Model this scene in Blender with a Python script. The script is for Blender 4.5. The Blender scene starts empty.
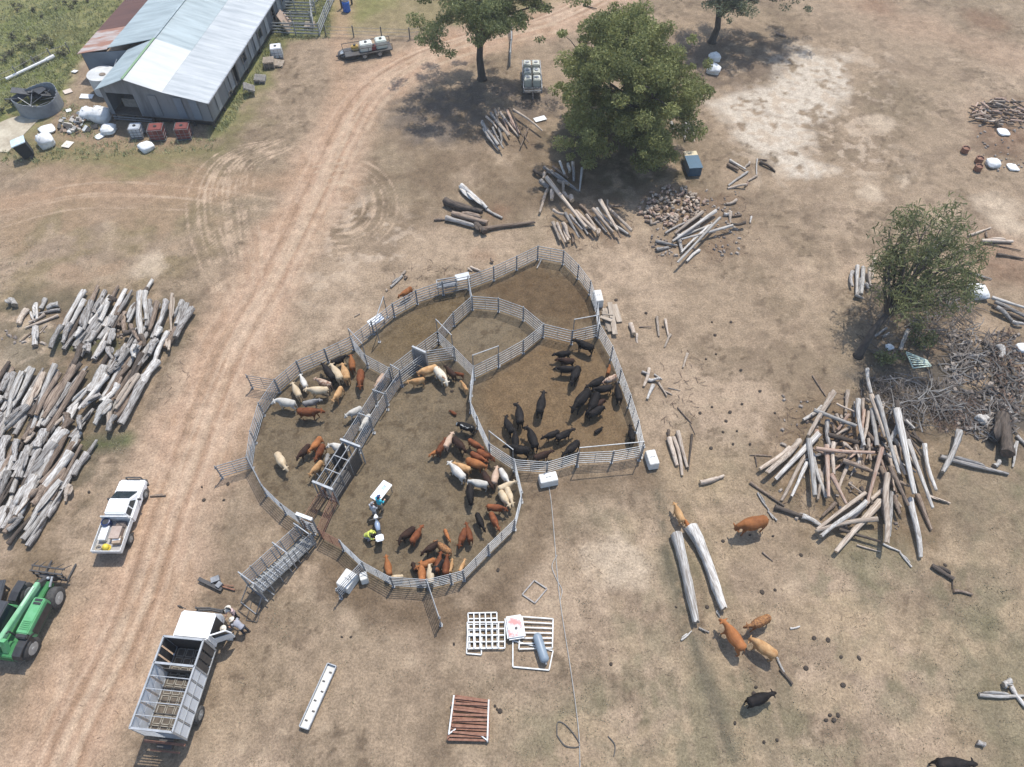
import bpy, bmesh, math, random
import numpy as np
from mathutils import Vector, Matrix
random.seed(11)
SC = bpy.context.scene
COL = SC.collection
PI = math.pi
# ---------------------------------------------------------------- camera model
TH = math.radians(36.0); F = 720.0; H = 43.0
CT, ST = math.cos(TH), math.sin(TH)
def g(px, py, z=0.0):
    """world point at height z seen at a photo pixel"""
    u = (px-512)/F; v = (py-383.5)/F
    d = CT+v*ST; f = ST-v*CT; h = H-z
    return Vector((h*u/d, h*f/d, z))
cam = bpy.data.cameras.new('camera'); co = bpy.data.objects.new('camera', cam); COL.objects.link(co)
co.location = (0, 0, H); co.rotation_euler = (TH, 0, 0)
cam.sensor_width = 36; cam.lens = 36*F/1024; cam.clip_end = 6000
SC.camera = co
# ---------------------------------------------------------------- light
sd = Vector((0.36, 0.75, 1.72)).normalized()
W = bpy.data.worlds.new('World'); SC.world = W; W.use_nodes = True
nt = W.node_tree; bg = nt.nodes['Background']
sky = nt.nodes.new('ShaderNodeTexSky'); sky.sky_type = 'NISHITA'; sky.sun_disc = False
sky.sun_elevation = math.asin(sd.z); sky.sun_rotation = math.atan2(sd.x, sd.y)
nt.links.new(sky.outputs[0], bg.inputs[0]); bg.inputs[1].default_value = 0.15
sl = bpy.data.lights.new('sun', 'SUN'); sl.energy = 3.0; sl.angle = math.radians(0.8); sl.color = (1, .96, .90)
so = bpy.data.objects.new('sun', sl); COL.objects.link(so)
so.rotation_euler = sd.to_track_quat('Z', 'Y').to_euler(); so.location = (0, 60, 90)
SC.view_settings.view_transform = 'Standard'; SC.view_settings.look = 'None'
SC.view_settings.exposure = 0.70; SC.view_settings.gamma = 1
# ---------------------------------------------------------------- materials
def lin(c):
    return tuple((x/255/12.92 if x/255 <= .04045 else ((x/255+.055)/1.055)**2.4) for x in c)
MATS = {}
def mat(name, c1, c2=None, scale=6.0, rough=.8, metal=0., bump=0., stretch=(1,1,1), detail=5, rnd=.0, coord='Object', spec=None, lo=.35, hi=.65, alpha=None):
    """c1,c2 linear rgb mixed by noise"""
    if name in MATS: return MATS[name]
    m = bpy.data.materials.new(name); m.use_nodes = True; MATS[name] = m
    n = m.node_tree.nodes; l = m.node_tree.links; b = n['Principled BSDF']
    b.inputs['Roughness'].default_value = rough; b.inputs['Metallic'].default_value = metal
    if spec is not None: b.inputs['Specular IOR Level'].default_value = spec
    if c2 is None: c2 = tuple(x*.82 for x in c1)
    tc = n.new('ShaderNodeTexCoord'); mp = n.new('ShaderNodeMapping'); mp.inputs['Scale'].default_value = stretch
    l.new(tc.outputs[coord], mp.inputs[0])
    oi = n.new('ShaderNodeObjectInfo')
    sc = n.new('ShaderNodeVectorMath'); sc.operation = 'SCALE'; sc.inputs[0].default_value = (37, 51, 23)
    l.new(oi.outputs['Random'], sc.inputs['Scale'])
    ad = n.new('ShaderNodeVectorMath'); ad.operation = 'ADD'
    l.new(mp.outputs[0], ad.inputs[0]); l.new(sc.outputs[0], ad.inputs[1])
    nz = n.new('ShaderNodeTexNoise'); nz.inputs['Scale'].default_value = scale; nz.inputs['Detail'].default_value = detail
    nz.inputs['Roughness'].default_value = .65
    l.new(ad.outputs[0], nz.inputs['Vector'])
    mr = n.new('ShaderNodeMapRange'); mr.inputs[1].default_value = lo; mr.inputs[2].default_value = hi
    l.new(nz.outputs[0], mr.inputs[0])
    mx = n.new('ShaderNodeMix'); mx.data_type = 'RGBA'
    mx.inputs[6].default_value = (*c1, 1); mx.inputs[7].default_value = (*c2, 1)
    l.new(mr.outputs[0], mx.inputs[0])
    out = mx.outputs[2]
    if rnd:
        r2 = n.new('ShaderNodeMapRange'); r2.inputs[3].default_value = 1-rnd; r2.inputs[4].default_value = 1+rnd
        l.new(oi.outputs['Random'], r2.inputs[0])
        mu = n.new('ShaderNodeVectorMath'); mu.operation = 'SCALE'
        l.new(out, mu.inputs[0]); l.new(r2.outputs[0], mu.inputs['Scale']); out = mu.outputs[0]
    l.new(out, b.inputs['Base Color'])
    if bump:
        bp = n.new('ShaderNodeBump'); bp.inputs['Strength'].default_value = bump; bp.inputs['Distance'].default_value = .03
        l.new(nz.outputs[0], bp.inputs['Height']); l.new(bp.outputs[0], b.inputs['Normal'])
    return m
def corr(name, c1, c2, scale=.5, pitch=8.0, axis='X', rough=.45, metal=.25, streak=(1,1,1), lo=.35, hi=.65):
    """corrugated sheet: noise colour + wave bump along a local axis"""
    m = mat(name, c1, c2, scale=scale, rough=rough, metal=metal, stretch=streak, lo=lo, hi=hi)
    n = m.node_tree.nodes; l = m.node_tree.links; b = n['Principled BSDF']
    tc = n.new('ShaderNodeTexCoord'); wv = n.new('ShaderNodeTexWave'); wv.bands_direction = axis
    wv.inputs['Scale'].default_value = pitch; wv.inputs['Distortion'].default_value = 0
    l.new(tc.outputs['Object'], wv.inputs['Vector'])
    bp = n.new('ShaderNodeBump'); bp.inputs['Strength'].default_value = .6; bp.inputs['Distance'].default_value = .03
    l.new(wv.outputs[1], bp.inputs['Height']); l.new(bp.outputs[0], b.inputs['Normal'])
    return m
GALV = mat('galvanised', (.38,.395,.40), (.24,.25,.26), 3, .5, .3)
GALVD = mat('galvanised_dark', (.27,.275,.28), (.16,.165,.17), 3, .5, .3)
RUST = mat('rust', (.17,.075,.045), (.27,.14,.09), 4, .85)
WHITEP = mat('white_paint', (.80,.80,.79), (.70,.70,.68), 1.5, .35)
WHITED = mat('white_worn', (.72,.72,.70), (.50,.49,.46), 4, .6)
BLACK = mat('black_plastic', (.02,.02,.022), (.035,.035,.035), 4, .55)
RUBBER = mat('rubber', (.03,.03,.03), (.075,.068,.06), 5, .9)
GLASS = mat('dark_glass', (.02,.03,.035), (.03,.04,.045), 2, .08)
RIM = mat('rim_grey', (.35,.35,.34), (.22,.22,.2), 4, .5, .3)
GREEN = mat('green_paint', (.085,.31,.12), (.13,.36,.17), 2.5, .5)
GREEND = mat('green_dark_paint', (.03,.16,.05), (.05,.2,.07), 1.5, .5)
DARKST = mat('dark_steel', (.05,.05,.052), (.09,.08,.07), 5, .6, .3)
SKIN = mat('skin', (.52,.30,.20), (.45,.25,.17), 5, .6)
# ---------------------------------------------------------------- mesh builder
class MB:
    def __init__(s): s.v = []; s.f = []; s.mi = []
    def add(s, vs, fs, mi=0):
        o = len(s.v); s.v += [tuple(x) for x in vs]; s.f += [tuple(i+o for i in f) for f in fs]; s.mi += [mi]*len(fs)
        return s
    def box(s, c, d, rz=0, ry=0, rx=0, top=(1,1), mi=0, shift=(0,0)):
        R = Matrix.Rotation(rz,3,'Z') @ Matrix.Rotation(ry,3,'Y') @ Matrix.Rotation(rx,3,'X'); c = Vector(c)
        vs = []
        for z in (-.5,.5):
            for x, y in ((-.5,-.5),(.5,-.5),(.5,.5),(-.5,.5)):
                k = top if z > 0 else (1,1); sh = shift if z > 0 else (0,0)
                vs.append(c + R @ Vector((x*d[0]*k[0]+sh[0], y*d[1]*k[1]+sh[1], z*d[2])))
        return s.add(vs, [(0,3,2,1),(4,5,6,7),(0,1,5,4),(1,2,6,5),(2,3,7,6),(3,0,4,7)], mi)
    def bar(s, a, b, w, h=None, n=4, mi=0, r2=None):
        """bar/tube from a to b"""
        a = Vector(a); b = Vector(b); h = h or w; t = (b-a)
        if t.length < 1e-6: return s
        t.normalize(); up = Vector((0,0,1))
        if abs(t.z) > .98: up = Vector((1,0,0))
        x = t.cross(up).normalized(); y = x.cross(t).normalized()
        ph = PI/4 if n == 4 else 0; k = math.sqrt(2)/2 if n == 4 else .5
        vs = []
        for p, sc in ((a,1.0),(b,r2 if r2 else 1.0)):
            for i in range(n):
                q = ph+2*PI*i/n
                vs.append(p + x*(math.cos(q)*w*k*sc) + y*(math.sin(q)*h*k*sc))
        fs = [(i,(i+1)%n,n+(i+1)%n,n+i) for i in range(n)] + [tuple(range(n-1,-1,-1)), tuple(range(n,2*n))]
        return s.add(vs, fs, mi)
    def path(s, pts, r, n=6, r1=None, mi=0):
        """tube through points with radius list or taper"""
        pts = [Vector(p) for p in pts]; m = len(pts)
        rs = r if isinstance(r, (list,tuple)) else [r+((r1 if r1 is not None else r)-r)*i/(m-1) for i in range(m)]
        vs = []; ref = Vector((0,0,1))
        t0 = (pts[1]-pts[0]).normalized()
        if abs(t0.z) > .9: ref = Vector((1,0,0))
        for i, p in enumerate(pts):
            t = (pts[min(i+1,m-1)]-pts[max(i-1,0)]).normalized()
            x = t.cross(ref)
            if x.length < 1e-4: x = t.cross(Vector((0,1,0)))
            x.normalize(); y = x.cross(t).normalized()
            for k in range(n):
                q = 2*PI*k/n; vs.append(p+x*math.cos(q)*rs[i]+y*math.sin(q)*rs[i])
        fs = [(i*n+k, i*n+(k+1)%n, (i+1)*n+(k+1)%n, (i+1)*n+k) for i in range(m-1) for k in range(n)]
        fs += [tuple(range(n-1,-1,-1)), tuple(range((m-1)*n, m*n))]
        return s.add(vs, fs, mi)
    def rings(s, rg, n=12, mi=0):
        """loft: list of (centre, ax, ay) where ax, ay are vectors"""
        vs = []
        for c, ax, ay in rg:
            c = Vector(c); ax = Vector(ax); ay = Vector(ay)
            for k in range(n):
                q = 2*PI*k/n; vs.append(c+ax*math.cos(q)+ay*math.sin(q))
        m = len(rg)
        fs = [(i*n+k, i*n+(k+1)%n, (i+1)*n+(k+1)%n, (i+1)*n+k) for i in range(m-1) for k in range(n)]
        fs += [tuple(range(n-1,-1,-1)), tuple(range((m-1)*n, m*n))]
        return s.add(vs, fs, mi)
    def ball(s, c, r, n=10, m=7, sc=(1,1,1), mi=0):
        c = Vector(c); rg = []
        for i in range(m+1):
            a = -PI/2+PI*i/m; rr = max(math.cos(a),.02)*r
            rg.append((c+Vector((0,0,math.sin(a)*r*sc[2])), (rr*sc[0],0,0), (0,rr*sc[1],0)))
        return s.rings(rg, n, mi)
    def quad(s, a, b, c, d, mi=0): return s.add([a,b,c,d], [(0,1,2,3)], mi)
    def prism(s, prof, y0, y1, mi=0, top=None):
        """profile in xz extruded along y; top = optional inset profile for y ends"""
        n = len(prof); vs = [(x,y0,z) for x,z in prof]+[(x,y1,z) for x,z in prof]
        fs = [(i,(i+1)%n,n+(i+1)%n,n+i) for i in range(n)]+[tuple(range(n-1,-1,-1)),tuple(range(n,2*n))]
        return s.add(vs, fs, mi)
    def mesh(s, name, mats, smooth=False, bevel=0):
        me = bpy.data.meshes.new(name); me.from_pydata(s.v, [], s.f)
        for m in (mats if isinstance(mats, (list,tuple)) else [mats]): me.materials.append(m)
        for p, k in zip(me.polygons, s.mi): p.material_index = k
        bm = bmesh.new(); bm.from_mesh(me); bmesh.ops.recalc_face_normals(bm, faces=bm.faces)
        if bevel:
            bmesh.ops.bevel(bm, geom=list(bm.edges), offset=bevel, segments=2, affect='EDGES', clamp_overlap=True)
        bm.to_mesh(me); bm.free()
        if smooth: me.shade_smooth()
        me.update(); return me
    def build(s, name, mats, parent=None, smooth=False, bevel=0):
        o = bpy.data.objects.new(name, s.mesh(name, mats, smooth, bevel)); COL.objects.link(o)
        if parent is not None: o.parent = parent
        return o
def tag(o, label=None, cat=None, group=None, kind=None):
    if label: o['label'] = label
    if cat: o['category'] = cat
    if group: o['group'] = group
    if kind: o['kind'] = kind
    return o
def empty(name, loc, rz, label, cat, group=None):
    o = bpy.data.objects.new(name, None); COL.objects.link(o); o.empty_display_size = .3
    o.location = loc; o.rotation_euler = (0,0,rz); return tag(o, label, cat, group)
def copy_tree(o, parent=None):
    c = o.copy(); COL.objects.link(c)
    if parent is not None: c.parent = parent
    for ch in list(o.children): copy_tree(ch, c)
    return c
def remesh(mb, name, m, vox):
    """fuse overlapping closed shapes into one continuous surface"""
    me = mb.mesh(name, m); o = bpy.data.objects.new(name, me); COL.objects.link(o)
    md = o.modifiers.new('r', 'REMESH'); md.mode = 'VOXEL'; md.voxel_size = vox; md.use_smooth_shade = True
    sm = o.modifiers.new('s', 'SMOOTH'); sm.iterations = 3; sm.factor = .5
    dg = bpy.context.evaluated_depsgraph_get(); r = bpy.data.meshes.new_from_object(o.evaluated_get(dg))
    bpy.data.objects.remove(o); r.name = name
    if not r.materials: r.materials.append(m)
    return r
def rotz(a): return Matrix.Rotation(a, 3, 'Z')
# ================================================================ GROUND
rng = np.random.default_rng(5)
def vnoise(X, Y, s, seed=0):
    r = np.random.default_rng(seed); T = r.random((257,257)); x = X/s+50.3; y = Y/s+31.7
    xi = np.floor(x).astype(int); yi = np.floor(y).astype(int); fx = x-xi; fy = y-yi
    fx = fx*fx*(3-2*fx); fy = fy*fy*(3-2*fy); a = xi%256; b = yi%256
    return (T[a,b]*(1-fx)+T[a+1,b]*fx)*(1-fy)+(T[a,b+1]*(1-fx)+T[a+1,b+1]*fx)*fy
def fbm(X, Y, s, o=4, seed=0, p=.55):
    t = 0; w = 0; a = 1
    for i in range(o): t = t+a*vnoise(X,Y,s/2**i,seed+i*7); w += a; a *= p
    return t/w
def axis(lo, hi, st):
    a = list(np.arange(lo, hi+1e-6, st)); d = st; x = hi; r = []
    while x < 2500: d *= 1.35; x += d; r.append(x)
    d = st; x = lo; q = []
    while x > -2500: d *= 1.35; x -= d; q.append(x)
    return np.array(q[::-1]+a+r)
ax = axis(-66, 66, .16); ay = axis(3, 98, .16)
GX, GY = np.meshgrid(ax, ay); X = GX.ravel(); Y = GY.ravel(); NV = X.size
def sm(e0, e1, x):
    t = np.clip((x-e0)/(e1-e0), 0, 1); return t*t*(3-2*t)
def W2(pts): return [tuple(g(*p)[:2]) for p in pts]
def sdist(P, closed=False):
    d = np.full(NV, 1e9); P = list(P)
    for (x0,y0),(x1,y1) in zip(P, P[1:]+([P[0]] if closed else [])):
        dx, dy = x1-x0, y1-y0; L = dx*dx+dy*dy+1e-9
        t = np.clip(((X-x0)*dx+(Y-y0)*dy)/L, 0, 1)
        d = np.minimum(d, (X-x0-t*dx)**2+(Y-y0-t*dy)**2)
    return np.sqrt(d)
def spl(pts, n=8):
    out = []; P = [pts[0]]+list(pts)+[pts[-1]]
    for i in range(1, len(P)-2):
        for k in range(n):
            t = k/n; a,b,c,d = (np.array(P[i+j],float) for j in (-1,0,1,2))
            out.append(tuple(.5*((2*b)+(-a+c)*t+(2*a-5*b+4*c-d)*t*t+(-a+3*b-3*c+d)*t**3)))
    out.append(tuple(pts[-1])); return out
def inside(P):
    c = np.zeros(NV, bool)
    for (x0,y0),(x1,y1) in zip(P, P[1:]+[P[0]]):
        k = ((y0 > Y) != (y1 > Y)); xx = (x1-x0)*(Y-y0)/((y1-y0) if y1 != y0 else 1e-9)+x0
        c ^= k & (X < xx)
    return c
wob = fbm(X,Y,5,4,77)-.5; wob2 = fbm(X,Y,1.2,3,99)-.5
def poly(px, soft=1.5, w=0.):
    P = W2(px); s = sdist(P, True); s = np.where(inside(P), s, -s)
    return sm(-soft, soft, s+w*wob*2+w*.6*wob2)
def line(px, wd, soft=.6, w=0.):
    return 1-sm(wd-soft, wd+soft, sdist(W2(spl(px)))+w*wob*2+w*.5*wob2)
def C(r,gn,b): return np.array(lin((r,gn,b)))
ALB = .62       # photo colour of a sunlit surface -> albedo
C0 = np.tile(C(170,150,128)*ALB, (NV,1))
def mixc(col, m, k=1.):
    global C0
    m = np.clip(m*k,0,1)[:,None]; C0 = C0*(1-m)+np.array(col)[None,:]*ALB*m
n1 = fbm(X,Y,9,5,1); n2 = fbm(X,Y,3.2,5,2); n3 = fbm(X,Y,1.1,4,3); n4 = fbm(X,Y,.5,3,4); n5 = fbm(X,Y,16,4,8)
mixc(C(190,168,146), sm(.48,.68,n1), .7)
mixc(C(140,126,104), sm(.50,.72,n5), .5)
mixc(C(134,118,98), sm(.50,.66,n2), .5)
mixc(C(192,172,148), sm(.56,.70,n3)*sm(.4,.6,n1), .45)
mixc(C(118,102,86), sm(.60,.72,n4)*sm(.40,.6,n2), .8)
mixc(C(140,122,104), sm(.52,.66,fbm(X,Y,1.9,5,91)), .5)
# grey-green paddock lower right and lower middle
gr = np.clip(poly([(610,500),(720,480),(1100,430),(1100,900),(560,900)], 6, 9),0,1)*sm(.3,.55,fbm(X,Y,6,4,41)+.1)
mixc(C(143,134,110), gr*sm(.38,.62,fbm(X,Y,4,4,21)), .75)
mixc(C(122,116,92), gr*sm(.5,.66,n3), .5)
mixc(C(182,161,135), gr*sm(.52,.66,fbm(X,Y,2.2,4,22)), .75)
mixc(C(190,168,140), line([(700,480),(790,560),(860,620),(1000,700)], 2.6, 2.5, 2.5)*sm(.35,.6,n2), .6)
# left zone tan / greenish
lf = poly([(0,130),(190,120),(230,170),(180,280),(60,300),(0,330)], 3, 4)
mixc(C(148,132,102), lf*sm(.35,.6,n2), .7)
mixc(C(171,146,122), lf*sm(.5,.62,fbm(X,Y,5,3,31)), .7)
mixc(C(128,126,84), poly([(0,150),(0,118),(110,150),(215,140),(260,70),(262,120),(225,160),(120,175)], 1.5, 2.5), .7)
lb = poly([(0,540),(90,500),(110,560),(60,680),(0,767)], 3, 3)
mixc(C(132,114,92), lb*sm(.35,.6,n2), .8)
mixc(C(130,112,92), poly([(320,180),(390,90),(540,110),(640,150),(560,235),(440,235),(340,290)], 3, 3)*sm(.36,.55,n2), .6)
mixc(C(203,184,164), poly([(300,200),(350,170),(420,240),(380,280),(290,290)],2,3)*sm(.5,.62,n3), .7)
mixc(C(203,180,156), poly([(440,225),(640,235),(700,300),(640,330),(580,250),(430,262),(350,320),(300,330),(330,260)],2,2)*sm(.3,.6,n2), .6)
# green pasture upper left
gg = poly([(-120,-40),(150,-40),(118,10),(78,66),(60,100),(35,130),(-160,120)], 1.2, 1.5)
gg = np.maximum(gg, poly([(268,-40),(420,-40),(395,5),(330,36),(285,40),(262,70),(240,105),(228,130),(210,140),(225,80)], 1.2, 1.2))
mixc(C(140,141,96), gg)
mixc(C(118,126,74), gg*sm(.45,.65,n1))
mixc(C(158,152,106), gg*sm(.5,.68,n3), .8)
mixc(C(98,100,62), gg*sm(.56,.68,n2), .7)
mixc(C(150,140,98), poly([(340,0),(420,-30),(600,-30),(560,5),(440,30),(330,35)],2,3), .6)
mixc(C(72,96,48), line([(60,340),(110,345)],.7,.4,.6)+line([(80,445),(125,440)],.6,.5,.6), .7)
# concrete slab near tank
# dirt roads
RD = [(700,-60),(610,-8),(545,22),(470,40),(410,62),(365,95),(338,140),(308,205),(268,285),(232,345),(208,400),(188,455),(165,520),(142,590),(112,660),(72,740),(50,800)]
rd = line(RD, 3.1, 1.7, 1.6)
mixc(C(196,166,142), rd, .97)
mixc(C(207,180,156), rd*sm(.5,.65,n2), .7)
mixc(C(176,146,120), rd*sm(.5,.65,fbm(X+Y*.25,Y*.35,1.3,4,55)), .6)
mixc(C(190,160,134), line([(345,-20),(342,40),(338,90),(330,140)],1.1,1.0,1.), .7)
mixc(C(180,150,124), line([(0,205),(90,190),(190,192),(290,180)],1.5,1.4,1.6), .6)
mixc(C(188,160,136), line([(1040,60),(900,20),(820,-20)],3,2.5,2.5), .5)
def ruts(px, off, wd, col, k, w=.25, br=1):
    P = [Vector(q) for q in W2(spl(px,10))]; 
    for s in (-1,1):
        Q = []
        for i,p in enumerate(P):
            t = (P[min(i+1,len(P)-1)]-P[max(i-1,0)]).normalized(); Q.append((p.x-t.y*off*s, p.y+t.x*off*s))
        mixc(col, (1-sm(wd*.2, wd*1.5, sdist(Q)+w*wob2))*(sm(.15,.55,n3)*sm(.2,.55,n2+.05) if br else sm(.15,.45,n3+.1)), k)
PALE = C(202,178,154); RED = C(172,136,110)
ruts(RD, .85, .2, C(150,120,97), .5, .3, 0); ruts([(x-9,y+2) for x,y in RD], .9, .2, C(214,188,164), .7, .3, 0); ruts([(x+8,y-1) for x,y in RD], .8, .2, C(212,186,162), .6, .3, 0); ruts([(x-3,y) for x,y in RD], 1.3, .15, RED, .4, .5, 0); ruts([(x+3,y) for x,y in RD], .4, .12, PALE, .5, .4, 0)
ruts([(x+20,y+6) for x,y in RD[6:]], .8, .2, PALE, .5); ruts([(x-22,y) for x,y in RD[8:]], .8, .2, PALE, .4)
ruts([(x+13,y+5) for x,y in RD[2:9]], .8, .3, PALE, .9)
for k in range(7):
    d = k*8+random.uniform(-3,3); e_ = random.uniform(-5,5)
    ruts([(268+d*.4+e_,146-e_),(224+d*.7,156+d*.1),(199+d,185),(197+d*1.1+e_*.5,222),(210+d*.9,262-d*.3),(222+d*.6+e_,288+e_)], .8, .09, PALE, .8, .3)
for a0, r0 in ((0,22),(0,30),(4,38),(-5,46),(2,53)):
    ruts([(338+a0+r0*math.cos(t)*1.0, 205+r0*math.sin(t)*.85) for t in np.linspace(-2.0,1.6,12)], .4, .10, PALE, .8, .4)
ruts([(0,205),(95,188),(200,194),(270,205)], .8,.14, PALE,.7); ruts([(0,222),(80,203),(190,204)], .8,.14, PALE,.6)
ruts([(0,118),(60,140),(130,160),(200,175)], .8,.14, RED,.35)
for d in (0,30,75,120): ruts([(560+d,480+d*.2),(585+d*1.2,600),(600+d*1.5,780)], .8, .22, PALE, .3)
# pale clay pan upper right
pl = poly([(690,95),(735,88),(775,60),(805,48),(838,62),(842,88),(822,125),(805,150),(822,170),(795,172),(770,150),(745,125),(700,112)], 1.3, 3.2)
mixc(C(216,203,187), pl*sm(.25,.45,n3), 1.)
mixc(C(203,184,163), poly([(700,60),(880,50),(900,180),(760,190)],3,3)*sm(.57,.66,n3), .7)
for px,py,r in ((880,122,1.6),(868,192,1.2),(1000,205,2.2),(1010,225,1.5),(30,330,1.4),(20,350,1.8),(620,560,1.8),(905,180,1),(150,265,1.5)):
    c = g(px,py); mixc(C(209,190,168), (1-sm(r*.4,r*1.2,np.hypot(X-c.x,Y-c.y)+1.6*wob2+wob*2)), .8)
# reddish disturbed soil
for px,py,r in ((1005,135,3),(1000,258,3.5),(945,358,1.3),(965,382,1.),(880,5,3),(500,210,1.4),(850,440,2.4),(985,22,3),(480,255,1.6)):
    c = g(px,py); mixc(C(146,116,95), (1-sm(r*.3,r*1.3,np.hypot(X-c.x,Y-c.y)+2*wob+1.5*wob2)), .6)
# darker ground patches below the trees, litter round the burnt heaps
def dark_patch(px, col, k, soft=1.6, w=2.5): mixc(col, poly(px, soft, w)*sm(.3,.55,n3), k)
dark_patch([(400,95),(440,78),(540,80),(545,110),(480,130),(420,140),(395,120)], C(120,109,100), .85)
dark_patch([(560,130),(690,110),(690,180),(600,200),(555,170)], C(88,84,62), .7)
dark_patch([(670,50),(740,30),(790,50),(785,85),(730,95),(680,88)], C(118,102,88), .8)
dark_patch([(840,370),(900,360),(960,345),(1024,340),(1040,440),(1000,450),(950,432),(880,425),(850,395)], C(100,93,85), .95,1.2,1.5)
dark_patch([(770,400),(930,400),(925,545),(800,520),(760,470)], C(128,108,86), .6)
dark_patch([(860,290),(960,280),(975,350),(880,365)], C(112,98,80), .7)
dark_patch([(975,95),(1040,95),(1040,175),(975,165)], C(122,98,80), .6)
dark_patch([(0,290),(190,290),(190,330),(120,400),(120,450),(60,530),(0,540)], C(110,102,84), .7,1.2,1.2)
dark_patch([(640,185),(740,200),(745,260),(660,260)], C(134,112,92), .6)
dark_patch([(480,110),(540,120),(520,150),(485,150)], C(120,104,88), .6)
dark_patch([(540,165),(580,165),(632,215),(625,240),(560,240)], C(122,102,84), .6)
# worn strip beside the two long logs
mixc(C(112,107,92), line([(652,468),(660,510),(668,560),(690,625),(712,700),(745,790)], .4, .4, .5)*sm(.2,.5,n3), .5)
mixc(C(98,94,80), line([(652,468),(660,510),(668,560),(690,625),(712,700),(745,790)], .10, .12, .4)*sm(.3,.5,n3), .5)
# yards: trampled dung brown
PEN = [(252,432),(262,405),(280,385),(305,368),(335,355),(360,345),(380,330),(400,310),(445,292),(490,278),(540,257),(566,262),(584,282),(600,305),(605,335),(622,372),(634,405),(643,450),(580,462),(545,472),(520,470),(524,500),(516,530),(490,555),(464,583),(428,592),(388,590),(355,570),(330,545),(300,530),(262,495),(250,460)]
pm = poly(PEN, .5, .3)
mixc(C(131,117,97), pm)
mixc(C(110,96,77), pm*sm(.42,.62,n2), .5)
mixc(C(134,117,93), pm*sm(.55,.7,n3), .35)
mixc(C(92,78,62), pm*sm(.63,.70,n4), .6)
mixc(C(130,106,78), pm*poly([(480,380),(560,325),(600,330),(640,450),(520,462),(478,410)],1,1), .7)
mixc(C(104,82,58), pm*poly([(480,290),(540,262),(590,290),(600,320),(545,322)],1,1), .7)
mixc(C(112,92,62), pm*poly([(370,350),(440,295),(470,300),(440,335),(400,365)],1,1), .5)
ot = poly([(335,560),(400,600),(470,600),(530,540),(528,475),(650,465),(655,485),(560,500),(548,560),(520,605),(440,640),(390,625),(340,590)], 1.2, 1.6)
mixc(C(124,106,87), ot*(1-pm), .85)
mixc(C(130,112,92), poly([(225,440),(250,420),(250,470),(310,540),(290,545),(240,490)],1,1.2)*(1-pm), .5)
C0 = C0*np.array([.975,.95,.89])[None,:]
Zg = (fbm(X,Y,6,3,60)-.5)*.05+(n3-.5)*.05+(n4-.5)*.03
Zg = np.where((np.abs(X) < 66) & (Y < 98) & (Y > 3), Zg, 0)-.02
nx, ny = len(ax), len(ay)
me = bpy.data.meshes.new('ground')
me.vertices.add(NV); me.vertices.foreach_set('co', np.stack([X,Y,Zg],1).astype(np.float32).ravel())
idx = np.arange(NV).reshape(ny,nx)
q = np.stack([idx[:-1,:-1],idx[:-1,1:],idx[1:,1:],idx[1:,:-1]],-1).reshape(-1,4).astype(np.int32)
me.loops.add(q.size); me.loops.foreach_set('vertex_index', q.ravel())
me.polygons.add(len(q)); me.polygons.foreach_set('loop_start', np.arange(0,q.size,4,dtype=np.int32))
me.update(calc_edges=True); me.shade_smooth()
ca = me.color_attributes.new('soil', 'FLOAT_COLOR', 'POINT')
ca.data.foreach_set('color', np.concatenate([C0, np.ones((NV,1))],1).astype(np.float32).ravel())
gm = bpy.data.materials.new('soil'); gm.use_nodes = True; n = gm.node_tree.nodes; l = gm.node_tree.links; b = n['Principled BSDF']
b.inputs['Roughness'].default_value = .95; b.inputs['Specular IOR Level'].default_value = .15
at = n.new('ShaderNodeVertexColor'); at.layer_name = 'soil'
tc = n.new('ShaderNodeTexCoord')
def gn(scale, det=6, rough=.6):
    z = n.new('ShaderNodeTexNoise'); z.inputs['Scale'].default_value = scale; z.inputs['Detail'].default_value = det
    z.inputs['Roughness'].default_value = rough; l.new(tc.outputs['Object'], z.inputs['Vector']); return z
def rg(src, a, b_, c, d):
    r = n.new('ShaderNodeMapRange'); r.inputs[1].default_value = a; r.inputs[2].default_value = b_; r.inputs[3].default_value = c; r.inputs[4].default_value = d
    l.new(src, r.inputs[0]); return r.outputs[0]
A = gn(1.1, 8, .7); B = gn(7.0, 6, .75); D = gn(26, 3, .7)
f1 = rg(A.outputs[0], .3,.7,.74,1.28); f2 = rg(B.outputs[0], .32,.68,.64,1.34); f3 = rg(D.outputs[0], .3,.7,.75,1.25)
m1 = n.new('ShaderNodeMath'); m1.operation = 'MULTIPLY'; l.new(f1,m1.inputs[0]); l.new(f2,m1.inputs[1])
m2 = n.new('ShaderNodeMath'); m2.operation = 'MULTIPLY'; l.new(m1.outputs[0],m2.inputs[0]); l.new(f3,m2.inputs[1])
# dark crumbs
vo = gn(3.7, 3, .8); cr = rg(vo.outputs[0], .66,.72,1,.62)
m3 = n.new('ShaderNodeMath'); m3.operation = 'MULTIPLY'; l.new(m2.outputs[0],m3.inputs[0]); l.new(cr,m3.inputs[1])
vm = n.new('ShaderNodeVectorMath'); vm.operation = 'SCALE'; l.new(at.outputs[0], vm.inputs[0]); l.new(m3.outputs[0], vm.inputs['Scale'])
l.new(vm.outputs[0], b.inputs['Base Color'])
bp = n.new('ShaderNodeBump'); bp.inputs['Strength'].default_value = .55; bp.inputs['Distance'].default_value = .06
l.new(B.outputs[0], bp.inputs['Height']); l.new(bp.outputs[0], b.inputs['Normal'])
me.materials.append(gm)
go = bpy.data.objects.new('ground', me); COL.objects.link(go); go['kind'] = 'structure'
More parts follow.
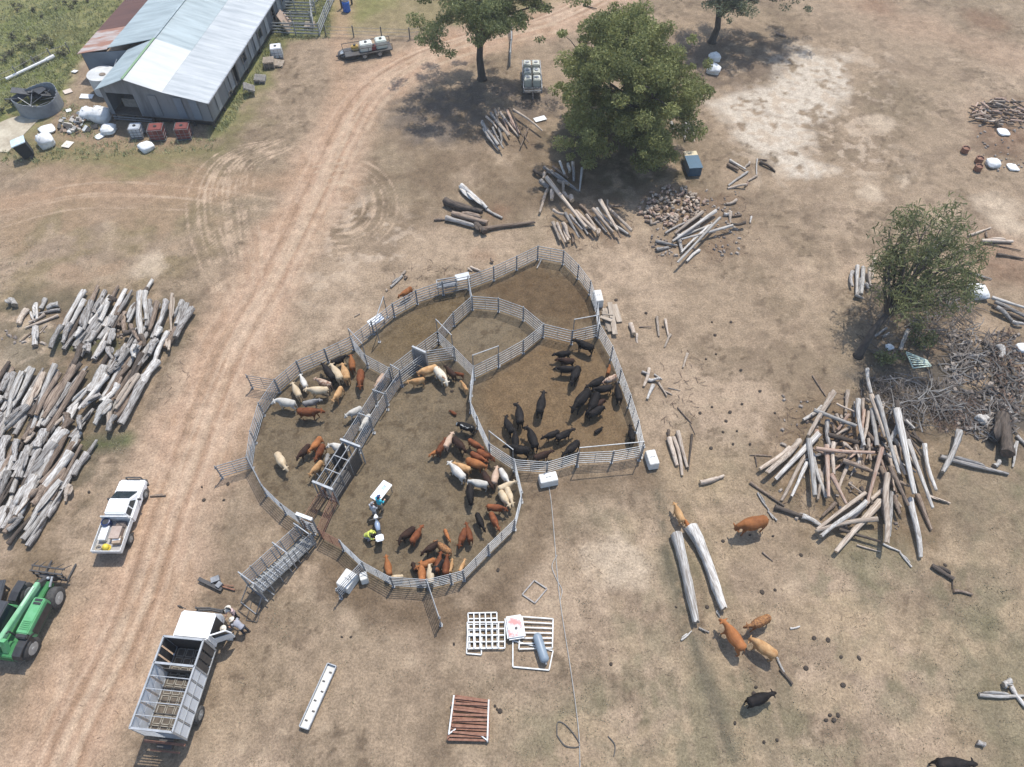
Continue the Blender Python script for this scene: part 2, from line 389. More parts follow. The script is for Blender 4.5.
# concrete apron left of the shed
P = [g(x,y,.06) for x,y in ((-30,150),(8,152),(25,133),(40,118),(33,112),(10,118),(-30,135))]
mb = MB(); mb.add(P+[p+Vector((0,0,-.1)) for p in P], [tuple(range(7)), tuple(range(13,6,-1))]+[(i,(i+1)%7,7+(i+1)%7,7+i) for i in range(7)])
tag(mb.build('concrete_path', mat('concrete', lin((182,172,150)), lin((150,138,118)), 1.2, .9)), kind='structure')
del X, Y, GX, GY, C0
# ================================================================ YARD FENCES
ZT = 1.6
def zz(org, s, pts): return [(org[0]+x/s, org[1]+y/s) for x, y in pts]
def T(px, py, z=ZT): return g(px, py, z)
def flat(p, z=0): return Vector((p.x, p.y, z))
def panel(a, b, parent, m=None, h=ZT, nr=6, name='panel', org=Vector((0,0,0))):
    """one portable panel: two stiles, oval rails"""
    a = flat(a)-org; b = flat(b)-org; t = (b-a).normalized(); a = a+t*.035; b = b-t*.035
    mb = MB()
    for p in (a, b): mb.bar(p+Vector((0,0,.04)), p+Vector((0,0,h)), .05)
    for i in range(nr):
        z = .22+(h-.27)*i/(nr-1)
        mb.bar(a+Vector((0,0,z)), b+Vector((0,0,z)), .045, .085, n=6)
    mid = (a+b)/2
    mb.bar(mid+Vector((0,0,.2)), mid+Vector((0,0,h-.04)), .025, .03)
    return mb.build(name, m or GALV, parent)
def post(p, parent, h=ZT+.08, m=None, org=Vector((0,0,0))):
    p = flat(p)-org; mb = MB(); mb.bar(p, p+Vector((0,0,h)), .065, n=6)
    for z in (.35, h-.3): mb.box(p+Vector((0,0,z)), (.13,.13,.09))
    mb.box(p+Vector((0,0,.012)), (.2,.2,.02))
    return mb.build('post', m or GALVD, parent)
def fence(tops, label, group='portable steel fence runs of the cattle yards', h=ZT, m=None, hoop=None, cat='fence', name='yard_fence', ends=(1,1), split=2.9):
    P = [T(*p, z=h) for p in tops]; o = flat(P[0]); r = empty(name, o, 0, label, cat, group)
    if True:
        Q = [P[0]]
        for a, b in zip(P, P[1:]):
            k = max(1, round((b-a).length/split+.05))
            for i in range(1, k+1): Q.append(a+(b-a)*i/k)
    for a, b in zip(Q, Q[1:]): panel(a, b, r, m, h, org=o)
    for i, p in enumerate(Q):
        if (i == 0 and not ends[0]) or (i == len(Q)-1 and not ends[1]): continue
        post(p, r, h+.08, org=o)
    return r
def hoop(a, b, label, z=2.45, z0=1.0):
    """tall gate bow over a gateway; a,b pixel ends of the top bar"""
    A = g(*a, z); B = g(*b, z); o = flat(A); r = empty('gate_bow', o, 0, label, 'gate bow', 'tall steel bows over the gateways')
    mb = MB(); mb.bar(Vector((0,0,z)), B-o, .07, .07, n=6); mb.build('top_bar', GALV, r)
    for p in (A, B):
        q = flat(p)-o; mb = MB(); mb.bar(q, q+Vector((0,0,z+.03)), .07, n=6); mb.box(q+Vector((0,0,.02)), (.22,.22,.03)); mb.build('post', GALVD, r)
    return r
fence([(246,456),(249.5,431),(258,403),(274,379.5),(296,361),(324,348.8),(350.5,336.5)], 'curved grey rail fence round the upper left side of the left pen')
fence([(350.5,336.5),(370.8,321),(392,303.6),(415.4,290.3),(442,281.3),(468,276),(493.6,266.6),(516.8,256),(538,245.8)], 'long rail fence along the upper left of the yards up to the topmost corner', ends=(0,1))
fence([(538,245.8),(563.9,250.5),(578.8,264.9),(591,281),(598,302),(600,324)], 'rail fence curving down from the topmost corner to the stacked planks', ends=(0,1))
fence([(600,324),(613,346.5),(621.5,369),(631,395),(639,420),(644.5,445.5)], 'straight right hand rail fence beside the black cattle, ending at a white block', ends=(0,1))
fence([(644.5,445.5),(614,451),(578.5,452.7),(547.6,462),(514.4,459.5)], 'rail fence along the bottom of the black cattle pen behind two white blocks', ends=(0,0))
fence([(437.3,331),(454,347),(473.3,366.5),(470.5,383),(469.6,400),(476.7,416),(489.2,443),(514.4,459.5)], 'long curving rail fence between the middle pen and the black cattle pen')
fence([(514.4,459.5),(522,491),(515,519),(488.2,544.5),(462.8,570.5),(450,574),(426.5,579.5),(390,577),(361,561),(339,540)], 'rail fence bowed round the bottom of the middle pen behind the red cattle', ends=(0,1))
fence([(246,456),(260.5,484),(280,503),(309,524)], 'rail fence on the lower left of the left pen, running down to the loading ramp', ends=(0,1))
fence([(274,379.5),(246,375)], 'short rusty brown wing panel sticking out at the upper left of the yards', 'loose wing panels outside the yards', m=mat('weathered_steel',(.24,.19,.16),(.33,.3,.27),3,.7), ends=(0,1), split=4)
fence([(246,457),(214.5,466.5)], 'grey wing panel sticking out to the left, nearest the dirt road', 'loose wing panels outside the yards', ends=(0,1), split=5)
fence([(361.3,561.5),(335.9,588.9)], 'short rail wing beside the white box at the bottom of the yards', 'loose wing panels outside the yards', ends=(0,1), split=4)
fence([(426.5,579.5),(438.9,616.5)], 'open gate panel standing straight out from the bottom of the yards', 'loose wing panels outside the yards', ends=(0,1), split=4, name='open_gate', cat='gate')
fence([(350.5,337),(364.6,354.5),(388.8,367.8)], 'short bent rail fence between the left pen and the upper left pen', ends=(0,0))
fence([(388.8,367.8),(412.3,349.5),(437.3,331),(453,312.5),(471.8,296)], 'straight rail fence from the race up to the top corner of the small diamond pen', ends=(1,1))
fence([(471.8,296),(498.3,298),(523.5,307),(543.7,323.8)], 'rail fence over the top of the small diamond pen', ends=(0,1))
fence([(543.7,323.8),(523.5,340),(498.4,354),(473.3,366.3)], 'rail fence along the lower right of the small diamond pen', ends=(0,0))
fence([(543.7,323.8),(572.7,330.8),(600,324)], 'two panel fence between the small diamond pen and the right hand fence', ends=(0,0))
fence([(468,276.3),(471.8,296)], 'single gate panel seen end-on between the top fence and the diamond pen', ends=(0,0), split=5, name='yard_gate', cat='gate')
fence([(388.8,367.8),(374,389.5),(358,414.5),(343.5,437.5)], 'left hand rail fence of the cattle race above the crush', ends=(0,1))
fence([(425,352),(399.2,371.7),(385,392),(369,417.5),(356,440.5)], 'right hand rail fence of the cattle race above the crush', ends=(1,1))
fence([(425.5,351),(453,347)], 'rail gate between the race and the curving middle fence', ends=(0,0), split=5, name='yard_gate', cat='gate')
fence([(323,486),(301,520)], 'rusty left side of the short race below the crush', m=RUST, ends=(0,0), name='race_fence')
fence([(333,492),(317,528)], 'rusty right side of the short race below the crush', m=RUST, ends=(0,0), name='race_fence')
fence([(318,529),(339,540)], 'rusty red gate between the loading ramp and the bottom fence', m=RUST, ends=(0,0), split=5, name='yard_gate', cat='gate')
hoop((348,328.5),(362,343.6),'gate bow over the bent fence between left pen and upper left pen')
hoop((435.8,319.3),(451.4,335),'gate bow at the left corner of the small diamond pen')
hoop((472.5,355.3),(498.4,346),'gate bow over the lower fence of the small diamond pen')
hoop((574.5,319.4),(599,315),'gate bow above the black steer standing by the right hand corner')
hoop((489,431),(513,449.5),'gate bow at the lower left corner of the black cattle pen')
hoop((580,447.7),(644,441.7),'long gate bow over the bottom fence of the black cattle pen')
hoop((374.7,321.6),(383.3,296.6),'leaning looking gate bow outside the upper left fence',z=2.4)
for i,(a,b) in enumerate((((372.4,389.5),(383.8,393.5)),((358.8,413.2),(369.5,417)),((390.4,364.5),(399,369.5)))):
    hoop(a,b,('lowest but one of the cross bows over the race','lowest cross bow over the race just above the crush','topmost cross bow over the race')[i],z=2.05)
# slide gate across the race
A, B = g(412.3,346.5,2.1), g(425.5,352.5,2.1); o = flat(A); r = empty('slide_gate', o, 0, 'tall solid grey slide gate across the upper end of the race', 'gate')
q = B-A; mb = MB(); mb.add([Vector((0,0,.1)),q+Vector((0,0,.1)),q+Vector((0,0,1.9)),Vector((0,0,1.9)),Vector((0.03,.04,.1)),q+Vector((.03,.04,.1)),q+Vector((.03,.04,1.9)),Vector((.03,.04,1.9))],[(0,1,2,3),(7,6,5,4),(0,4,5,1),(1,5,6,2),(2,6,7,3),(3,7,4,0)]); mb.build('sheet', GALVD, r)
mb = MB(); mb.bar(Vector((0,0,2.1)), q+Vector((0,0,2.1)), .14, .12)
for p in (Vector((0,0,0)), q): mb.bar(p, p+Vector((0,0,2.1)), .09)
mb.build('frame', GALV, r)
# ---- cattle crush
A = (g(349.5,444.5,2.1)); B = g(323.5,484.5,2.1); c = flat((A+B)/2); d = flat(A-B); L = d.length
r = empty('cattle_crush', c, math.atan2(d.y,d.x), 'heavy dark steel cattle crush with open top at the lower end of the race', 'cattle crush')
w = .55; h = 2.05
mb = MB()
for x in (-L/2, -L/6, L/6, L/2):
    for y in (-w, w): mb.bar((x,y,0),(x,y,h),.09)
for y in (-w, 0, w): mb.bar((-L/2,y,h),(L/2,y,h),.05)
for x in (-L/2, -L/6, L/6, L/2): mb.bar((x,-w,h),(x,w,h),.06)
mb.build('frame', GALVD, r)
for y in (-w-.03, w+.03):
    mb = MB()
    for z in (.45,.75,1.05,1.35,1.65): mb.bar((-L/2,y,z),(L/2,y,z),.05,.1,n=6)
    mb.box((0,y,.25),(L,.03,.4)); mb.box((L*.28,y,1.2),(L*.4,.025,1.4)); mb.build('side_gate', DARKST, r)
mb = MB(); mb.box((0,0,.08),(L,1.0,.08)); mb.build('floor', DARKST, r)
for x in (-L/2-.1, L/2+.1):
    mb = MB(); mb.bar((x,-.75,h+.1),(x,.75,h+.1),.14,.12)
    for y in (-.75,-.25,.25,.75): mb.bar((x,y,.05),(x,y,h+.1),.07)
    mb.build('head_bail', GALV, r)
mb = MB(); mb.bar((-L*.3,w+.1,1.1),(-L*.3,w+.45,1.75),.05); mb.bar((L*.1,w+.1,1.1),(L*.12,w+.4,1.6),.05); mb.build('lever', GALVD, r)
# ---- loading ramp
T0 = g(302,525,2.2); T1 = g(249,583,2.2); c = flat(T0); d = flat(T1-T0); L = d.length
r = empty('loading_ramp', c, math.atan2(d.y,d.x), 'long grey steel loading ramp with a cleated floor leading down-left from the yards', 'loading ramp')
w = .5
def rz_(x): return .12+.95*min(max((x-.6)/(L-1.2),0),1)
mb = MB(); mb.add([(0,-w,rz_(0)),(L,-w,rz_(L)),(L,w,rz_(L)),(0,w,rz_(0)),(0,-w,rz_(0)-.05),(L,-w,rz_(L)-.05),(L,w,rz_(L)-.05),(0,w,rz_(0)-.05)],[(0,1,2,3),(7,6,5,4),(0,4,5,1),(1,5,6,2),(2,6,7,3),(3,7,4,0)])
mb.build('floor', mat('ramp_floor',(.12,.12,.11),(.2,.19,.17),8,.8), r)
mb = MB(); x = .5
while x < L:
    mb.bar((x,-w,rz_(x)*1.0+.03),(x,w,rz_(x)+.03),.05,.05); x += .28
for y in (-.2,.1): mb.bar((0.3,y,rz_(.3)+.035),(L,y,rz_(L)+.035),.05,.04)
mb.build('cleats', GALV, r)
for y in (-w-.04, w+.04):
    mb = MB(); k = 6
    for i in range(k+1):
        x = L*i/k; mb.bar((x,y,0),(x,y,rz_(x)+1.5),.06)
    for j in range(6): mb.bar((0,y,rz_(0)+.2+.26*j),(L,y,rz_(L)+.2+.26*j),.04,.08,n=6)
    mb.build('side_rail', GALV, r)
for x in (.15, L*.42, L-.05):
    mb = MB(); z = rz_(x)+1.85; mb.bar((x,-.62,z),(x,.62,z),.06)
    for y in (-.62,.62): mb.bar((x,y,0),(x,y,z),.07)
    mb.build('arch', GALV, r)
mb = MB(); mb.bar((L,-.9,.5),(L,.9,.5),.06); mb.bar((L-.5,-.9,.45),(L-.5,.9,.45),.06); mb.bar((L,.6,1.0),(L+.9,.65,.05),.05); mb.bar((L,-.6,1.0),(L+.9,-.65,.05),.05); mb.bar((L+.9,-.65,.05),(L+.9,.65,.05),.05)
mb.build('end_frame', GALVD, r)
# white top plate where ramp meets the yard
A, B = g(296,513.5,2.3), g(312,519.5,2.3); o = flat(A); r = empty('ramp_gate', o, 0, 'white topped steel gate frame between the ramp and the yards', 'gate')
q = B-A; mb = MB(); mb.bar(Vector((0,0,2.3)), q+Vector((0,0,2.3)), .2,.12); mb.build('top_bar', WHITED, r)
mb = MB()
for p in (Vector((0,0,0)), q): mb.bar(p, p+Vector((0,0,2.3)), .09)
for z in (.3,.6,.9,1.2,1.5): mb.bar(Vector((0,0,z)), q+Vector((0,0,z)), .05,.08)
mb.build('frame', GALVD, r)
# ---- white blocks against the fence
def block(px, py, dims, ang, label, m=None):
    r = empty('concrete_block', g(px,py), ang, label, 'concrete block', 'white concrete blocks against the yard fence')
    mb = MB(); mb.box((0,0,dims[2]/2), dims, top=(.94,.92)); mb.build('block', m or mat('white_concrete',(.68,.67,.63),(.52,.50,.45),2.5,.85), r, bevel=.03)
    mb = MB(); mb.path([(-.15,0,dims[2]-.02),(-.12,0,dims[2]+.07),(.12,0,dims[2]+.07),(.15,0,dims[2]-.02)],.02); mb.build('lifting_loop', GALVD, r); return r
block(548,482,(1.25,.75,.7),.22,'white block with a cable over it against the bottom yard fence')
block(651,462,(.7,1.2,.7),.18,'white block at the bottom right corner of the yards')
block(597.5,302,(.65,1.3,.8),.12,'white block beside the upper right fence next to the planks')
block(365,580,(.45,.55,.7),.3,'small white block at the foot of the short wing below the yards')
block(349,583,(.9,1.15,.75),-.5,'white square box behind the rails of the short wing below the yards')
for i,(px,py,a,L,lab) in enumerate(((378.5,330,.75,1.5,'white feed sheet hanging on the upper left fence near its lower end'),(463.5,287,.32,1.35,'white sheet fixed on the long upper fence near its middle'))):
    o = g(px,py,.0); r = empty('fence_sheet', o, a, lab, 'sheet', 'white sheets on the upper fence')
    mb = MB(); mb.box((0,.1,1.1),(L*.85,.04,.55),rx=-1.0); mb.build('sheet', WHITEP, r)
    [MB().bar((x,.07,0),(x,-.03,1.15),.04).build('leg', GALVD, r) for x in (-L/2+.06,L/2-.06)]
# dark latch frame (side gate window) on top fence
o = g(448,293,0); r = empty('hay_ring', o, .22, 'dark steel frame box on the long upper fence left of the white sheet', 'feeder')
mb = MB()
for z in (.9,1.4): 
    for a,b in (((-.8,-.15),(.8,-.15)),((.8,-.15),(.8,.25)),((.8,.25),(-.8,.25)),((-.8,.25),(-.8,-.15))): mb.bar((*a,z),(*b,z),.07)
mb.box((0,.05,.9),(1.6,.4,.03))
for x in (-.78,.78): mb.bar((x,.05,0),(x,.05,1.4),.07)
mb.build('frame', GALVD, r)
# ================================================================ CATTLE
def cow_mesh(name, yaw=0., pitch=0., walk=0., lie=False, calf=False):
    mb = MB()
    hz = -.62 if lie else 0
    body = [(-.84,1.12,.08,.08),(-.80,1.08,.20,.21),(-.68,1.05,.29,.30),(-.45,1.0,.30,.32),(-.1,.94,.36,.38),(.2,.94,.345,.39),(.42,.98,.28,.38),(.56,1.05,.22,.32)]
    if calf: body = [(x,z+.06,w*.82,h*.8) for x,z,w,h in body]
    rg = [(Vector((x,0,z+hz)), Vector((0,w,0)), Vector((0,0,h))) for x,z,w,h in body]
    # neck and head chain bent by yaw/pitch
    p = Vector((.56,0,1.05+hz)); cy = 0; cp = .25
    segs = [(.12,.17,.26),(.12,.14,.20),(.10,.125,.165),(.08,.13,.155),(.09,.13,.155),(.12,.11,.13),(.13,.085,.095),(.05,.06,.07)]
    head_i = 3
    for i,(L,w,h) in enumerate(segs):
        if i < 4: cy += yaw/4; cp += (pitch/4 if i else 0)
        if i == head_i: cp -= .75
        d = Vector((math.cos(cy)*math.cos(cp), math.sin(cy)*math.cos(cp), math.sin(cp)))
        p = p+d*L
        side = Vector((-math.sin(cy), math.cos(cy), 0)); up = side.cross(d)*-1
        up = d.cross(side) 
        rg.append((p.copy(), side*w, up*h))
        if i == 4: hp = p.copy(); hs = side.copy(); hu = up.copy(); hd = d.copy()
    mb.rings(rg, 14)
    # ears, poll
    for s in (-1,1):
        mb.path([hp+hs*s*.08+hu*.06-hd*.05, hp+hs*s*.20+hu*.07-hd*.08, hp+hs*s*.31+hu*.03-hd*.09], [.04,.06,.028])
    def leg(x, y, ph, hind):
        if lie:
            if hind: mb.path([(x,y*1.2,.4),(x+.3,y*1.9,.22),(x+.02,y*2.0,.10),(x+.35,y*2.1,.07)],[.16,.10,.06,.05],8)
            else: mb.path([(x,y,.35),(x+.22,y*1.3,.15),(x+.0,y*1.7,.08)],[.12,.07,.05],8)
            return
        s = ph*walk
        if hind:
            pts = [(x,y*.85,1.0),(x+.07+s*.3,y,.78),(x-.13+s*.7,y,.50),(x-.08+s,y,.26),(x-.04+s,y,.10),(x-.01+s,y,.0)]
            rs = [.19,.145,.065,.05,.055,.065]
        else:
            pts = [(x,y*.8,.95),(x+.0+s*.2,y,.70),(x+.01+s*.6,y,.42),(x+s*.85,y,.22),(x+.01+s,y,.09),(x+.03+s,y,.0)]
            rs = [.16,.11,.062,.048,.052,.06]
        mb.path([Vector(q) for q in pts], rs, 8)
    leg(.46,.17,1,False); leg(.44,-.17,-1,False); leg(-.62,.17,-1,True); leg(-.60,-.17,1,True)
    # tail
    mb.path([(-.82,0,1.16+hz),(-.93,0,1.05+hz),(-.95,.02,.75+hz*.8),(-.94,.03,.55+hz*.6),(-.94,.03,.42+hz*.45)],[.045,.032,.026,.045,.03],6)
    return remesh(mb, name, bpy.data.materials['cow_base'], .038)
def cowmat(nm, c1, c2, lo=.35, hi=.65, sc=1.3, r=.12):
    return mat('cow_'+nm, c1, c2, sc*1.6, .75, 0, .35, (1,1.3,1), 6, r, lo=lo, hi=hi, spec=.15)
cowmat('base',(.1,.1,.1),(.1,.1,.1))
CM = {'black': cowmat('black',(.008,.007,.007),(.020,.016,.014),r=.3),
 'dark': cowmat('dark',(.045,.022,.014),(.025,.015,.011)),
 'red': cowmat('red',(.20,.068,.026),(.10,.032,.015),r=.25),
 'orange': cowmat('orange',(.33,.13,.045),(.20,.075,.028),r=.2),
 'tan': cowmat('tan',(.50,.31,.15),(.33,.17,.07)),
 'cream': cowmat('cream',(.52,.42,.29),(.40,.30,.18)),
 'white': cowmat('white',(.55,.52,.46),(.38,.35,.30)),
 'grey': cowmat('grey',(.30,.29,.27),(.17,.16,.15)),
 'pink': cowmat('pink',(.50,.36,.26),(.38,.26,.18)),
 'roan': cowmat('roan',(.22,.11,.07),(.50,.38,.28),.42,.55,3.),
 'bw': cowmat('bw',(.012,.011,.011),(.6,.57,.5),.60,.63,1.2),
 'spot': cowmat('spot',(.62,.55,.43),(.33,.15,.07),.56,.62,2.2),
 'brindle': cowmat('brindle',(.30,.15,.06),(.13,.06,.03),.42,.58,5)}
POSE = {'s': cow_mesh('cow_standing'), 'l': cow_mesh('cow_looking_left', .75,-.1), 'r': cow_mesh('cow_looking_right', -.75,.1),
 'g': cow_mesh('cow_grazing', .1,-1.5), 'w': cow_mesh('cow_walking', .15,-.3,.14), 'x': cow_mesh('cow_walking_turned', -.35,-.4,.12), 'd': cow_mesh('cow_lying', .5,-.5,lie=True), 'c': cow_mesh('calf_standing', .25,-.2,.05,calf=True)}
LEN = {'s':2.2,'l':2.05,'r':2.05,'g':1.9,'w':2.2,'x':2.1,'d':2.1,'c':2.2}
def cow(hx, hy, rx, ry, color, pose, label, grp):
    z = 1.0 if pose not in 'dc' else .55
    a = g(hx,hy,z); b = g(rx,ry,z); d = flat(a-b); L = d.length
    lim = (1.0,1.6) if pose in 'c' else ((.7,2.2) if pose == 'd' else (1.45,2.4))
    L = min(max(L*.94, lim[0]), lim[1]); s = L/LEN[pose]; c = flat((a+b)/2); t = d.normalized()
    calf = pose == 'c' or (pose == 'd' and s < .7)
    o = bpy.data.objects.new('calf' if calf else 'cow', POSE[pose]); COL.objects.link(o)
    hd = math.atan2(t.y,t.x); o.rotation_euler = (0,0,hd)
    o.scale = (s, s*random.uniform(.95,1.1), max(s,.74) if pose not in 'cd' else s)
    o.location = c - t*(.25*s)
    o.material_slots[0].link = 'OBJECT'; o.material_slots[0].material = CM[color]
    tag(o, label, 'calf' if calf else 'cow', grp)
GL = 'cattle in the left pen'; GM = 'cattle in the middle pen'; GR = 'black cattle in the right hand pen'; GO = 'loose cattle outside the yards'
cows = [
# left pen, upper mob
(348,353,331,361,'black','s','black cow lying close along the top fence of the left pen',GL),
(319.8,360.7,334,378,'black','s','black cow facing up-left beside a cream cow in the left pen',GL),
(329,361,341,379,'cream','s','cream cow facing up-left, right beside the black cow in the left pen',GL),
(341,360,347,379,'tan','s','pale tan cow facing the top fence between cream and orange cattle',GL),
(350,351,352,368,'orange','s','orange cow tight in the top corner of the left pen',GL),
(358.5,389,360.5,368,'red','w','dark red cow walking down the picture away from the left pen mob',GL),
(374,386,383,373,'pink','s','pinkish cream cow against the upper end of the race fence',GL),
(298.5,371,305.5,386,'white','s','white calf-like cow nosing the top fence, left of the cream cattle',GL),
(290.5,379,299,395.5,'cream','s','narrow cream cow facing up-left at the left edge of the mob',GL),
(311,376,331,383.5,'roan','s','brown and grey flecked cow behind the large cream cow',GL),
(301,389,329,389,'cream','s','large cream cow lying across the centre of the left pen mob',GL),
(321,398,303,402,'grey','s','dark grey cow between the large cream cow and the long red cow',GL),
(331,402,341,385,'tan','x','tan cow with its head down facing down-left at the right of the mob',GL),
(326.6,411,296,411,'red','w','long bright red cow standing lowest in the upper left mob',GL),
(270.5,398,295,403,'white','l','silvery white cow alone at the left fence facing left',GL),
(342.5,415,361,406,'white','w','white cow walking left alone in the middle of the left pen',GL),
(359,428.5,369,413.5,'white','s','white cow standing inside the race just above the crush',GL),
# left pen, lower mob
(287,471,275.5,451,'cream','w','lone cream cow walking down the lower left of the left pen',GL),
(294,458.5,309,443,'dark','w','dark brown cow on the left of the lower left pen mob',GL),
(308,451,319,437,'orange','x','orange brown cow in the middle of the lower left pen mob',GL),
(313,461,323,442,'red','s','red brown cow beside the orange one, in the lower left pen mob',GL),
(307,475,321,460,'tan','w','small tan cow lowest in the lower left pen mob',GL),
(328,442,343,447,'white','l','creamy white cow with head up beside the top end of the crush',GL),
(324.5,466,328,453,'grey','c','grey calf squeezed between the lower mob and the crush',GL),
# middle pen upper
(414,373,436,366,'tan','g','long pale tan cow below the slide gate in the middle pen',GM),
(450,384,435,367,'spot','x','cream cow with brown patches facing down-right below the gate',GM),
(405,381,424,377.5,'tan','s','tan brown cow lowest of the bunch below the slide gate',GM),
(444,364,454,374,'dark','s','dark red brown cow against the rail gate in the middle pen',GM),
(453,372,462,374,'red','c','small brown calf right of the dark cow by the rail gate',GM),
(460,379,467,391,'tan','c','tan calf close to the curved fence in the middle pen',GM),
(449,407,455,411,'red','d','tiny red calf lying curled up alone in the middle pen',GM),
(457,421.5,470,426,'bw','g','black cow with a white face and belly near the curved fence',GM),
(452,432,446,443,'pink','s','pale pink cow in the small bunch left of centre in the middle pen',GM),
(445,438,439,448,'red','s','red cow left of the pale pink cow in the middle pen',GM),
(427.5,455.5,440,449,'orange','c','orange calf leftmost of the bunch in the middle pen',GM),
(466,450,455,438,'dark','g','dark brown cow right of the pale pink cow in the middle pen',GM),
(483,447,470.5,439.5,'red','s','dark red cow highest against the curved fence in the middle pen',GM),
(489,461,470,451,'red','s','second red cow down against the curved fence, above the bright red one',GM),
(495,457,479,450,'red','x','red cow with its nose at the curved fence behind the second red cow',GM),
(490,467,467,459,'orange','g','bright orange red cow lying across the top of the white cattle',GM),
(454,462,467,467,'tan','s','tan yellow cow partly behind the big white cow in the middle pen',GM),
(446,459,465,478,'white','s','big white cow facing up-left at the left of the middle pen mob',GM),
(467,479.5,484,482.5,'white','g','white cow standing crosswise just above the lone black cow',GM),
(492,486,484,472,'dark','w','dark brown cow among white cattle in the middle pen mob',GM),
(497,465,494,480,'pink','s','pinkish white cow left of the small white one by the curved fence',GM),
(510,483,500.5,468,'white','s','white cow facing down-right by the curved fence',GM),
(471,506,469.6,484,'black','g','black cow facing down, below the crosswise white cow in the middle pen',GM),
(517,479.5,499,487,'cream','s','cream cow facing right at the fence, highest of three cream cattle',GM),
(511,507,500,489,'cream','s','cream cow leftmost of the two facing down by the lower fence',GM),
(513,504,507,487,'cream','s','cream cow rightmost of the two facing down by the lower fence',GM),
(509,507,487,505,'red','x','red cow standing crosswise below the three cream cattle',GM),
(499,529,491,512,'red','w','red cow walking down beside the black one near the bottom fence',GM),
(485,531,476.5,511.5,'black','w','charcoal black cow near the bottom right fence of the middle pen',GM),
(466,522,470,537,'red','s','red cow facing up, right one of a close pair in the middle pen',GM),
(458.5,544,464.5,530,'red','w','red cow facing down, left one of a close pair in the middle pen',GM),
(449.5,541,445,530,'orange','c','small orange calf alone left of the close red pair',GM),
(398,538,410.5,529,'dark','l','dark brown cow facing left beside a lone red one near the motorbike',GM),
(422,524.5,412,539,'red','s','red cow facing up right beside the dark brown one near the motorbike',GM),
(421,552,436,542.5,'dark','w','dark brown cow topmost in the red mob at the bottom of the middle pen',GM),
(436,541,447,549,'brindle','s','brindled brown cow facing up-left in the bottom mob',GM),
(441,550,436,569,'red','s','red cow facing up in the middle of the bottom mob',GM),
(447,553,445,571,'red','s','red cow just right of the middle of the bottom mob',GM),
(415,567,433,559,'orange','s','orange cow reaching left across the bottom mob',GM),
(453,558,449.5,571,'tan','c','tan calf facing up, left of the last calf at the bottom fence',GM),
(465.5,558.5,460,570,'tan','c','tan calf facing up-right, rightmost at the bottom fence',GM),
(386,557,388,569,'orange','s','orange red cow alone at the lower left of the middle pen',GM),
(421,563,421.5,575,'orange','s','orange tan cow with its rump at the bottom fence',GM),
(429,565,430,577,'cream','s','cream cow squeezed against the bottom fence by the open gate',GM),
(388.5,576.5,402,576,'cream','c','cream calf lying along the lower left bottom fence',GM),
(417,574,413,564,'dark','c','dark calf hidden deepest against the bottom fence',GM),
(431,572,440,563,'black','s','black cow in shade in the centre of the bottom mob',GM),
# right pen
(570.5,338,595,348,'black','s','black steer standing crosswise nearest the upper right corner',GR),
(552,353,570,351,'black','s','black cow topmost of the three standing close together',GR),
(553.5,357.5,575.5,359.5,'dark','s','dark brown cow in the middle of three standing close together',GR),
(552,366.5,576,367,'black','s','black cow lowest of the three standing close together',GR),
(570,385,579,365,'black','w','black cow walking down below the three standing close together',GR),
(544.5,388.5,539,414,'black','s','black cow alone in the centre of the pen facing up',GR),
(518,400,520.5,423,'black','l','black cow looking up, second from the left in the pen',GR),
(502.5,413,513,431,'black','r','black cow leftmost in the pen with its head raised',GR),
(514.5,425,516,447,'black','s','black cow standing directly behind the leftmost one',GR),
(527,423,536,447,'black','l','black cow facing up, just right of the lower left bunch',GR),
(539.5,437.5,560,429.5,'black','s','black cow left one of two overlapping in the lower middle of the pen',GR),
(577,426,555.5,437,'black','s','black cow right one of two overlapping in the lower middle of the pen',GR),
(501,445,531,450.5,'black','s','long black cow lying along the lower left fence of the pen',GR),
(556,448,533,457,'dark','s','dark brown cow at the bottom fence of the black cattle pen',GR),
(560.5,456,579.5,439.5,'black','s','black cow facing down-left at the bottom fence beside the brown one',GR),
(568.5,414,590,390,'black','w','black cow on the left of the crowded group, head down-left',GR),
(583.5,387.5,605,376.5,'black','s','black cow topmost of the crowded group facing left',GR),
(590,388.5,613,385,'black','s','black cow standing crosswise in the crowded group',GR),
(616,379,620.5,399.5,'black','s','black cow against the right fence in the crowded group',GR),
(587,416,598,393,'black','x','black cow facing down in the middle of the crowded group',GR),
(607.5,404,589,412,'black','g','black cow facing right, lowest in the crowded group',GR),
(606,398,593,405,'dark','g','brownish black cow with head lowered in the crowded group',GR),
(605,423.5,595,430,'black','d','small black calf lying alone below the crowded group',GR),
(630,421,633.5,440,'black','s','black cow in the shade tight against the lower right fence',GR),
(610.5,363.5,608,373,'orange','c','orange calf, the only light one, by the right fence',GR),
(602,381,615,375,'roan','s','brown flecked cow behind the topmost of the crowded group',GR),
# outside
(397,296,411,286,'orange','x','orange cow grazing outside the upper left yard fence',GO),
(730,529,765,521.5,'orange','g','orange cow alone right of the two long logs',GO),
(719,615,744.5,652,'orange','w','long orange cow walking up-left below the two long logs',GO),
(744,629,771,616,'brindle','x','tan and brown striped cow next to the long orange cow',GO),
(746,635,776,655,'tan','g','pale tan cow behind the long orange cow, nose to the ground',GO),
(779,691,747,703,'black','s','black cow alone in the lower right paddock',GO),
(980,764,934,765,'black','s','black cow cut off by the bottom edge at the lower right',GO),
(673.5,499,684,521,'tan','s','tan cow standing at the upper end of the two long logs',GO),
(683,516,691,529,'orange','c','small tan calf between the ends of the two long logs',GO),
]
for c_ in cows: cow(*c_)
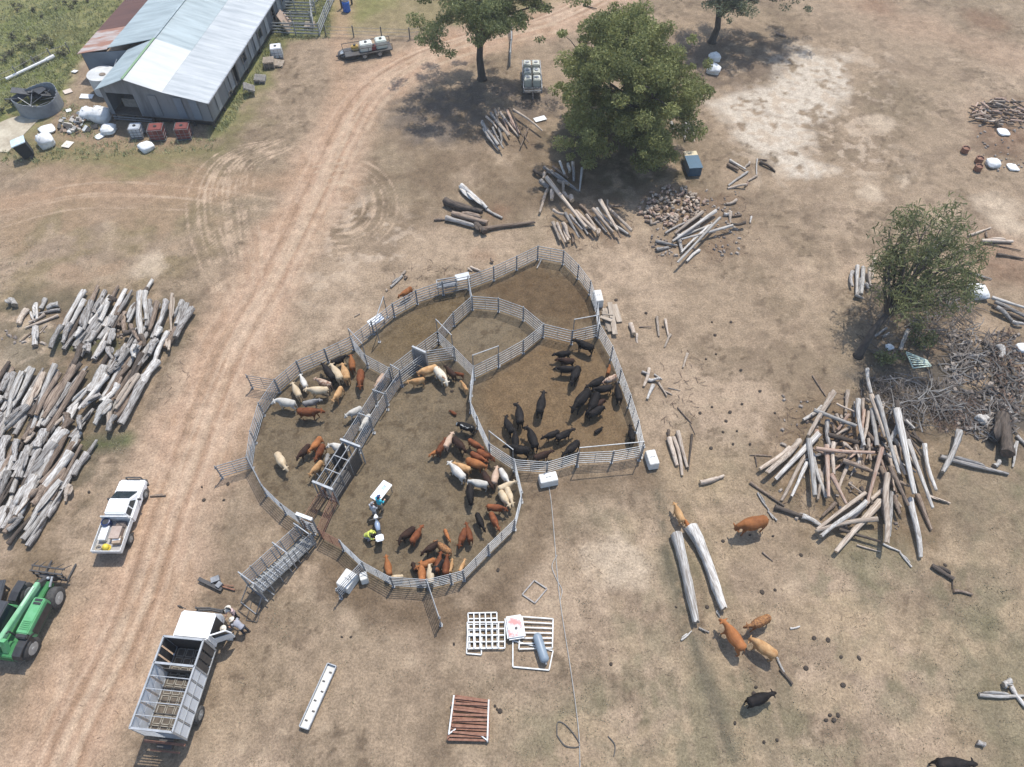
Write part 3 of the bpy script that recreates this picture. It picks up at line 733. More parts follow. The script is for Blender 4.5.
# ================================================================ LOGS
def log_mesh(seed, bend=.6, knob=.12, taper=.8, seg=12, n=10, split=False):
    r = random.Random(seed); mb = MB(); rg = []; ph = r.uniform(0,6); off = [r.uniform(1-knob,1+knob) for _ in range(n)]
    for i in range(seg+1):
        t = i/seg; rad = (1-(1-taper)*t)*(1+knob*.7*math.sin(t*9+ph)*r.uniform(.5,1)); yy = bend*math.sin(t*PI*r.uniform(.98,1.02)+ph*.3)*1.0; zz_ = .25*bend*math.sin(t*5+ph)
        rg.append((t-.5, yy-bend*.5, zz_, rad))
    vs = []
    for x,y,z,rad in rg:
        for k in range(n):
            q = 2*PI*k/n; w = rad*off[k]*(1+r.uniform(-knob,knob)*.4); vs.append((x+(r.uniform(-.012,.012) if abs(x) > .49 else 0), y+math.cos(q)*w, z+math.sin(q)*w))
    m = len(rg); fs = [(i*n+k,i*n+(k+1)%n,(i+1)*n+(k+1)%n,(i+1)*n+k) for i in range(m-1) for k in range(n)]
    mb.add(vs, fs, 0); mb.f += [tuple(range(n-1,-1,-1)), tuple(range((m-1)*n,m*n))]; mb.mi += [1,1]
    if split:
        for s in range(r.randint(1,2)):
            x = r.uniform(-.3,.35); q = r.uniform(0,PI); mb.path([(x,math.cos(q)*.5,math.sin(q)*.5),(x+.05,math.cos(q)*1.5,math.sin(q)*1.5),(x+.09,math.cos(q)*2.0,math.sin(q)*2.0)],[.35,.25,.15],6)
    me = mb.mesh('log', [LOGM['grey'], ENDM['grey']]); 
    for p in me.polygons: p.use_smooth = p.material_index == 0
    return me
def lm(nm, c1, c2, e1, e2):
    LOGM[nm] = mat('bark_'+nm, c1, c2, 1.5, .95, 0, .8, (3.5,2.6,2.6), 8, .28, lo=.40, hi=.60, spec=.15)
    ENDM[nm] = mat('cut_'+nm, e1, e2, 2.5, .9, 0, 0, (1,1,1), 3, .2)
LOGM = {}; ENDM = {}
lm('pale', (.52,.50,.46), (.24,.21,.18), (.36,.29,.21), (.2,.16,.12))
lm('grey', (.40,.38,.35), (.13,.11,.095), (.24,.19,.14), (.09,.07,.055))
lm('brown', (.27,.21,.16), (.11,.078,.058), (.40,.27,.16), (.26,.16,.1))
lm('tan', (.48,.41,.33), (.25,.19,.145), (.5,.38,.25), (.36,.26,.16))
lm('red', (.24,.14,.10), (.42,.33,.26), (.42,.27,.17), (.3,.18,.1))
lm('dark', (.055,.045,.038), (.12,.095,.075), (.12,.08,.06), (.05,.04,.03))
CW = {'pale':'pale silvery','grey':'weathered grey','brown':'brown barked','tan':'light tan','red':'reddish brown','dark':'dark charred'}
LG = {'rough': [log_mesh(i, bend=random.uniform(-.8,.8), knob=.16, taper=random.uniform(.5,.88), split=i%3==0, n=12) for i in range(10)],
      'pole': [log_mesh(20+i, bend=random.uniform(-1.5,1.5), knob=.09, taper=random.uniform(.5,.85)) for i in range(6)],
      'fire': [log_mesh(40+i, bend=.1, knob=.16, taper=.95, seg=3, n=7) for i in range(4)]}
LGN = [0]
def log(a, b, r, color, kind, place, grp, name='log', cat='log', lab=None):
    d = b-a; L = d.length
    if L < .05: return
    LGN[0] += 1
    o = bpy.data.objects.new(name, LG[kind][LGN[0] % len(LG[kind])]); COL.objects.link(o)
    o.location = (a+b)/2; roll = random.uniform(0,6.28) if kind != 'rough' else random.uniform(-.5,.5)
    t = d.normalized(); R = t.to_track_quat('X','Z').to_matrix() @ Matrix.Rotation(roll,3,'X')
    if random.random() < .5 and kind == 'pole': pass
    o.rotation_euler = R.to_euler(); o.scale = (L, r, r)
    for i, D in ((0,LOGM),(1,ENDM)): o.material_slots[i].link = 'OBJECT'; o.material_slots[i].material = D[color]
    tag(o, lab or (CW[color]+' '+cat+' '+place), cat, grp); return o
def logs(org, s, segs, r, cols, kind, place, grp, z=None, ztop=None, **k):
    """segs: zoom-pixel segments (x0,y0,x1,y1[,radius[,colour[,height]]])"""
    for i, q in enumerate(segs):
        x0,y0,x1,y1 = q[:4]; rr = (q[4] if len(q) > 4 and q[4] else r)*random.uniform(.85,1.15)
        c = q[5] if len(q) > 5 and q[5] else random.choice(cols)
        h = q[6] if len(q) > 6 else (random.uniform(*z) if z else rr)
        h = max(h, rr*.9)
        a = g(org[0]+x0/s, org[1]+y0/s, h); b = g(org[0]+x1/s, org[1]+y1/s, h)
        if kind == 'rough' and z: a, b = a+(a-b)*.06, b+(b-a)*.06; rr *= .92
        if len(q) <= 6 and z: b.z = max(rr, h+random.uniform(-.15,.1)); a.z = max(rr, h+random.uniform(-.15,.1))
        log(a, b, rr, c, kind, place, grp, **k)
GS = ['grey','grey','pale','pale','pale','brown']
G1 = 'weathered logs stacked left of the dirt road'
A1 = [(425,65,325,220,.25,'pale'),(430,110,340,250,.22,'pale'),(465,120,430,250,.27,'grey'),(310,240,255,340,.22,'grey'),(360,230,310,320,.24,'grey'),(520,100,480,160,.22,'grey'),(410,250,385,290),(570,190,515,295,.26,'pale'),(440,270,390,335,.17,'grey'),(560,110,500,200,.24,'pale'),(500,190,455,270,.2,'grey'),(610,110,590,180,.22,'brown'),(690,120,660,215,.2,'pale'),(720,75,715,270,.26,'pale'),(750,70,735,200,.22,'pale'),(765,110,755,230,.2,'grey'),(800,120,770,250,.24,'brown'),(850,120,790,290,.24,'grey'),(880,75,865,250,.15,'tan'),(935,115,890,220,.25,'grey'),(975,150,900,290,.25,'grey'),(955,125,905,250,.2,'grey'),(865,260,865,355,.16,'tan'),(850,270,790,400,.22,'pale'),(800,310,750,370,.28,'grey'),(580,260,560,330,.25,'pale'),(540,320,490,385,.26,'grey'),(480,270,455,320,.2,'pale'),(700,340,670,390,.28,'pale'),(640,350,600,420,.22,'grey'),(640,270,690,260,.25,'dark'),(420,340,370,440,.2,'dark'),(600,230,620,180,.22,'brown'),(640,170,630,260,.24,'brown'),(670,230,690,300,.2,'brown'),(590,100,560,90,.2,'dark'),(820,250,800,290,.26,'pale'),(720,290,740,330,.26,'dark'),(560,350,560,400,.26,'grey'),(460,330,440,370,.2,'grey')]
logs((0,280),5.115,A1,.22,GS,'rough','at the upper end of the big stack left of the road',G1,z=(.35,.7))
A2 = [(800,420,730,520,.28,'pale'),(720,530,610,720,.27,'grey'),(700,490,600,650,.23,'tan'),(670,470,590,600,.16,'brown'),(650,450,540,580,.24,'brown'),(530,450,470,570,.32,'pale'),(540,500,410,650,.24,'pale'),(600,540,540,620,.22,'pale'),(560,620,470,720,.3,'pale'),(480,530,350,650,.18,'pale'),(400,500,320,640,.18,'tan'),(420,480,240,750,.22,'brown'),(370,450,230,690,.27,'brown'),(300,490,190,680,.25,'brown'),(280,455,150,740,.27,'pale'),(215,480,150,640,.22,'tan'),(190,560,90,700,.24,'brown'),(165,470,60,660,.27,'pale'),(110,480,20,690,.26,'pale'),(70,480,10,600,.24,'grey'),(40,480,0,560,.22,'grey'),(560,640,540,760,.2,'tan'),(140,650,30,760,.24,'grey'),(590,700,550,767,.2,'grey'),(410,700,400,767,.2,'grey'),(620,420,560,470,.24,'grey'),(660,360,600,440,.2,'grey'),(340,690,330,760,.22,'brown'),(510,590,420,640,.26,'grey'),(10,690,-70,767,.26,'grey'),(0,600,-90,700,.25,'pale'),(-10,480,-90,620,.25,'brown'),(410,430,350,500,.2,'dark')]
logs((0,280),5.115,A2,.24,GS,'rough','in the middle row of the big stack left of the road',G1,z=(.45,.75))
A3 = [(345,170,230,330,.4,'pale'),(300,260,90,500,.36,'grey'),(430,180,350,300,.2,'pale'),(380,300,210,510,.36,'pale'),(470,300,330,450,.26,'grey'),(330,460,130,690,.22,'pale'),(200,430,80,620,.32,'pale'),(240,170,200,260,.3,'grey'),(130,300,60,500,.22,'pale'),(70,320,0,500,.2,'pale'),(40,210,0,330,.3,'grey'),(220,280,130,420,.26,'grey'),(150,260,110,420,.26,'grey'),(180,180,140,230,.2,'tan'),(80,560,30,700,.22,'grey'),(390,470,340,540,.18,'tan'),(240,480,170,560,.24,'brown'),(20,340,-60,520,.25,'pale'),(50,600,0,700,.22,'dark'),(40,400,-30,560,.26,'grey'),(10,230,-60,360,.25,'grey'),(100,230,60,330,.24,'grey'),(190,120,130,210,.24,'brown'),(370,80,260,160,.22,'tan'),(0,450,-80,600,.25,'grey'),(280,170,250,240,.2,'dark'),(120,640,40,700,.22,'grey'),(390,110,330,170,.26,'brown')]
logs((0,400),5.475,A3,.25,GS,'rough','at the lower end of the big stack left of the road',G1,z=(.3,.55))
# parallel logs filling the stack
for (poly_, nn) in (([(58,300),(186,298),(182,330),(150,352),(60,345)],26),([(-8,378),(38,372),(80,372),(120,358),(150,350),(140,395),(112,428),(60,436),(-8,428)],38),([(-8,430),(78,438),(92,460),(40,532),(-8,532)],34)):
    k_ = 0
    while k_ < nn:
        x = random.uniform(-8,190); y = random.uniform(295,535); c_ = False
        for (a0,b0),(a1,b1) in zip(poly_, poly_[1:]+poly_[:1]):
            if (b0 > y) != (b1 > y) and x < (a1-a0)*(y-b0)/(b1-b0)+a0: c_ = not c_
        if not c_: continue
        k_ += 1; q_ = random.uniform(.48,.8); L = random.uniform(13,21); z_ = random.uniform(.2,.42)
        log(g(x-L*q_,y+L,z_), g(x+L*q_,y-L,z_), random.uniform(.14,.22), random.choice(['grey','grey','pale','brown','dark']), 'rough', 'half covered in the big stack left of the road', G1)
logs((0,280),5.115,[(65,98,58,135,.24,'pale'),(135,150,90,225,.22,'tan'),(235,95,205,150,.18,'pale'),(185,120,190,200,.16,'pale'),(300,125,240,140,.22,'pale'),(310,155,200,165,.14,'grey'),(180,240,180,335,.24,'pale'),(300,180,130,245,.12,'tan'),(230,175,150,220,.14,'tan'),(160,165,170,215,.12,'pale'),(240,230,200,270,.06,'tan'),(160,270,110,310,.06,'brown')],.2,GS,'rough','lying loose at the left above the big stack',G1)
CT_ = ['grey','tan','brown','tan','grey']
GA = 'cut logs in the small heap under the shade tree'
logs((430,90),4.795,[(250,150,280,200),(290,110,350,200),(340,110,415,215,.15,'tan'),(370,100,425,205,.15,'red'),(380,85,445,225,.09,'dark'),(400,95,540,195,.14,'tan'),(470,185,435,275,.1,'brown'),(250,155,325,265),(260,190,320,290,.13,'grey'),(300,180,350,280),(305,150,300,240),(270,120,320,180),(330,90,325,130,.1,'tan'),(320,140,375,225,.16,'tan'),(390,150,420,200,.15,'red'),(350,140,385,215,.15,'red'),(275,220,330,280),(330,190,345,250),(290,190,330,230),(450,210,470,250,.08,'brown'),(310,100,335,170)],.14,['grey','grey','tan','brown'],'pole','in the heap nearest the shade tree trunk',GA,z=(.15,.75),name='cut_log',cat='cut log')
GB = 'big logs lying loose above the yards'
logs((430,90),4.795,[(150,460,275,565,.28,'pale'),(270,570,345,615,.13,'pale'),(75,528,240,600,.34,'dark'),(105,592,275,636,.3,'brown'),(75,615,230,655,.25,'grey'),(240,672,500,630,.2,'brown'),(20,622,85,622,.1,'brown'),(225,640,250,690,.26,'dark')],.2,CT_,'rough','of the loose group above the upper left yard fence',GB)
GC = 'cut logs in the heaps above the yards'
logs((430,90),4.795,[(545,365,720,495,.13,'grey'),(560,420,745,660,.2,'tan',.9),(620,345,650,400,.12,'pale'),(665,345,670,410,.2,'pale'),(685,350,690,430,.2,'pale'),(730,370,715,490,.14,'pale'),(500,385,545,420,.2,'dark'),(550,400,540,420,.18,'tan'),(530,440,570,470,.26,'grey'),(575,465,510,580,.16,'tan'),(590,480,580,520,.24,'tan'),(640,440,640,490,.2,'tan'),(600,400,700,470,.15,'pale'),(590,370,660,420,.16,'brown'),(670,510,690,530,.24,'tan'),(620,420,660,470,.16,'tan'),(580,390,640,440,.15,'grey'),(640,490,665,515,.2,'tan'),(560,380,600,410,.14,'grey')],.16,CT_,'pole','in the upper heap directly left of the bushy tree',GC,z=(.2,.6),name='cut_log',cat='cut log')
logs((430,90),4.795,[(590,635,625,725),(610,640,645,730),(630,640,685,700),(640,650,660,730),(650,590,715,710,.13,'grey',.8),(590,570,650,600,.16,'tan'),(670,600,730,670),(700,580,790,680,.17,'tan',.7),(715,545,790,600,.15,'brown'),(750,600,810,690),(780,570,880,680,.17,'tan',.6),(800,565,865,640,.17,'pale'),(815,530,900,670,.2,'tan',.8),(850,560,965,680,.17,'tan',.4),(850,545,910,565,.13,'brown'),(870,640,950,690),(790,610,850,680),(740,620,770,670),(700,600,760,690),(850,530,850,570,.09,'tan'),(800,670,825,695,.2,'tan'),(680,690,690,730,.15,'brown'),(900,680,915,710,.1,'brown')],.16,['grey','tan','tan','pale'],'pole','in the lower heap above the top corner of the yards',GC,z=(.15,.6),name='cut_log',cat='cut log')
GE = 'long grey poles beside the firewood heap'
E0 = (630,120)
logs(E0,5.113,[(320,505,175,580,.13,'grey'),(440,465,215,620,.17,'pale',.5),(460,500,240,725,.11,'pale',.8),(350,545,230,590,.14,'tan'),(420,535,215,615,.13,'pale'),(525,540,260,610,.14,'pale',.6),(590,525,520,535,.15,'dark',.5),(130,620,240,640,.16,'grey'),(135,665,195,645,.18,'grey'),(400,540,270,670,.14,'pale',.5),(355,665,285,720,.14,'pale'),(370,470,230,580,.2,'tan',.4),(350,540,290,580,.13,'pale'),(250,590,260,670,.2,'grey'),(330,560,270,590,.12,'tan'),(500,470,530,520,.15,'tan'),(480,480,520,480,.18,'pale')],.14,['pale','grey'],'pole','among the long ones below the firewood heap',GE,name='timber_pole',cat='timber pole')
logs(E0,5.113,[(570,485,510,495,.12,'brown'),(545,410,495,430,.15,'tan'),(510,205,590,255,.12,'pale'),(600,265,505,335,.13,'pale'),(500,345,590,335,.14,'tan'),(650,200,645,280,.09,'pale'),(700,205,655,200,.08,'brown'),(665,215,745,260,.16,'dark'),(650,285,600,310,.13,'tan'),(500,225,550,260,.14,'brown'),(605,215,600,245,.14,'tan'),(555,300,530,310,.08,'tan'),(620,495,615,525,.12,'pale'),(600,320,590,340,.1,'red')],.12,CT_,'pole','lying loose right of the firewood heap','loose small logs right of the firewood heap',name='branch',cat='branch')
logs(E0,5.113,[(280,5,310,80,.13,'grey'),(270,20,300,95,.12,'grey'),(290,0,320,60,.11,'pale'),(325,60,330,110,.07,'tan'),(210,10,225,50,.12,'pale'),(275,80,285,105,.14,'grey')],.12,CT_,'pole','at the right edge of the bushy tree','grey logs at the foot of the bushy tree')
# firewood heap
for i in range(150):
    a = random.uniform(0,6.28); rr = math.sqrt(random.random()); x = E0[0]+(215+172*rr*math.cos(a))/5.113; y = E0[1]+(440+105*rr*math.sin(a)-10*math.cos(a))/5.113
    h = .1+.35*max(0,1-rr)*random.random(); p = g(x,y,h); th = random.uniform(0,6.28); t = Vector((math.cos(th)*.2,math.sin(th)*.2,random.uniform(-.08,.12)))*random.uniform(.7,1.1)
    if p.z-abs(t.z) < .06: p.z = .1+abs(t.z)
    c = random.choice(['tan','red','tan','brown','red','tan'])
    log(p-t, p+t, random.uniform(.09,.16), c, 'fire', '', 'split firewood pieces heaped near the dark blue box', 'firewood_piece', 'firewood', CW[c]+' piece of split firewood in the heap below the dark blue box')
# big log heap right
F0 = (750,370)
GF = 'long logs in the big heap right of the yards'
PF = 'in the big heap right of the yards'
logs(F0,3.835,[(320,85,225,250,.2,'tan',.8),(310,90,270,190,.14,'tan'),(190,265,75,410,.2,'tan'),(150,300,40,385,.17,'tan'),(265,240,100,420,.2,'pale'),(220,320,120,495,.17,'tan'),(220,355,155,485,.14,'pale'),(228,265,245,485,.19,'pale',.7),(245,320,275,485,.17,'pale'),(295,195,300,300,.16,'grey'),(295,290,300,490,.19,'red',.6),(320,280,315,400,.15,'tan'),(310,400,370,515,.18,'red'),(245,155,410,210,.13,'pale',.8),(250,298,480,330,.17,'red',.9),(355,345,495,400,.19,'brown',.6),(505,300,450,515,.18,'red',.9),(415,110,430,290,.17,'pale',.7),(435,110,430,200,.13,'tan'),(470,150,480,290,.17,'pale',.5),(450,160,440,310,.14,'tan'),(450,-5,460,90,.15,'pale',.9),(465,95,520,260,.19,'tan',.8),(485,100,575,400,.19,'pale',1.1),(560,150,635,475,.22,'pale',1.0),(560,120,600,260,.14,'dark',.9),(560,210,545,290,.16,'pale'),(555,290,590,400,.16,'tan'),(605,270,700,530,.15,'pale',.7),(665,285,705,465,.17,'pale'),(600,190,630,225,.12,'pale'),(605,235,665,280,.11,'dark'),(540,400,495,660,.19,'tan',.8),(545,470,530,635,.16,'grey'),(535,370,610,520,.19,'brown',1.0),(620,490,658,712,.24,'pale'),(640,480,700,610,.16,'brown'),(440,470,260,615,.16,'tan',.6),(440,500,290,640,.17,'pale',.8),(510,460,380,575,.16,'tan'),(500,500,330,700,.24,'tan'),(490,570,250,610,.17,'tan',.6),(340,610,500,660,.12,'dark',.4),(300,250,420,270,.16,'dark'),(360,290,400,290,.22,'tan'),(440,300,500,300,.16,'dark'),(380,430,430,470,.06,'tan'),(265,380,280,450,.14,'tan'),(330,170,350,210,.15,'tan'),(380,170,330,230,.12,'red'),(390,200,340,260,.12,'tan'),(260,230,230,280,.14,'red'),(330,505,280,560,.13,'brown'),(310,200,330,230,.14,'brown'),(570,430,610,450,.13,'brown'),(500,370,520,420,.18,'brown'),(520,520,500,560,.18,'brown'),(560,480,570,550,.16,'brown'),(400,180,400,120,.08,'grey'),(330,130,400,160,.09,'tan'),(300,330,240,300,.15,'red'),(590,330,620,420,.13,'brown'),(470,330,520,330,.15,'dark'),(420,250,400,300,.12,'brown')],.16,['tan','pale'],'pole',PF,GF,z=(.2,.6),name='timber_pole',cat='timber pole')
for i in range(46):
    x = random.gauss(455,105); y = random.gauss(330,105)
    if not (210 < x < 650 and 120 < y < 560): continue
    a_ = random.gauss((x-455)/260, .45); L = random.uniform(35,80); z_ = random.uniform(.1,.3)
    log(g(F0[0]+(x-math.sin(a_)*L)/3.835, F0[1]+(y-math.cos(a_)*L)/3.835, z_), g(F0[0]+(x+math.sin(a_)*L)/3.835, F0[1]+(y+math.cos(a_)*L)/3.835, z_), random.uniform(.09,.16), random.choice(['tan','pale','brown','red','grey','dark']), 'pole', 'underneath in the big heap right of the yards', GF, 'timber_pole', 'timber pole')
logs(F0,3.835,[(510,665,575,700,.07,'pale'),(575,700,620,755,.06,'pale'),(95,525,200,560,.17,'dark'),(200,560,280,595,.16,'pale'),(30,470,70,540,.07,'pale'),(70,540,100,580,.06,'pale'),(0,430,70,480,.1,'brown'),(70,480,130,525,.09,'dark'),(680,480,767,510,.08,'tan'),(240,20,290,100,.06,'brown'),(410,670,500,700,.05,'tan'),(0,325,85,330,.04,'brown'),(20,330,28,370,.05,'brown')],.1,CT_,'rough','lying loose around the big heap','loose branches round the big log heap',name='branch',cat='branch')
R0 = (880,330)
logs(R0,5.111,[(405,520,330,730,.2,'pale',.5),(310,645,660,745,.16,'grey'),(640,440,605,625,.42,'dark'),(625,200,640,400,.16,'dark'),(700,540,750,600,.14,'pale'),(700,570,680,700,.11,'pale'),(145,0,100,100,.14,'pale'),(460,120,560,170,.09,'grey'),(560,170,660,215,.07,'grey'),(370,130,540,130,.16,'grey'),(610,85,630,140,.3,'pale'),(500,440,545,490,.26,'pale'),(0,320,70,290,.07,'grey'),(585,695,615,670,.16,'pale'),(640,380,660,430,.2,'grey'),(120,460,170,505,.1,'pale'),(170,520,215,580,.12,'dark'),(520,60,600,90,.12,'brown'),(400,80,470,60,.12,'grey')],.12,CT_,'rough','among the burnt rubbish at the right edge','logs among the burnt rubbish at the right')
S0 = (830,180)
logs(S0,3.835,[(85,350,80,410,.14,'grey'),(105,330,100,440,.17,'pale'),(130,330,120,440,.17,'pale'),(150,340,150,400,.14,'tan'),(170,300,160,380,.14,'tan'),(95,440,130,452,.17,'grey'),(115,380,108,445,.15,'grey'),(140,395,150,415,.15,'pale')],.15,CT_,'pole','in the small bundle left of the leaning tree','logs bundled left of the leaning tree',z=(.15,.4))
logs(S0,3.835,[(530,212,620,185,.11,'tan'),(580,232,700,235,.14,'tan'),(590,242,730,270,.07,'dark'),(640,285,744,300,.12,'dark'),(450,235,350,300,.18,'pale',.5),(320,320,370,320,.16,'pale'),(270,650,300,575,.12,'pale'),(170,600,220,570,.09,'pale'),(480,335,620,380,.1,'grey'),(600,200,600,220,.1,'brown'),(200,600,230,590,.1,'grey')],.12,CT_,'rough','scattered round the leaning tree','loose logs round the leaning tree',name='branch',cat='branch')
logs(S0,3.835,[(620,450,760,495,.17,'pale',.5),(630,470,760,525,.17,'grey'),(630,495,740,548,.17,'grey'),(625,485,690,505,.16,'dark'),(680,515,760,540,.15,'dark'),(700,540,744,555,.15,'grey')],.17,CT_,'pole','in the bundle at the right edge below the white bag','logs bundled at the right edge',z=(.2,.4))
for i in range(95):
    x = random.uniform(974,1034); y = 112+random.uniform(-15,14)*(1-abs(x-1004)/60); p = g(x,y,random.uniform(.08,.5)); th = random.gauss(-.35,.7); L = random.uniform(.5,1.2)
    t = Vector((math.cos(th),math.sin(th),random.uniform(-.05,.05)))*L/2
    c = random.choice(['brown','red','red','dark','tan']); log(p-t, p+t, random.uniform(.07,.13), c, 'fire', '', 'sticks heaped at the upper right edge', 'firewood_stick', 'stick', CW[c]+' short stick in the heap at the upper right edge')
logs((650,480),3.067,[(80,165,145,435,.42,'pale'),(125,145,235,393,.44,'pale')],.3,['pale'],'rough','','two long logs',lab='x')
q = [o for o in bpy.data.objects if o.get('group') == 'two long logs']
q[0]['label'] = 'left one of two long pale logs lying side by side below the white corner block'; q[1]['label'] = 'right one of two long pale logs lying side by side, its end sawn off'
logs((650,480),3.067,[(95,490,130,465,.06,'pale'),(150,452,180,470,.06,'grey'),(388,540,410,590,.08,'pale'),(400,580,435,628,.07,'dark'),(205,400,215,420,.05,'pale'),(430,455,460,450,.06,'pale'),(345,220,375,250,.06,'brown')],.06,['pale'],'rough','on the bare ground near the two long logs','sticks near the two long logs',name='branch',cat='branch')
logs((680,510),2.977,[(750,165,815,205,.17,'dark'),(810,205,812,235,.06,'dark'),(815,240,870,248,.1,'brown'),(890,548,1030,560,.12,'pale'),(960,518,990,520,.22,'pale'),(985,525,1030,590,.14,'pale'),(885,690,905,705,.14,'grey')],.1,['pale'],'rough','lying alone in the lower right paddock','loose timber in the lower right paddock')
N0 = (590,270)
logs(N0,3.65,[(245,170,250,240,.13,'tan'),(275,180,285,240,.11,'tan'),(295,235,270,280,.12,'tan'),(355,305,340,355,.13,'tan'),(150,195,155,235,.17,'tan'),(165,235,180,260,.13,'tan'),(215,360,200,425,.16,'tan'),(230,420,208,470,.17,'pale'),(235,380,262,400,.09,'pale'),(250,410,280,460,.09,'tan'),(190,370,215,385,.12,'grey'),(215,395,250,410,.14,'pale'),(270,440,300,455,.06,'tan'),(285,430,330,440,.04,'grey'),(320,500,370,560,.06,'brown'),(365,560,385,600,.04,'brown'),(180,207,225,207,.05,'brown')],.1,CT_,'pole','scattered right of the right hand yard fence','small logs right of the yards')
logs(N0,3.65,[(285,585,290,615,.1,'brown'),(290,612,315,712,.19,'tan'),(320,590,355,720,.17,'tan'),(305,610,342,748,.15,'tan'),(372,600,360,730,.08,'dark')],.1,CT_,'pole','in the row of four right of the white corner block','posts lying right of the corner block',name='wooden_post',cat='post')
logs((0,0),1,[(700,482,725,478,.2,'tan')],.2,['tan'],'rough','','single cut log',lab='short pale cut log lying alone right of the white corner block')
logs((0,0),1,[(150,496,166,495,.07,'brown'),(583,5,597,9,.1,'dark'),(776,34,786,36,.12,'brown')],.1,['brown'],'rough','lying by itself on the bare ground','single stray sticks',name='branch',cat='branch')
logs((345,270),6.39,[(390,5,345,45,.08,'tan'),(370,40,285,105,.1,'pale'),(270,125,262,132,.09,'tan'),(60,297,95,280,.05,'tan'),(380,40,400,45,.12,'brown')],.1,CT_,'rough','outside the upper left yard fence','branches outside the upper left fence',name='branch',cat='branch')
logs((440,235),5.69,[(175,180,228,205,.14,'tan'),(160,190,180,205,.1,'tan'),(290,150,300,145,.15,'brown'),(575,140,552,190,.07,'pale')],.1,CT_,'rough','by the long upper yard fence','branches by the long upper fence',name='branch',cat='branch')
# sawn planks by the right fence
for i,(x0,y0,x1,y1,w,z) in enumerate(((55,140,68,218,.45,.1),(72,118,92,235,.4,.3),(88,125,108,190,.45,.1),(38,170,80,185,.3,.45),(50,150,75,225,.4,.2),(45,160,85,165,.12,.6))):
    a = g(N0[0]+x0/3.65,N0[1]+y0/3.65,z); b = g(N0[0]+x1/3.65,N0[1]+y1/3.65,z); mb = MB(); c = (a+b)/2; d = b-a
    mb.box((0,0,0),(d.length,w,.09)); o = mb.build('plank', mat('sawn_slab',(.38,.32,.25),(.25,.2,.15),2,.9,0,.3,(.6,4,4),rnd=.2), bevel=.01); o.location = c; o.rotation_euler = (0,0,math.atan2(d.y,d.x))
    tag(o, 'rough sawn wooden slab in the small stack beside the upper right fence', 'plank', 'sawn slabs beside the fence')
# ================================================================ SHED
O = Vector((-29.4,62.6,0)); ang = math.atan2(.992,.125)  # local x = depth along the shed, local y = left
r = empty('farm_shed', O, ang, 'long corrugated iron shed with pale sheet roof and rusty lean-to at the upper left', 'shed')
BL = corr('wall_iron', (.26,.285,.31), (.15,.165,.185), .35, 3.2, 'X', .5, .35, (1,1,.25), .4, .6)
BLF = corr('wall_iron_front', (.23,.255,.28), (.13,.145,.165), .45, 3.2, 'Y', .5, .35, (1,1,.2), .42, .58)
RW = corr('roof_white', (.54,.545,.53), (.46,.465,.45), .8, 2.6, 'X', .6, 0, (2,.3,1))
RP = corr('roof_pale', (.47,.485,.48), (.30,.325,.33), .6, 2.6, 'X', .6, 0, (3,.3,1))
RB = corr('roof_blue', (.36,.42,.425), (.24,.285,.29), .6, 2.6, 'X', .6, 0, (3,.3,1))
RR = corr('roof_rust', (.125,.058,.044), (.085,.04,.032), .35, 2.6, 'X', .75, .1, (3,.3,1))
RR2 = corr('roof_rust_pale', (.30,.15,.10), (.42,.38,.35), .8, 2.6, 'X', .7, .1, (2.5,.3,1), .42, .58)
LT = 30.0
def wq(w,l,z): return Vector((l,w,z))
def sheet(pts, name, m, t=.05, parent=None):
    a,b,c,d = [Vector(p) for p in pts]; nrm = (b-a).cross(d-a).normalized()
    if nrm.z < 0: nrm = -nrm
    lo = [p-nrm*t for p in (a,b,c,d)]
    mb = MB(); mb.add([a,b,c,d]+lo, [(0,1,2,3),(7,6,5,4),(0,4,5,1),(1,5,6,2),(2,6,7,3),(3,7,4,0)]); return mb.build(name, m, parent or r)
sheet([wq(-.25,-.3,2.95),wq(4,-.3,3.78),wq(4,LT,3.78),wq(-.25,LT,2.95)],'roof',RP)
sheet([wq(4.003,-.3,3.79),wq(7.5,-.3,4.85),wq(7.5,7.1,4.85),wq(4.003,7.1,3.79)],'roof',RW)
sheet([wq(4.003,7.103,3.79),wq(7.5,7.103,4.85),wq(7.5,LT,4.85),wq(4.003,LT,3.79)],'roof',RB)
sheet([wq(7.503,-.3,4.85),wq(10.9,-.3,3.5),wq(10.9,7.1,3.5),wq(7.503,7.1,4.85)],'roof',RB)
sheet([wq(7.503,7.103,4.85),wq(13.1,7.103,3.5),wq(13.1,LT,3.5),wq(7.503,LT,4.85)],'roof',RB)
sheet([wq(13.103,6.9,3.47),wq(16.7,6.9,2.7),wq(16.7,11.5,2.7),wq(13.103,11.5,3.47)],'roof',RR2)
sheet([wq(13.103,11.503,3.49),wq(16.7,11.503,2.72),wq(16.7,LT,2.72),wq(13.103,LT,3.49)],'roof',RR)
mb = MB(); mb.bar(wq(7.5,-.3,4.9),wq(7.5,7.1,4.9),.22,.05); mb.build('ridge_cap', mat('green_trim',(.16,.26,.13),(.2,.3,.17),3,.6), r)
mb = MB(); mb.bar(wq(7.5,7.1,4.9),wq(7.5,LT,4.9),.25,.05); mb.build('ridge_cap', RB, r)
mb = MB(); mb.bar(wq(-.3,-.3,2.9),wq(-.3,LT,2.9),.12,.12); mb.build('gutter', GALV, r)
FB = .75  # floor height, walls stop short above stumps
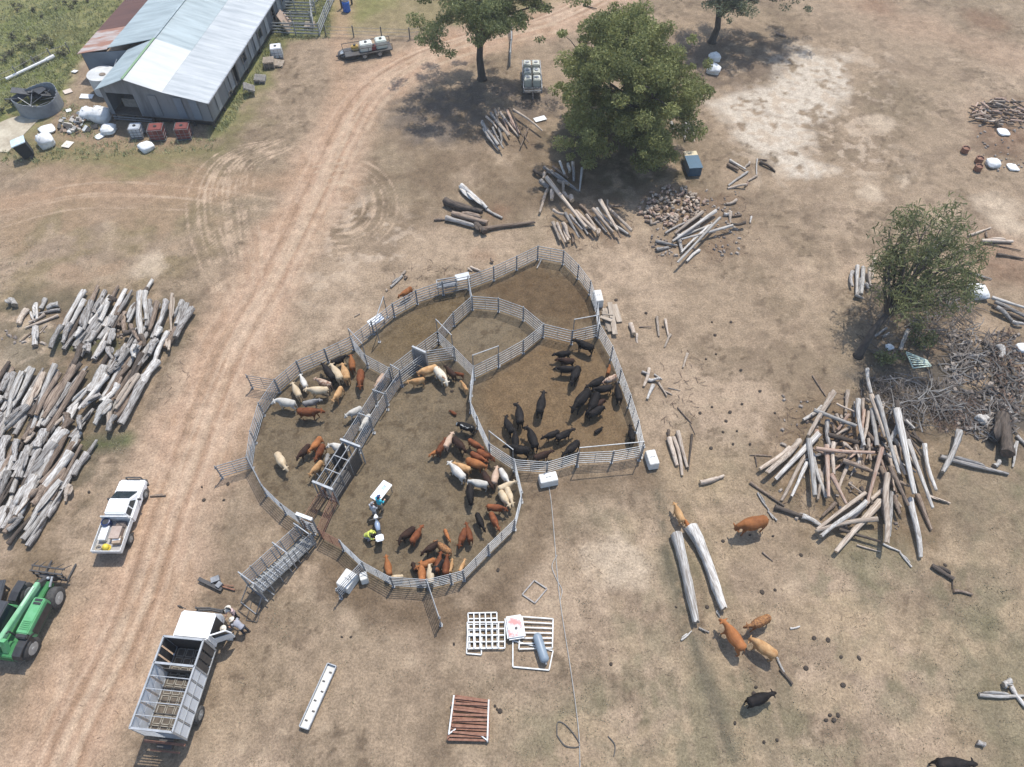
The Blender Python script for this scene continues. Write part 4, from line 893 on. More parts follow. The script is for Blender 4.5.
def wall(a, b, name, m, t=.06):  # a,b:(w,l,ztop)
    A = wq(a[0],a[1],FB); B = wq(b[0],b[1],FB); At = wq(*a); Bt = wq(*b); n_ = (B-A).cross(Vector((0,0,1))).normalized()*t
    mb = MB(); mb.add([A,B,Bt,At,A+n_,B+n_,Bt+n_,At+n_],[(0,1,2,3),(7,6,5,4),(0,4,5,1),(1,5,6,2),(2,6,7,3),(3,7,4,0)]); return mb.build(name, m, r)
# front wall in pieces round the big opening (w 7.4..10.1)
wall((0,0,2.92),(4,0,3.7),'front_wall',BLF); wall((4,0,3.7),(7.35,0,4.75),'front_wall',BLF); wall((10.15,0,3.75),(10.6,0,3.55),'front_wall',BLF)
mb = MB(); mb.add([wq(7.35,0,3.1),wq(10.15,0,3.1),wq(10.15,0,3.75),wq(7.5,0,4.78),wq(7.35,0,4.75),wq(7.35,.06,3.1),wq(10.15,.06,3.1),wq(10.15,.06,3.75),wq(7.5,.06,4.78),wq(7.35,.06,4.75)],[(0,1,2,3,4),(9,8,7,6,5)]+[(i,(i+1)%5,5+(i+1)%5,5+i) for i in range(5)]); mb.build('front_wall',BLF,r)
wall((10.6,0,3.55),(10.6,7.1,3.55),'side_wall',BL); wall((10.6,7.1,3.4),(16.4,7.1,2.68),'lean_to_wall',corr('wall_iron_blue',(.20,.25,.31),(.15,.19,.24),.4,3.2,'Y',.5,.35)); wall((16.4,7.1,2.65),(16.4,LT,2.65),'lean_to_wall',RUST)
wall((0,LT,2.9),(16.4,LT,2.6),'back_wall',BLF)
# right wall with openings
ops = [(4.3,5.0,.75,1.2,'o'),(6.4,7.4,.75,2.75,'d'),(9.1,10.1,1.5,2.5,'w'),(14.0,15.1,1.4,2.4,'w'),(18.6,19.5,.75,2.7,'d'),(22,23,1.5,2.4,'w')]
x = 0.0
for x0,x1,z0,z1,k in ops+[(LT,LT,0,0,'e')]:
    if x0 > x: wall((0,x,2.9),(0,x0,2.9),'side_wall',BL,-.06)
    if k == 'e': break
    mb = MB()
    if z0 > FB: mb.box((x0/2+x1/2,-.03,(FB+z0)/2),(x1-x0,.06,z0-FB))
    mb.box((x0/2+x1/2,-.03,(2.9+z1)/2),(x1-x0,.06,2.9-z1)); mb.build('side_wall',BL,r)
    mb = MB()
    for xx in (x0,x1): mb.bar((xx,-.07,z0),(xx,-.07,z1),.09)
    mb.bar((x0,-.07,z1),(x1,-.07,z1),.09); mb.build('window_frame' if k == 'w' else 'door_frame', mat('grey_wood',(.27,.25,.22),(.17,.155,.14),4,.9), r)
    if k == 'w': mb = MB(); mb.box((x0/2+x1/2,.03,(z0+z1)/2),(x1-x0,.03,z1-z0)); mb.build('window_pane', GLASS, r)
    x = x1
for xx in (2.0,5.6,11.5,13.1,16.7,20.9):  # newer sheets patched in, proud of the wall
    mb = MB(); mb.box((xx,-.085,1.85),(.8,.02,1.9)); mb.build('wall_patch', corr('wall_iron_new',(.36,.39,.41),(.29,.31,.33),.4,3.2,'X',.5,.3), r)
for w_ in (1.4,2.9,5.4): mb = MB(); mb.box((-.085,w_,2.0+w_*.02),(.02,.8,2.2)); mb.build('wall_patch', BLF if w_ > 5 else corr('wall_iron_bluish',(.22,.27,.32),(.17,.21,.26),.4,3.2,'Y',.5,.3), r)
mb = MB(); mb.box((LT/2,5.3,FB-.08),(LT-.2,10.5,.12)); mb.build('floor', mat('floor_boards',(.12,.1,.08),(.07,.06,.05),3,.9), r)
for w_,l_ in [(w_,.15) for w_ in (.2,2.2,4.3,6.4,8.4,10.4)]+[(.2,l_) for l_ in (3,6,10,14,18,22,26,29.5)]: MB().bar(wq(w_,l_,0),wq(w_,l_,.62),.22).build('stump', DARKST, r)
for z in (.25,.5): MB().bar(wq(6.5,-.05,z),wq(10.5,-.05,z),.05,.14).build('board', GALVD, r)
mb = MB(); mb.box((LT/2,.35,.33),(LT-.6,.04,.5)); mb.box((.35,4.2,.36),(.04,7.8,.5)); mb.build('underfloor_shade', BLACK, r)  # black sheets behind the stumps, for the shade under the raised floor
mb = MB(); mb.box((1.8,9,1.3),(1.2,1.4,.9)); mb.box((3.5,8.3,1.2),(1,1,.7)); mb.build('stored_box', mat('grey_wood',(.2,.2,.2)), r)
def loc_shed(w,l,z=0): return O+rotz(ang)@wq(w,l,z)
# ---------------- water tank beside it
r = empty('water_tank', flat(g(101,73,1.9)), 0, 'round pale concrete water tank tucked behind the front left corner of the shed', 'water tank')
mb = MB(); mb.rings([((0,0,z),(1.4*k,0,0),(0,1.4*k,0)) for z,k in ((0,1),(1.8,1),(1.83,1.03),(1.88,1.03),(1.98,.5),(2.0,.02))],28); mb.build('tank', mat('tank_concrete',(.56,.56,.53),(.42,.42,.40),1.2,.85), r)
mb = MB(); mb.rings([((.3,-.4,1.9),(.35,0,0),(0,.3,0)),((.3,-.4,2.03),(.32,0,0),(0,.28,0))],14); mb.build('hatch', mat('hatch_brown',(.2,.16,.12)), r)
mb = MB(); mb.path([(1.0,.9,1.8),(1.2,1.2,2.2),(1.5,1.4,2.6)],.05); mb.build('pipe', WHITED, r)
# ring of bent iron (old tank)
r = empty('old_tank', g(42,108,0), 0, 'collapsed old corrugated iron tank ring with black sheets at the left of the shed', 'old tank')
mb = MB(); R0_ = 2.1
for i in range(26):
    a = -2.5+i*.19; b_ = a+.19; h1 = 1.5+.25*math.sin(a*2)
    P = [Vector((math.cos(q)*R0_,math.sin(q)*R0_*.95,z)) for q in (a,b_) for z in (0,h1)]
    Q = [p*1.02 for p in P]; 
    for p,q_ in zip(P,Q): q_.z = p.z
    mb.add(P+Q,[(0,1,3,2),(4,6,7,5),(1,5,7,3),(0,2,6,4)])
mb.build('wall', corr('old_tank_iron',(.30,.32,.33),(.17,.18,.19),.6,6,'Z',.6,.3), r)
mb = MB()
for i in range(7):
    a = 1.2+i*.28; c = Vector((math.cos(a)*1.9-.6,math.sin(a)*1.6,.9+.25*math.sin(i*2))); mb.box(c,(1.9,.9,.04),rz=a+1,ry=.5*math.sin(i*3),rx=.4*math.cos(i*2))
mb.build('loose_sheet', mat('black_sheet',(.03,.032,.034),(.06,.06,.06),2,.6), r)
mb = MB()
for i in range(6): a = i*1.05; mb.bar((math.cos(a)*1.8,math.sin(a)*1.6,1.2),(math.cos(a+2)*1.2,math.sin(a+2)*1.2,.2),.05)
mb.build('bracing', GALVD, r)
# ================================================================ BAGS, DRUMS, PALLETS
BAGM = mat('woven_bag',(.74,.74,.72),(.58,.57,.54),3,.75,bump=.4)
def bag_mesh(seed, sq=False):
    rr = random.Random(seed); mb = MB(); rg = []
    for i in range(9):
        t = i/8; w = .55*(1+.12*math.sin(t*PI))*(1 if t < .8 else (1-(t-.8)*2.2)); z = t*.85+(.08 if i == 8 else 0)
        rg.append(((rr.uniform(-.04,.04),rr.uniform(-.04,.04),z),(w,rr.uniform(-.1,.1),0),(rr.uniform(-.1,.1),w,0)))
    vs_ = []
    for c_,a_,b_ in rg:
        for k_ in range(16):
            q_ = 2*PI*k_/16; cc_,ss_ = math.cos(q_),math.sin(q_); e_ = (abs(cc_)**4+abs(ss_)**4)**-.25; vs_.append(Vector(c_)+Vector(a_)*cc_*e_+Vector(b_)*ss_*e_)
    mb.add(vs_,[(i*16+k_,i*16+(k_+1)%16,(i+1)*16+(k_+1)%16,(i+1)*16+k_) for i in range(8) for k_ in range(16)]+[tuple(range(15,-1,-1)),tuple(range(128,144))])
    mb.v = [(x+rr.uniform(-.035,.035),y+rr.uniform(-.035,.035),max(0,z+(rr.uniform(-.04,.04) if z > .05 else 0))) for x,y,z in mb.v]
    return mb.mesh('bulk_bag', BAGM, True)
BG = [bag_mesh(i) for i in range(4)]
def bag(px,py,s,label,grp='white bulk bags near the shed',sz=1.,z=0,col=None):
    o = bpy.data.objects.new('bulk_bag', BG[int(px) % 4]); COL.objects.link(o); o.location = g(px,py,z); o.scale = (s,s*.95,s*sz); o.rotation_euler = (0,0,px*.7)
    tag(o,label,'bulk bag',grp); lp = MB()
    for a in (.8,2.4,3.9,5.5): lp.path([(math.cos(a)*.35,math.sin(a)*.35,.8),(math.cos(a)*.3,math.sin(a)*.3,.98),(math.cos(a+.4)*.3,math.sin(a+.4)*.3,.97),(math.cos(a+.4)*.35,math.sin(a+.4)*.35,.8)],.02,4)
    lp.build('lifting_loop', BAGM, o)
bag(48,145,1.25,'big white bag on the ground right of the tilted black bin'); bag(48,131,1.2,'flattened pale bag behind the big white bag','white bulk bags near the shed',.35)
bag(90,118,1.15,'upper left one of three white bags in front of the shed opening'); bag(103,120,1.45,'largest of the white bags in front of the shed opening'); bag(110,132,1.15,'white bag nearest the shed wall with dark underside','white bulk bags near the shed',.7)
bag(147,149,1.1,'slumped white and blue bag in front of the grey cube tank','white bulk bags near the shed',.6); bag(100,137,.7,'small flat white bag in front of the row of bags','white bulk bags near the shed',.3)
bag(713,72,1.1,'lower one of two white bags beside the upper right tree','white bags by the upper right tree',.8); bag(714,60,.95,'upper one of two white bags beside the upper right tree','white bags by the upper right tree',.9)
bag(976,294,1.2,'grey white bag right of the leaning tree','white bags at the right edge',.7); bag(992,165,1.0,'white torn bag below the stick heap at the right edge','white bags at the right edge',.6); bag(1003,133,.9,'flat white sack at the lower edge of the stick heap','white bags at the right edge',.3); bag(1012,168,.8,'grey torn sack right of the white torn bag','white bags at the right edge',.3)
bag(889,348,.45,'small white bag under the leaning tree','white bags at the right edge',.7); bag(1021,350,.7,'white bag cut off by the right edge beside the rubbish','white bags at the right edge',.7)
bag(88,24,.3,'x'); bpy.data.objects.remove([o for o in bpy.data.objects if o.get('label') == 'x' and o.type == 'MESH' and o.name.startswith('bulk')][0].children[0]); 
for o in list(bpy.data.objects):
    if o.get('label') == 'x': bpy.data.objects.remove(o)
def crate(px,py,m,label,cat,dims=(1.15,1.15,1.1),rz=0,cage=True,grp=None,lean=0):
    r = empty(cat.replace(' ','_'), g(px,py), rz, label, cat, grp); d = dims; mb = MB(); mb.box((0,0,d[2]/2+.12),(d[0]*.96,d[1]*.96,d[2]-.12),top=(.96,.96)); mb.build('tub', m, r, bevel=.06)
    mb = MB()
    for z in (.14,.45,.75,d[2]):
        for a,b in (((-1,-1),(1,-1)),((1,-1),(1,1)),((1,1),(-1,1)),((-1,1),(-1,-1))): mb.bar((a[0]*d[0]/2,a[1]*d[1]/2,z),(b[0]*d[0]/2,b[1]*d[1]/2,z),.03)
    for x in (-1,-.33,.33,1):
        for y in (-1,1): mb.bar((x*d[0]/2,y*d[1]/2,.1),(x*d[0]/2,y*d[1]/2,d[2]),.03)
    mb.build('cage', GALVD, r)
    mb = MB(); mb.rings([((0,0,d[2]+.04),(.16,0,0),(0,.16,0)),((0,0,d[2]+.12),(.15,0,0),(0,.15,0))],12); mb.build('cap', BLACK, r)
    mb = MB(); [mb.box((0,y,.06),(d[0],.14,.1)) for y in (-.48,0,.48)]; mb.build('pallet_base', GALVD, r)
    return r
crate(139,136,mat('ibc_grey',(.45,.47,.49),(.36,.38,.4),2,.5),'grey plastic cube tank in front of the shed, left of the red crates','cube tank',rz=.1)
REDM = mat('red_crate',(.19,.045,.035),(.13,.035,.03),2,.75)
crate(160,138,REDM,'left one of two dark red crates against the shed front','crate',(1.4,1.3,1.25),.12,grp='dark red crates'); crate(186,137,REDM,'right one of two dark red crates against the shed front','crate',(1.3,1.25,1.25),.12,grp='dark red crates')
crate(278,57,mat('ibc_white',(.68,.69,.68),(.55,.56,.55),2,.5),'white cube tank right of the shed beside the leaning boards','cube tank',(1.2,1.2,1.2),.2)
# tilted bin
r = empty('wheel_bin', g(29,157), .5, 'dark bin with a pale blue lid tilted on the grass at the far left', 'bin')
mb = MB(); mb.box((0,0,.95),(1.0,.95,1.5),ry=-.15,top=(1.2,1.2)); mb.build('body', mat('dark_bin',(.015,.02,.022)), r, bevel=.05)
mb = MB(); mb.box((-.12,0,1.75),(1.3,1.2,.1),ry=-.15); mb.build('lid', mat('bin_lid',(.42,.56,.6),(.6,.65,.66),3,.5), r, bevel=.03)
for y in (-.5,.5): mb = MB(); mb.rings([((.3,y-.06,.2),(.2,0,0),(0,0,.2)),((.3,y+.06,.2),(.2,0,0),(0,0,.2))],12); mb.build('wheel', RUBBER, r)
# rubbish sheets by the shed
for i,(px,py,w,h_,c,lab) in enumerate(((87,97,1.3,.7,(.7,.7,.68),'white sheet lying beside the concrete tank'),(68,92,.8,.7,(.6,.5,.42),'tan board lying by the collapsed tank'),(68,145,1.0,.8,(.66,.6,.5),'cream board lying in the grass below the rubbish heap'),(69,111,.6,.5,(.7,.7,.68),'small white sheet above the rubbish heap'),(75,72,.6,.5,(.7,.7,.68),'small white sheet near the lean-to corner'),(540,119.5,1.2,.8,(.72,.72,.7),'white board lying near the small log heap under the shade tree'))):
    o_ = MB(); o_.box((0,0,.08),(w,h_,.04),rx=.08,ry=.05); o = o_.build('sheet', mat('sheet%s'%'abcdef'[i],c,tuple(x*.8 for x in c),3,.7)); o.location = g(px,py); o.rotation_euler=(0,0,i*.7); tag(o,lab,'board')
r = empty('rubbish_heap', g(80,124), 0, 'heap of mixed white brown and dark rubbish left of the shed opening', 'rubbish heap')
for nm,cc in (('white_scrap',(.6,.6,.57)),('brown_scrap',(.28,.2,.14)),('dark_scrap',(.06,.055,.05)),('sack',(.5,.46,.4))):
    for i in range(11): mb = MB(); a = random.uniform(0,6.28); q = random.random()*2.0; mb.box((math.cos(a)*q,math.sin(a)*q*.9,.1+.5*random.random()*(1-q/2.3)),(random.uniform(.2,.8),random.uniform(.15,.5),random.uniform(.04,.25)),rz=random.uniform(0,3),rx=random.uniform(-.6,.6),ry=random.uniform(-.6,.6)); mb.build(nm, mat('scrap_'+nm,cc,tuple(x*.7 for x in cc),4,.8), r)
WOOD = mat('pallet_wood',(.40,.33,.25),(.25,.2,.15),4,.9,rnd=.15)
def pallet(p, rz, rx, label, n=1, dark=False):
    r = empty('pallet', p, rz, label, 'pallet', 'wooden pallets along the shed wall'); R = Matrix.Rotation(rx,3,'X'); m = WOOD if not dark else mat('grey_wood',(.27,.25,.22))
    for k in range(n):
        mb = MB()
        for i in range(6): mb.box(R@Vector((-.5+i*.2,0,.13+.16*k)),(.13,1.15,.025),rx=rx)
        mb.build('top_boards', m, r)
        mb = MB()
        for y in (-.5,0,.5): mb.box(R@Vector((0,y,.065+.16*k)),(1.15,.1,.1),rx=rx)
        mb.build('bearers', m, r)
for i,(w_,l_,rz,rx,n_,lab,dk) in enumerate(((-1.6,8.6,.2,.15,3,'stack of pallets nearest the dark shed door',True),(-1.7,11.5,.3,.0,5,'tallest pallet stack beside the shed wall',False),(-2.5,11.9,.1,.15,2,'low pallet stack right of the tallest one',False),(-1.8,13.4,.2,.0,3,'farther pallet stack along the shed wall',False),(-1.3,6.2,.4,.5,2,'grey pallets leaning by the small wall opening',True),(-1.2,18.6,.2,1.1,2,'pallets leaning on the wall near the white cube tank',False),(-3.6,20.2,.2,0,2,'brown pallets right of the white cube tank',False))):
    p = loc_shed(w_,l_); p.z = .55 if rx > .4 else 0; pallet(p, ang+rz, rx, lab, n_, dk)
r = empty('leaning_board', loc_shed(-.9,19.6), ang, 'pale brown boards leaning on the far end of the shed wall', 'board')
mb = MB(); mb.box((0,.0,.85),(1.4,.05,1.9),rx=-.5); mb.box((.9,.1,.6),(.8,.05,1.4),rx=-.6); mb.build('board', mat('tan_board',(.45,.33,.24),(.36,.26,.19),3,.85), r)
# ================================================================ FAR FENCES AND YARDS
def railfence(px, h, nr, label, m, name='rail_fence', step=2.4, rw=.12, group=None):
    P = [g(*p) for p in px]; o = P[0].copy(); r = empty(name, o, 0, label, 'fence', group); mb = MB(); Q = []
    for a,b in zip(P,P[1:]):
        k = max(1,round((b-a).length/step))
        for j in range(k): Q.append(a+(b-a)*j/k)
        for j in range(nr): z = h*(j+.7)/nr; mb.bar(a-o+Vector((0,0,z)), b-o+Vector((0,0,z)), .05, rw)
    Q.append(P[-1]); mb.build('rails', m, r)
    for q in Q: pb = MB(); pb.bar(q-o, q-o+Vector((0,0,h+.1)), .14, n=6); pb.build('post', m, r)
GW = mat('grey_wood',(.27,.25,.22))
GWL = mat('grey_rail',(.33,.34,.33),(.22,.22,.21),3,.8)
railfence([(272,34),(320,36),(326,20),(338,-8)],1.4,4,'near grey rail fence of the old yards at the top, right of the shed',GWL,rw=.14)
railfence([(274,24),(312,25)],1.4,4,'middle grey rail fence of the old yards right of the shed',GWL,rw=.14); railfence([(276,13),(316,14)],1.4,4,'farthest grey rail fence of the old yards right of the shed',GWL,rw=.14)
railfence([(314,30),(312,8),(330,-10)],1.5,4,'cross fence joining the old yards at the top',GWL,rw=.14)
railfence([(326,36),(410,39),(428,36)],1.2,3,'thin wire fence with dark posts behind the small parked trailer',mat('wire',(.12,.12,.12)),'wire_fence',2.8,.012)
railfence([(510,66),(512,40),(508,15)],1.5,4,'short rail fence standing beside the shade tree',GWL)
railfence([(70,52),(52,58),(36,66),(18,76),(-20,92)],1.0,2,'old fence with bushes along the edge of the green pasture',GW,'wire_fence',3,.015)
r = empty('white_pipe', g(6,79,.25), 0, 'long white pipe lying along the green pasture edge', 'pipe'); mb = MB(); o = g(6,79,.25); mb.bar((0,0,0), g(46,60,.25)-o, .3, n=8); mb.bar(g(46,60,.25)-o,g(54,56,.25)-o,.4,n=8); mb.build('pipe', WHITED, r)
r = empty('drum', g(347,11), 0, 'bright blue drum at the top beside dark posts', 'drum'); mb = MB(); mb.rings([((0,0,z),(k,0,0),(0,k,0)) for z,k in ((0,.42),(.1,.45),(.5,.43),(.9,.45),(1.1,.42),(1.15,.38))],16); mb.build('drum', mat('blue_drum',(.02,.12,.45),(.02,.1,.38),2,.45), r)
mb = MB(); mb.rings([((0,0,1.15),(.38,0,0),(0,.38,0)),((0,0,1.19),(.36,0,0),(0,.36,0))],16); mb.build('lid', BLACK, r)
for px,py in ((342,8),(352,4)):
    mb = MB(); mb.bar((0,0,0),(0,0,1.9),.25,n=6); mb.bar((-.2,0,1.6),(.4,0,1.7),.1); o = mb.build('gate_post', DARKST); o.location = g(px,py); tag(o,'dark post %s of the blue drum at the top' % ('left' if px < 345 else 'right'),'post')
# ================================================================ TREES
LEAF = {}
def leafmat(nm, c1, c2):
    m = bpy.data.materials.new('leaf_'+nm); m.use_nodes = True; n = m.node_tree.nodes; l = m.node_tree.links; b = n['Principled BSDF']
    b.inputs['Roughness'].default_value = .6; b.inputs['Specular IOR Level'].default_value = .3
    at = n.new('ShaderNodeAttribute'); at.attribute_name = 'tone'; mx = n.new('ShaderNodeMix'); mx.data_type = 'RGBA'; mx.inputs[6].default_value = (*c1,1); mx.inputs[7].default_value = (*c2,1)
    l.new(at.outputs['Fac'], mx.inputs[0]); l.new(mx.outputs[2], b.inputs['Base Color'])
    tr = n.new('ShaderNodeBsdfTranslucent'); l.new(mx.outputs[2], tr.inputs[0]); ms = n.new('ShaderNodeMixShader'); ms.inputs[0].default_value = .35
    l.new(b.outputs[0], ms.inputs[1]); l.new(tr.outputs[0], ms.inputs[2]); l.new(ms.outputs[0], n['Material Output'].inputs[0]); return m
BARK = mat('tree_bark',(.085,.07,.058),(.04,.033,.028),4,.95,bump=.6,stretch=(1,1,.3))
def foliage(name, clumps, m, parent, size, dens, droop=.3, long=1.0, seed=3):
    """clumps: (centre, radius, flatten, tone)"""
    r_ = np.random.default_rng(seed); V = []; T = []
    for c, R, fl, tone in clumps:
        k = int(dens*R*R); u = r_.normal(size=(k,3)); u /= np.linalg.norm(u,axis=1)[:,None]; rad = R*r_.random(k)**.45
        ctr = np.array(c)+u*rad[:,None]*np.array([1,1,fl]); 
        d = r_.normal(size=(k,3))+u*.6; d[:,2] -= droop; d /= np.linalg.norm(d,axis=1)[:,None]
        e = np.cross(d, r_.normal(size=(k,3))); e /= np.linalg.norm(e,axis=1)[:,None]
        s = size*r_.uniform(.6,1.3,k)[:,None]; a = d*s*long; b_ = e*s*.5/ (long**.5)
        keep = r_.random(k) < .5+.5*r_.random(); ctr,a,b_ = ctr[keep],a[keep],b_[keep]; k = len(ctr)
        V.append(np.stack([ctr-a*.5-b_*.4, ctr-a*.5+b_*.4, ctr+a*.5+b_, ctr+a*.5-b_],1).reshape(-1,3)); T.append(np.clip(tone+r_.normal(0,.16,k),0,1))
    V = np.concatenate(V); T = np.concatenate(T); nq = len(T); me = bpy.data.meshes.new(name)
    me.vertices.add(nq*4); me.vertices.foreach_set('co', V.astype(np.float32).ravel()); me.loops.add(nq*4); me.loops.foreach_set('vertex_index', np.arange(nq*4,dtype=np.int32))
    me.polygons.add(nq); me.polygons.foreach_set('loop_start', np.arange(0,nq*4,4,dtype=np.int32)); me.update(calc_edges=True)
    at = me.attributes.new('tone','FLOAT','FACE'); at.data.foreach_set('value', T.astype(np.float32)); me.materials.append(m)
    o = bpy.data.objects.new(name, me); COL.objects.link(o); o.parent = parent; return o
def tree(loc, label, trunk, r0, limbs, crown_c, crown_r, nlimb, nclump, cr, dens, size, m, seed, low=-.6, fl=.6, long=1., droop=.3, lean=(0,0), tone=(.2,.9), cat='tree', hole=.25):
    rr = random.Random(seed); r = empty('broadleaf_tree' if long < 2 else 'she_oak_tree', loc, 0, label, cat); cc = Vector(crown_c); ph_ = [rr.uniform(0,6.28) for _ in range(4)]
    mb = MB(); top = Vector((lean[0],lean[1],trunk)); mid = top*.5+Vector((rr.uniform(-.2,.2),rr.uniform(-.2,.2),0))
    mb.path([(0,0,-.1),(0,0,.25),mid,top],[r0*1.5,r0*1.05,r0*.85,r0*.7],10)
    clumps = []; tips = []
    for i in range(nlimb):
        a = 6.283*i/nlimb+rr.uniform(-.3,.3); el = rr.uniform(low*.5,.95); rad = rr.uniform(.45,.85)
        e = cc+Vector((math.cos(a)*crown_r[0]*rad*math.cos(el*1.3),math.sin(a)*crown_r[1]*rad*math.cos(el*1.3),crown_r[2]*el*.85))
        st = top*rr.uniform(.75,1.0); m1_ = st.lerp(e,.4)+Vector((rr.uniform(-.5,.5),rr.uniform(-.5,.5),rr.uniform(.1,.9))); m2_ = st.lerp(e,.75)+Vector((rr.uniform(-.5,.5),rr.uniform(-.5,.5),rr.uniform(0,.6)))
        rl = r0*rr.uniform(.3,.5); mb.path([st,m1_,m2_,e],[rl,rl*.7,rl*.42,rl*.15],7)
        for j in range(4):
            s_ = (m1_,m2_,m2_,e)[j]; tp = s_+Vector((rr.uniform(-1,1)*crown_r[0]*.26,rr.uniform(-1,1)*crown_r[1]*.26,rr.uniform(-.1,.5)*crown_r[2]*.5)); mb.path([s_, s_.lerp(tp,.5)+Vector((0,0,.2)), tp],[rl*.3,rl*.18,rl*.06],5); tips.append(tp)
        tips.append(e)
    mb.build('trunk', BARK, r, smooth=True)
    for i in range(nclump):
        if i < len(tips): p = tips[i]
        else:
            u = Vector((rr.gauss(0,1),rr.gauss(0,1),rr.gauss(0,1))).normalized(); 
            if u.z < low: u.z = low+rr.random()*.4
            az = math.atan2(u.y,u.x); lob = 1+.16*math.sin(3*az+ph_[0])+.12*math.sin(5*az+ph_[1]+u.z*3)+.08*math.sin(9*az+ph_[2])
            if math.sin(u.x*4.1+ph_[3])*math.sin(u.y*4.7+ph_[0])*math.sin(u.z*5+ph_[1]) > hole: continue
            p = cc+Vector((u.x*crown_r[0],u.y*crown_r[1],u.z*crown_r[2]))*rr.uniform(.5,1.05)*lob
        dz = (p.z-cc.z)/crown_r[2]
        clumps.append((p, cr*rr.uniform(.45,1.5), fl*rr.uniform(.7,1.3), rr.uniform(*tone)))
    foliage('crown', clumps, m, r, size, dens, droop, long, seed); return r
L1 = leafmat('olive',(.08,.10,.035),(.25,.27,.11)); L2 = leafmat('green',(.11,.125,.042),(.31,.32,.12)); L3 = leafmat('greygreen',(.09,.11,.065),(.22,.24,.14)); L4 = leafmat('sheoak',(.085,.10,.045),(.21,.22,.09))
tree(g(482,79), 'spreading shade tree with a dark trunk at the top centre', 4.6, .42, 0, (.3,-.2,8.2), (8.0,6.6,4.4), 18, 230, .80, 400, .135, L1, 4, low=-.45, fl=.55, long=1.6, hole=.30)
tree(g(641,150), 'large dense bushy green tree above the yards', 3.2, .5, 0, (-2.3,1.4,6.1), (6.1,8.2,6.1), 18, 400, .85, 640, .135, L2, 9, low=-.92, fl=.75, long=1.6)
tree(g(712,42), 'grey green spreading tree cut off by the top edge', 3.4, .4, 0, (3.2,1.0,5.6), (9.6,5.0,3.0), 18, 210, .8, 380, .14, L3, 15, low=-.4)
tree(g(858,356), 'sparse feathery tree leaning right with a dark bare trunk', 3.6, .3, 0, (4.4,4.6,5.2), (4.7,6.4,4.2), 34, 190, .75, 80, .14, L4, 21, low=-.8, long=3.2, droop=-.3, lean=(1.7,1.8), fl=1.0)
def bush(px,py,s,label,m,seed,grp=None,cat='bush'):
    r = empty('bush', g(px,py), 0, label, cat, grp); rr = random.Random(seed); mb = MB(); cl = []
    for i in range(6):
        a = rr.uniform(0,6.28); e = Vector((math.cos(a)*s*.6,math.sin(a)*s*.6,s*rr.uniform(.5,1))); mb.path([(0,0,0),e*.5+Vector((0,0,.1)),e],[.05,.03,.01],5); cl.append((e,s*.45,.8,rr.uniform(.1,.8)))
    mb.build('stem', BARK, r); cl.append((Vector((0,0,s*.5)),s*.6,.8,.4)); foliage('leaves', cl, m, r, .15, 200, seed=seed)
BR = leafmat('drybush',(.09,.085,.05),(.22,.21,.12))
k = 0
for px,py,s in ((12,55,1.3),(22,48,1.2),(34,50,1.4),(44,42,1.6),(52,46,1.3),(30,40,.9),(14,40,1.0),(5,62,1.2),(24,66,1.0),(38,62,1.0),(64,56,1.5),(18,12,.8),(22,8,.8),(14,6,.7),(33,12,.9),(42,18,.7),(66,4,.8),(72,9,.9),(76,3,.8),(88,2,.7),(12,35,.7),(56,10,.6),(2,112,1.2),(10,103,1.1),(-4,120,1.3)):
    bush(px,py,s*.5,'low dark bush among the tussocks of the green pasture',BR,100+k,'low bushes in the green pasture'); k += 1
bush(885,360,1.2,'low green bush under the leaning tree',L4,151); bush(915,345,1.3,'bushy green regrowth right of the leaning tree foot',L4,152)
bush(675,110,1.2,'low bush at the right edge of the bushy tree',L2,153)
# ================================================================ STUFF: grass, brushwood, litter
def sticks_stuff(name, items, label, cat, m):
    mb = MB()
    for px0,py0,px1,py1,n_,L0,L1_,rad,hz in items:
        for i in range(n_):
            u,v = random.random(),random.random(); x = px0+(px1-px0)*u; y = py0+(py1-py0)*v
            cx,cy = (u-.5)*2,(v-.5)*2
            if cx*cx+cy*cy > 1.1: continue
            p = g(x,y,random.random()*hz*(1-.7*(cx*cx+cy*cy)/1.1)+rad); a = random.uniform(0,6.28); L = random.uniform(L0,L1_); t = Vector((math.cos(a),math.sin(a),random.uniform(-.12,.25))); sdv = Vector((-t.y,t.x,0))*L*random.uniform(-.25,.25)
            q0 = p-t*L/2; q1 = p+sdv; q2 = p+t*L/2+sdv*.3
            for q_ in (q0,q1,q2): q_.z = max(q_.z,rad*.8)
            mb.path([q0,q1,q2],[rad,rad*.8,rad*.35],4)
    o = mb.build(name, m); return tag(o,label,cat,kind='stuff')
GS2 = mat('grey_twigs',(.28,.26,.235),(.12,.105,.09),.45,.95,lo=.4,hi=.6)
GST = mat('dead_twigs',(.20,.17,.145),(.07,.056,.046),.45,.95,lo=.4,hi=.6); BST = mat('brown_twigs',(.20,.13,.09),(.10,.065,.045),.7,.95)
sticks_stuff('brushwood',[(880,375,965,425,300,.6,2.4,.03,.7),(860,375,905,400,80,.5,1.5,.03,.4),(915,290,975,345,200,.5,2.0,.03,.7),(940,330,1024,370,160,.5,1.8,.05,.5),(860,300,940,360,120,.4,1.6,.03,.3),(965,380,1024,440,200,.4,1.4,.05,.4)],'tangle of dead grey branches round the burnt heap at the right','brushwood',GST)
sticks_stuff('branch_tangle',[(885,370,960,425,60,1.2,3.2,.045,.9),(945,335,1024,440,130,.6,2.2,.05,.5),(905,285,985,350,60,.8,2.4,.04,.8),(985,340,1024,430,60,.8,2.4,.07,.5)],'bleached curved branches lying over the burnt heaps at the right','branches',GS2)
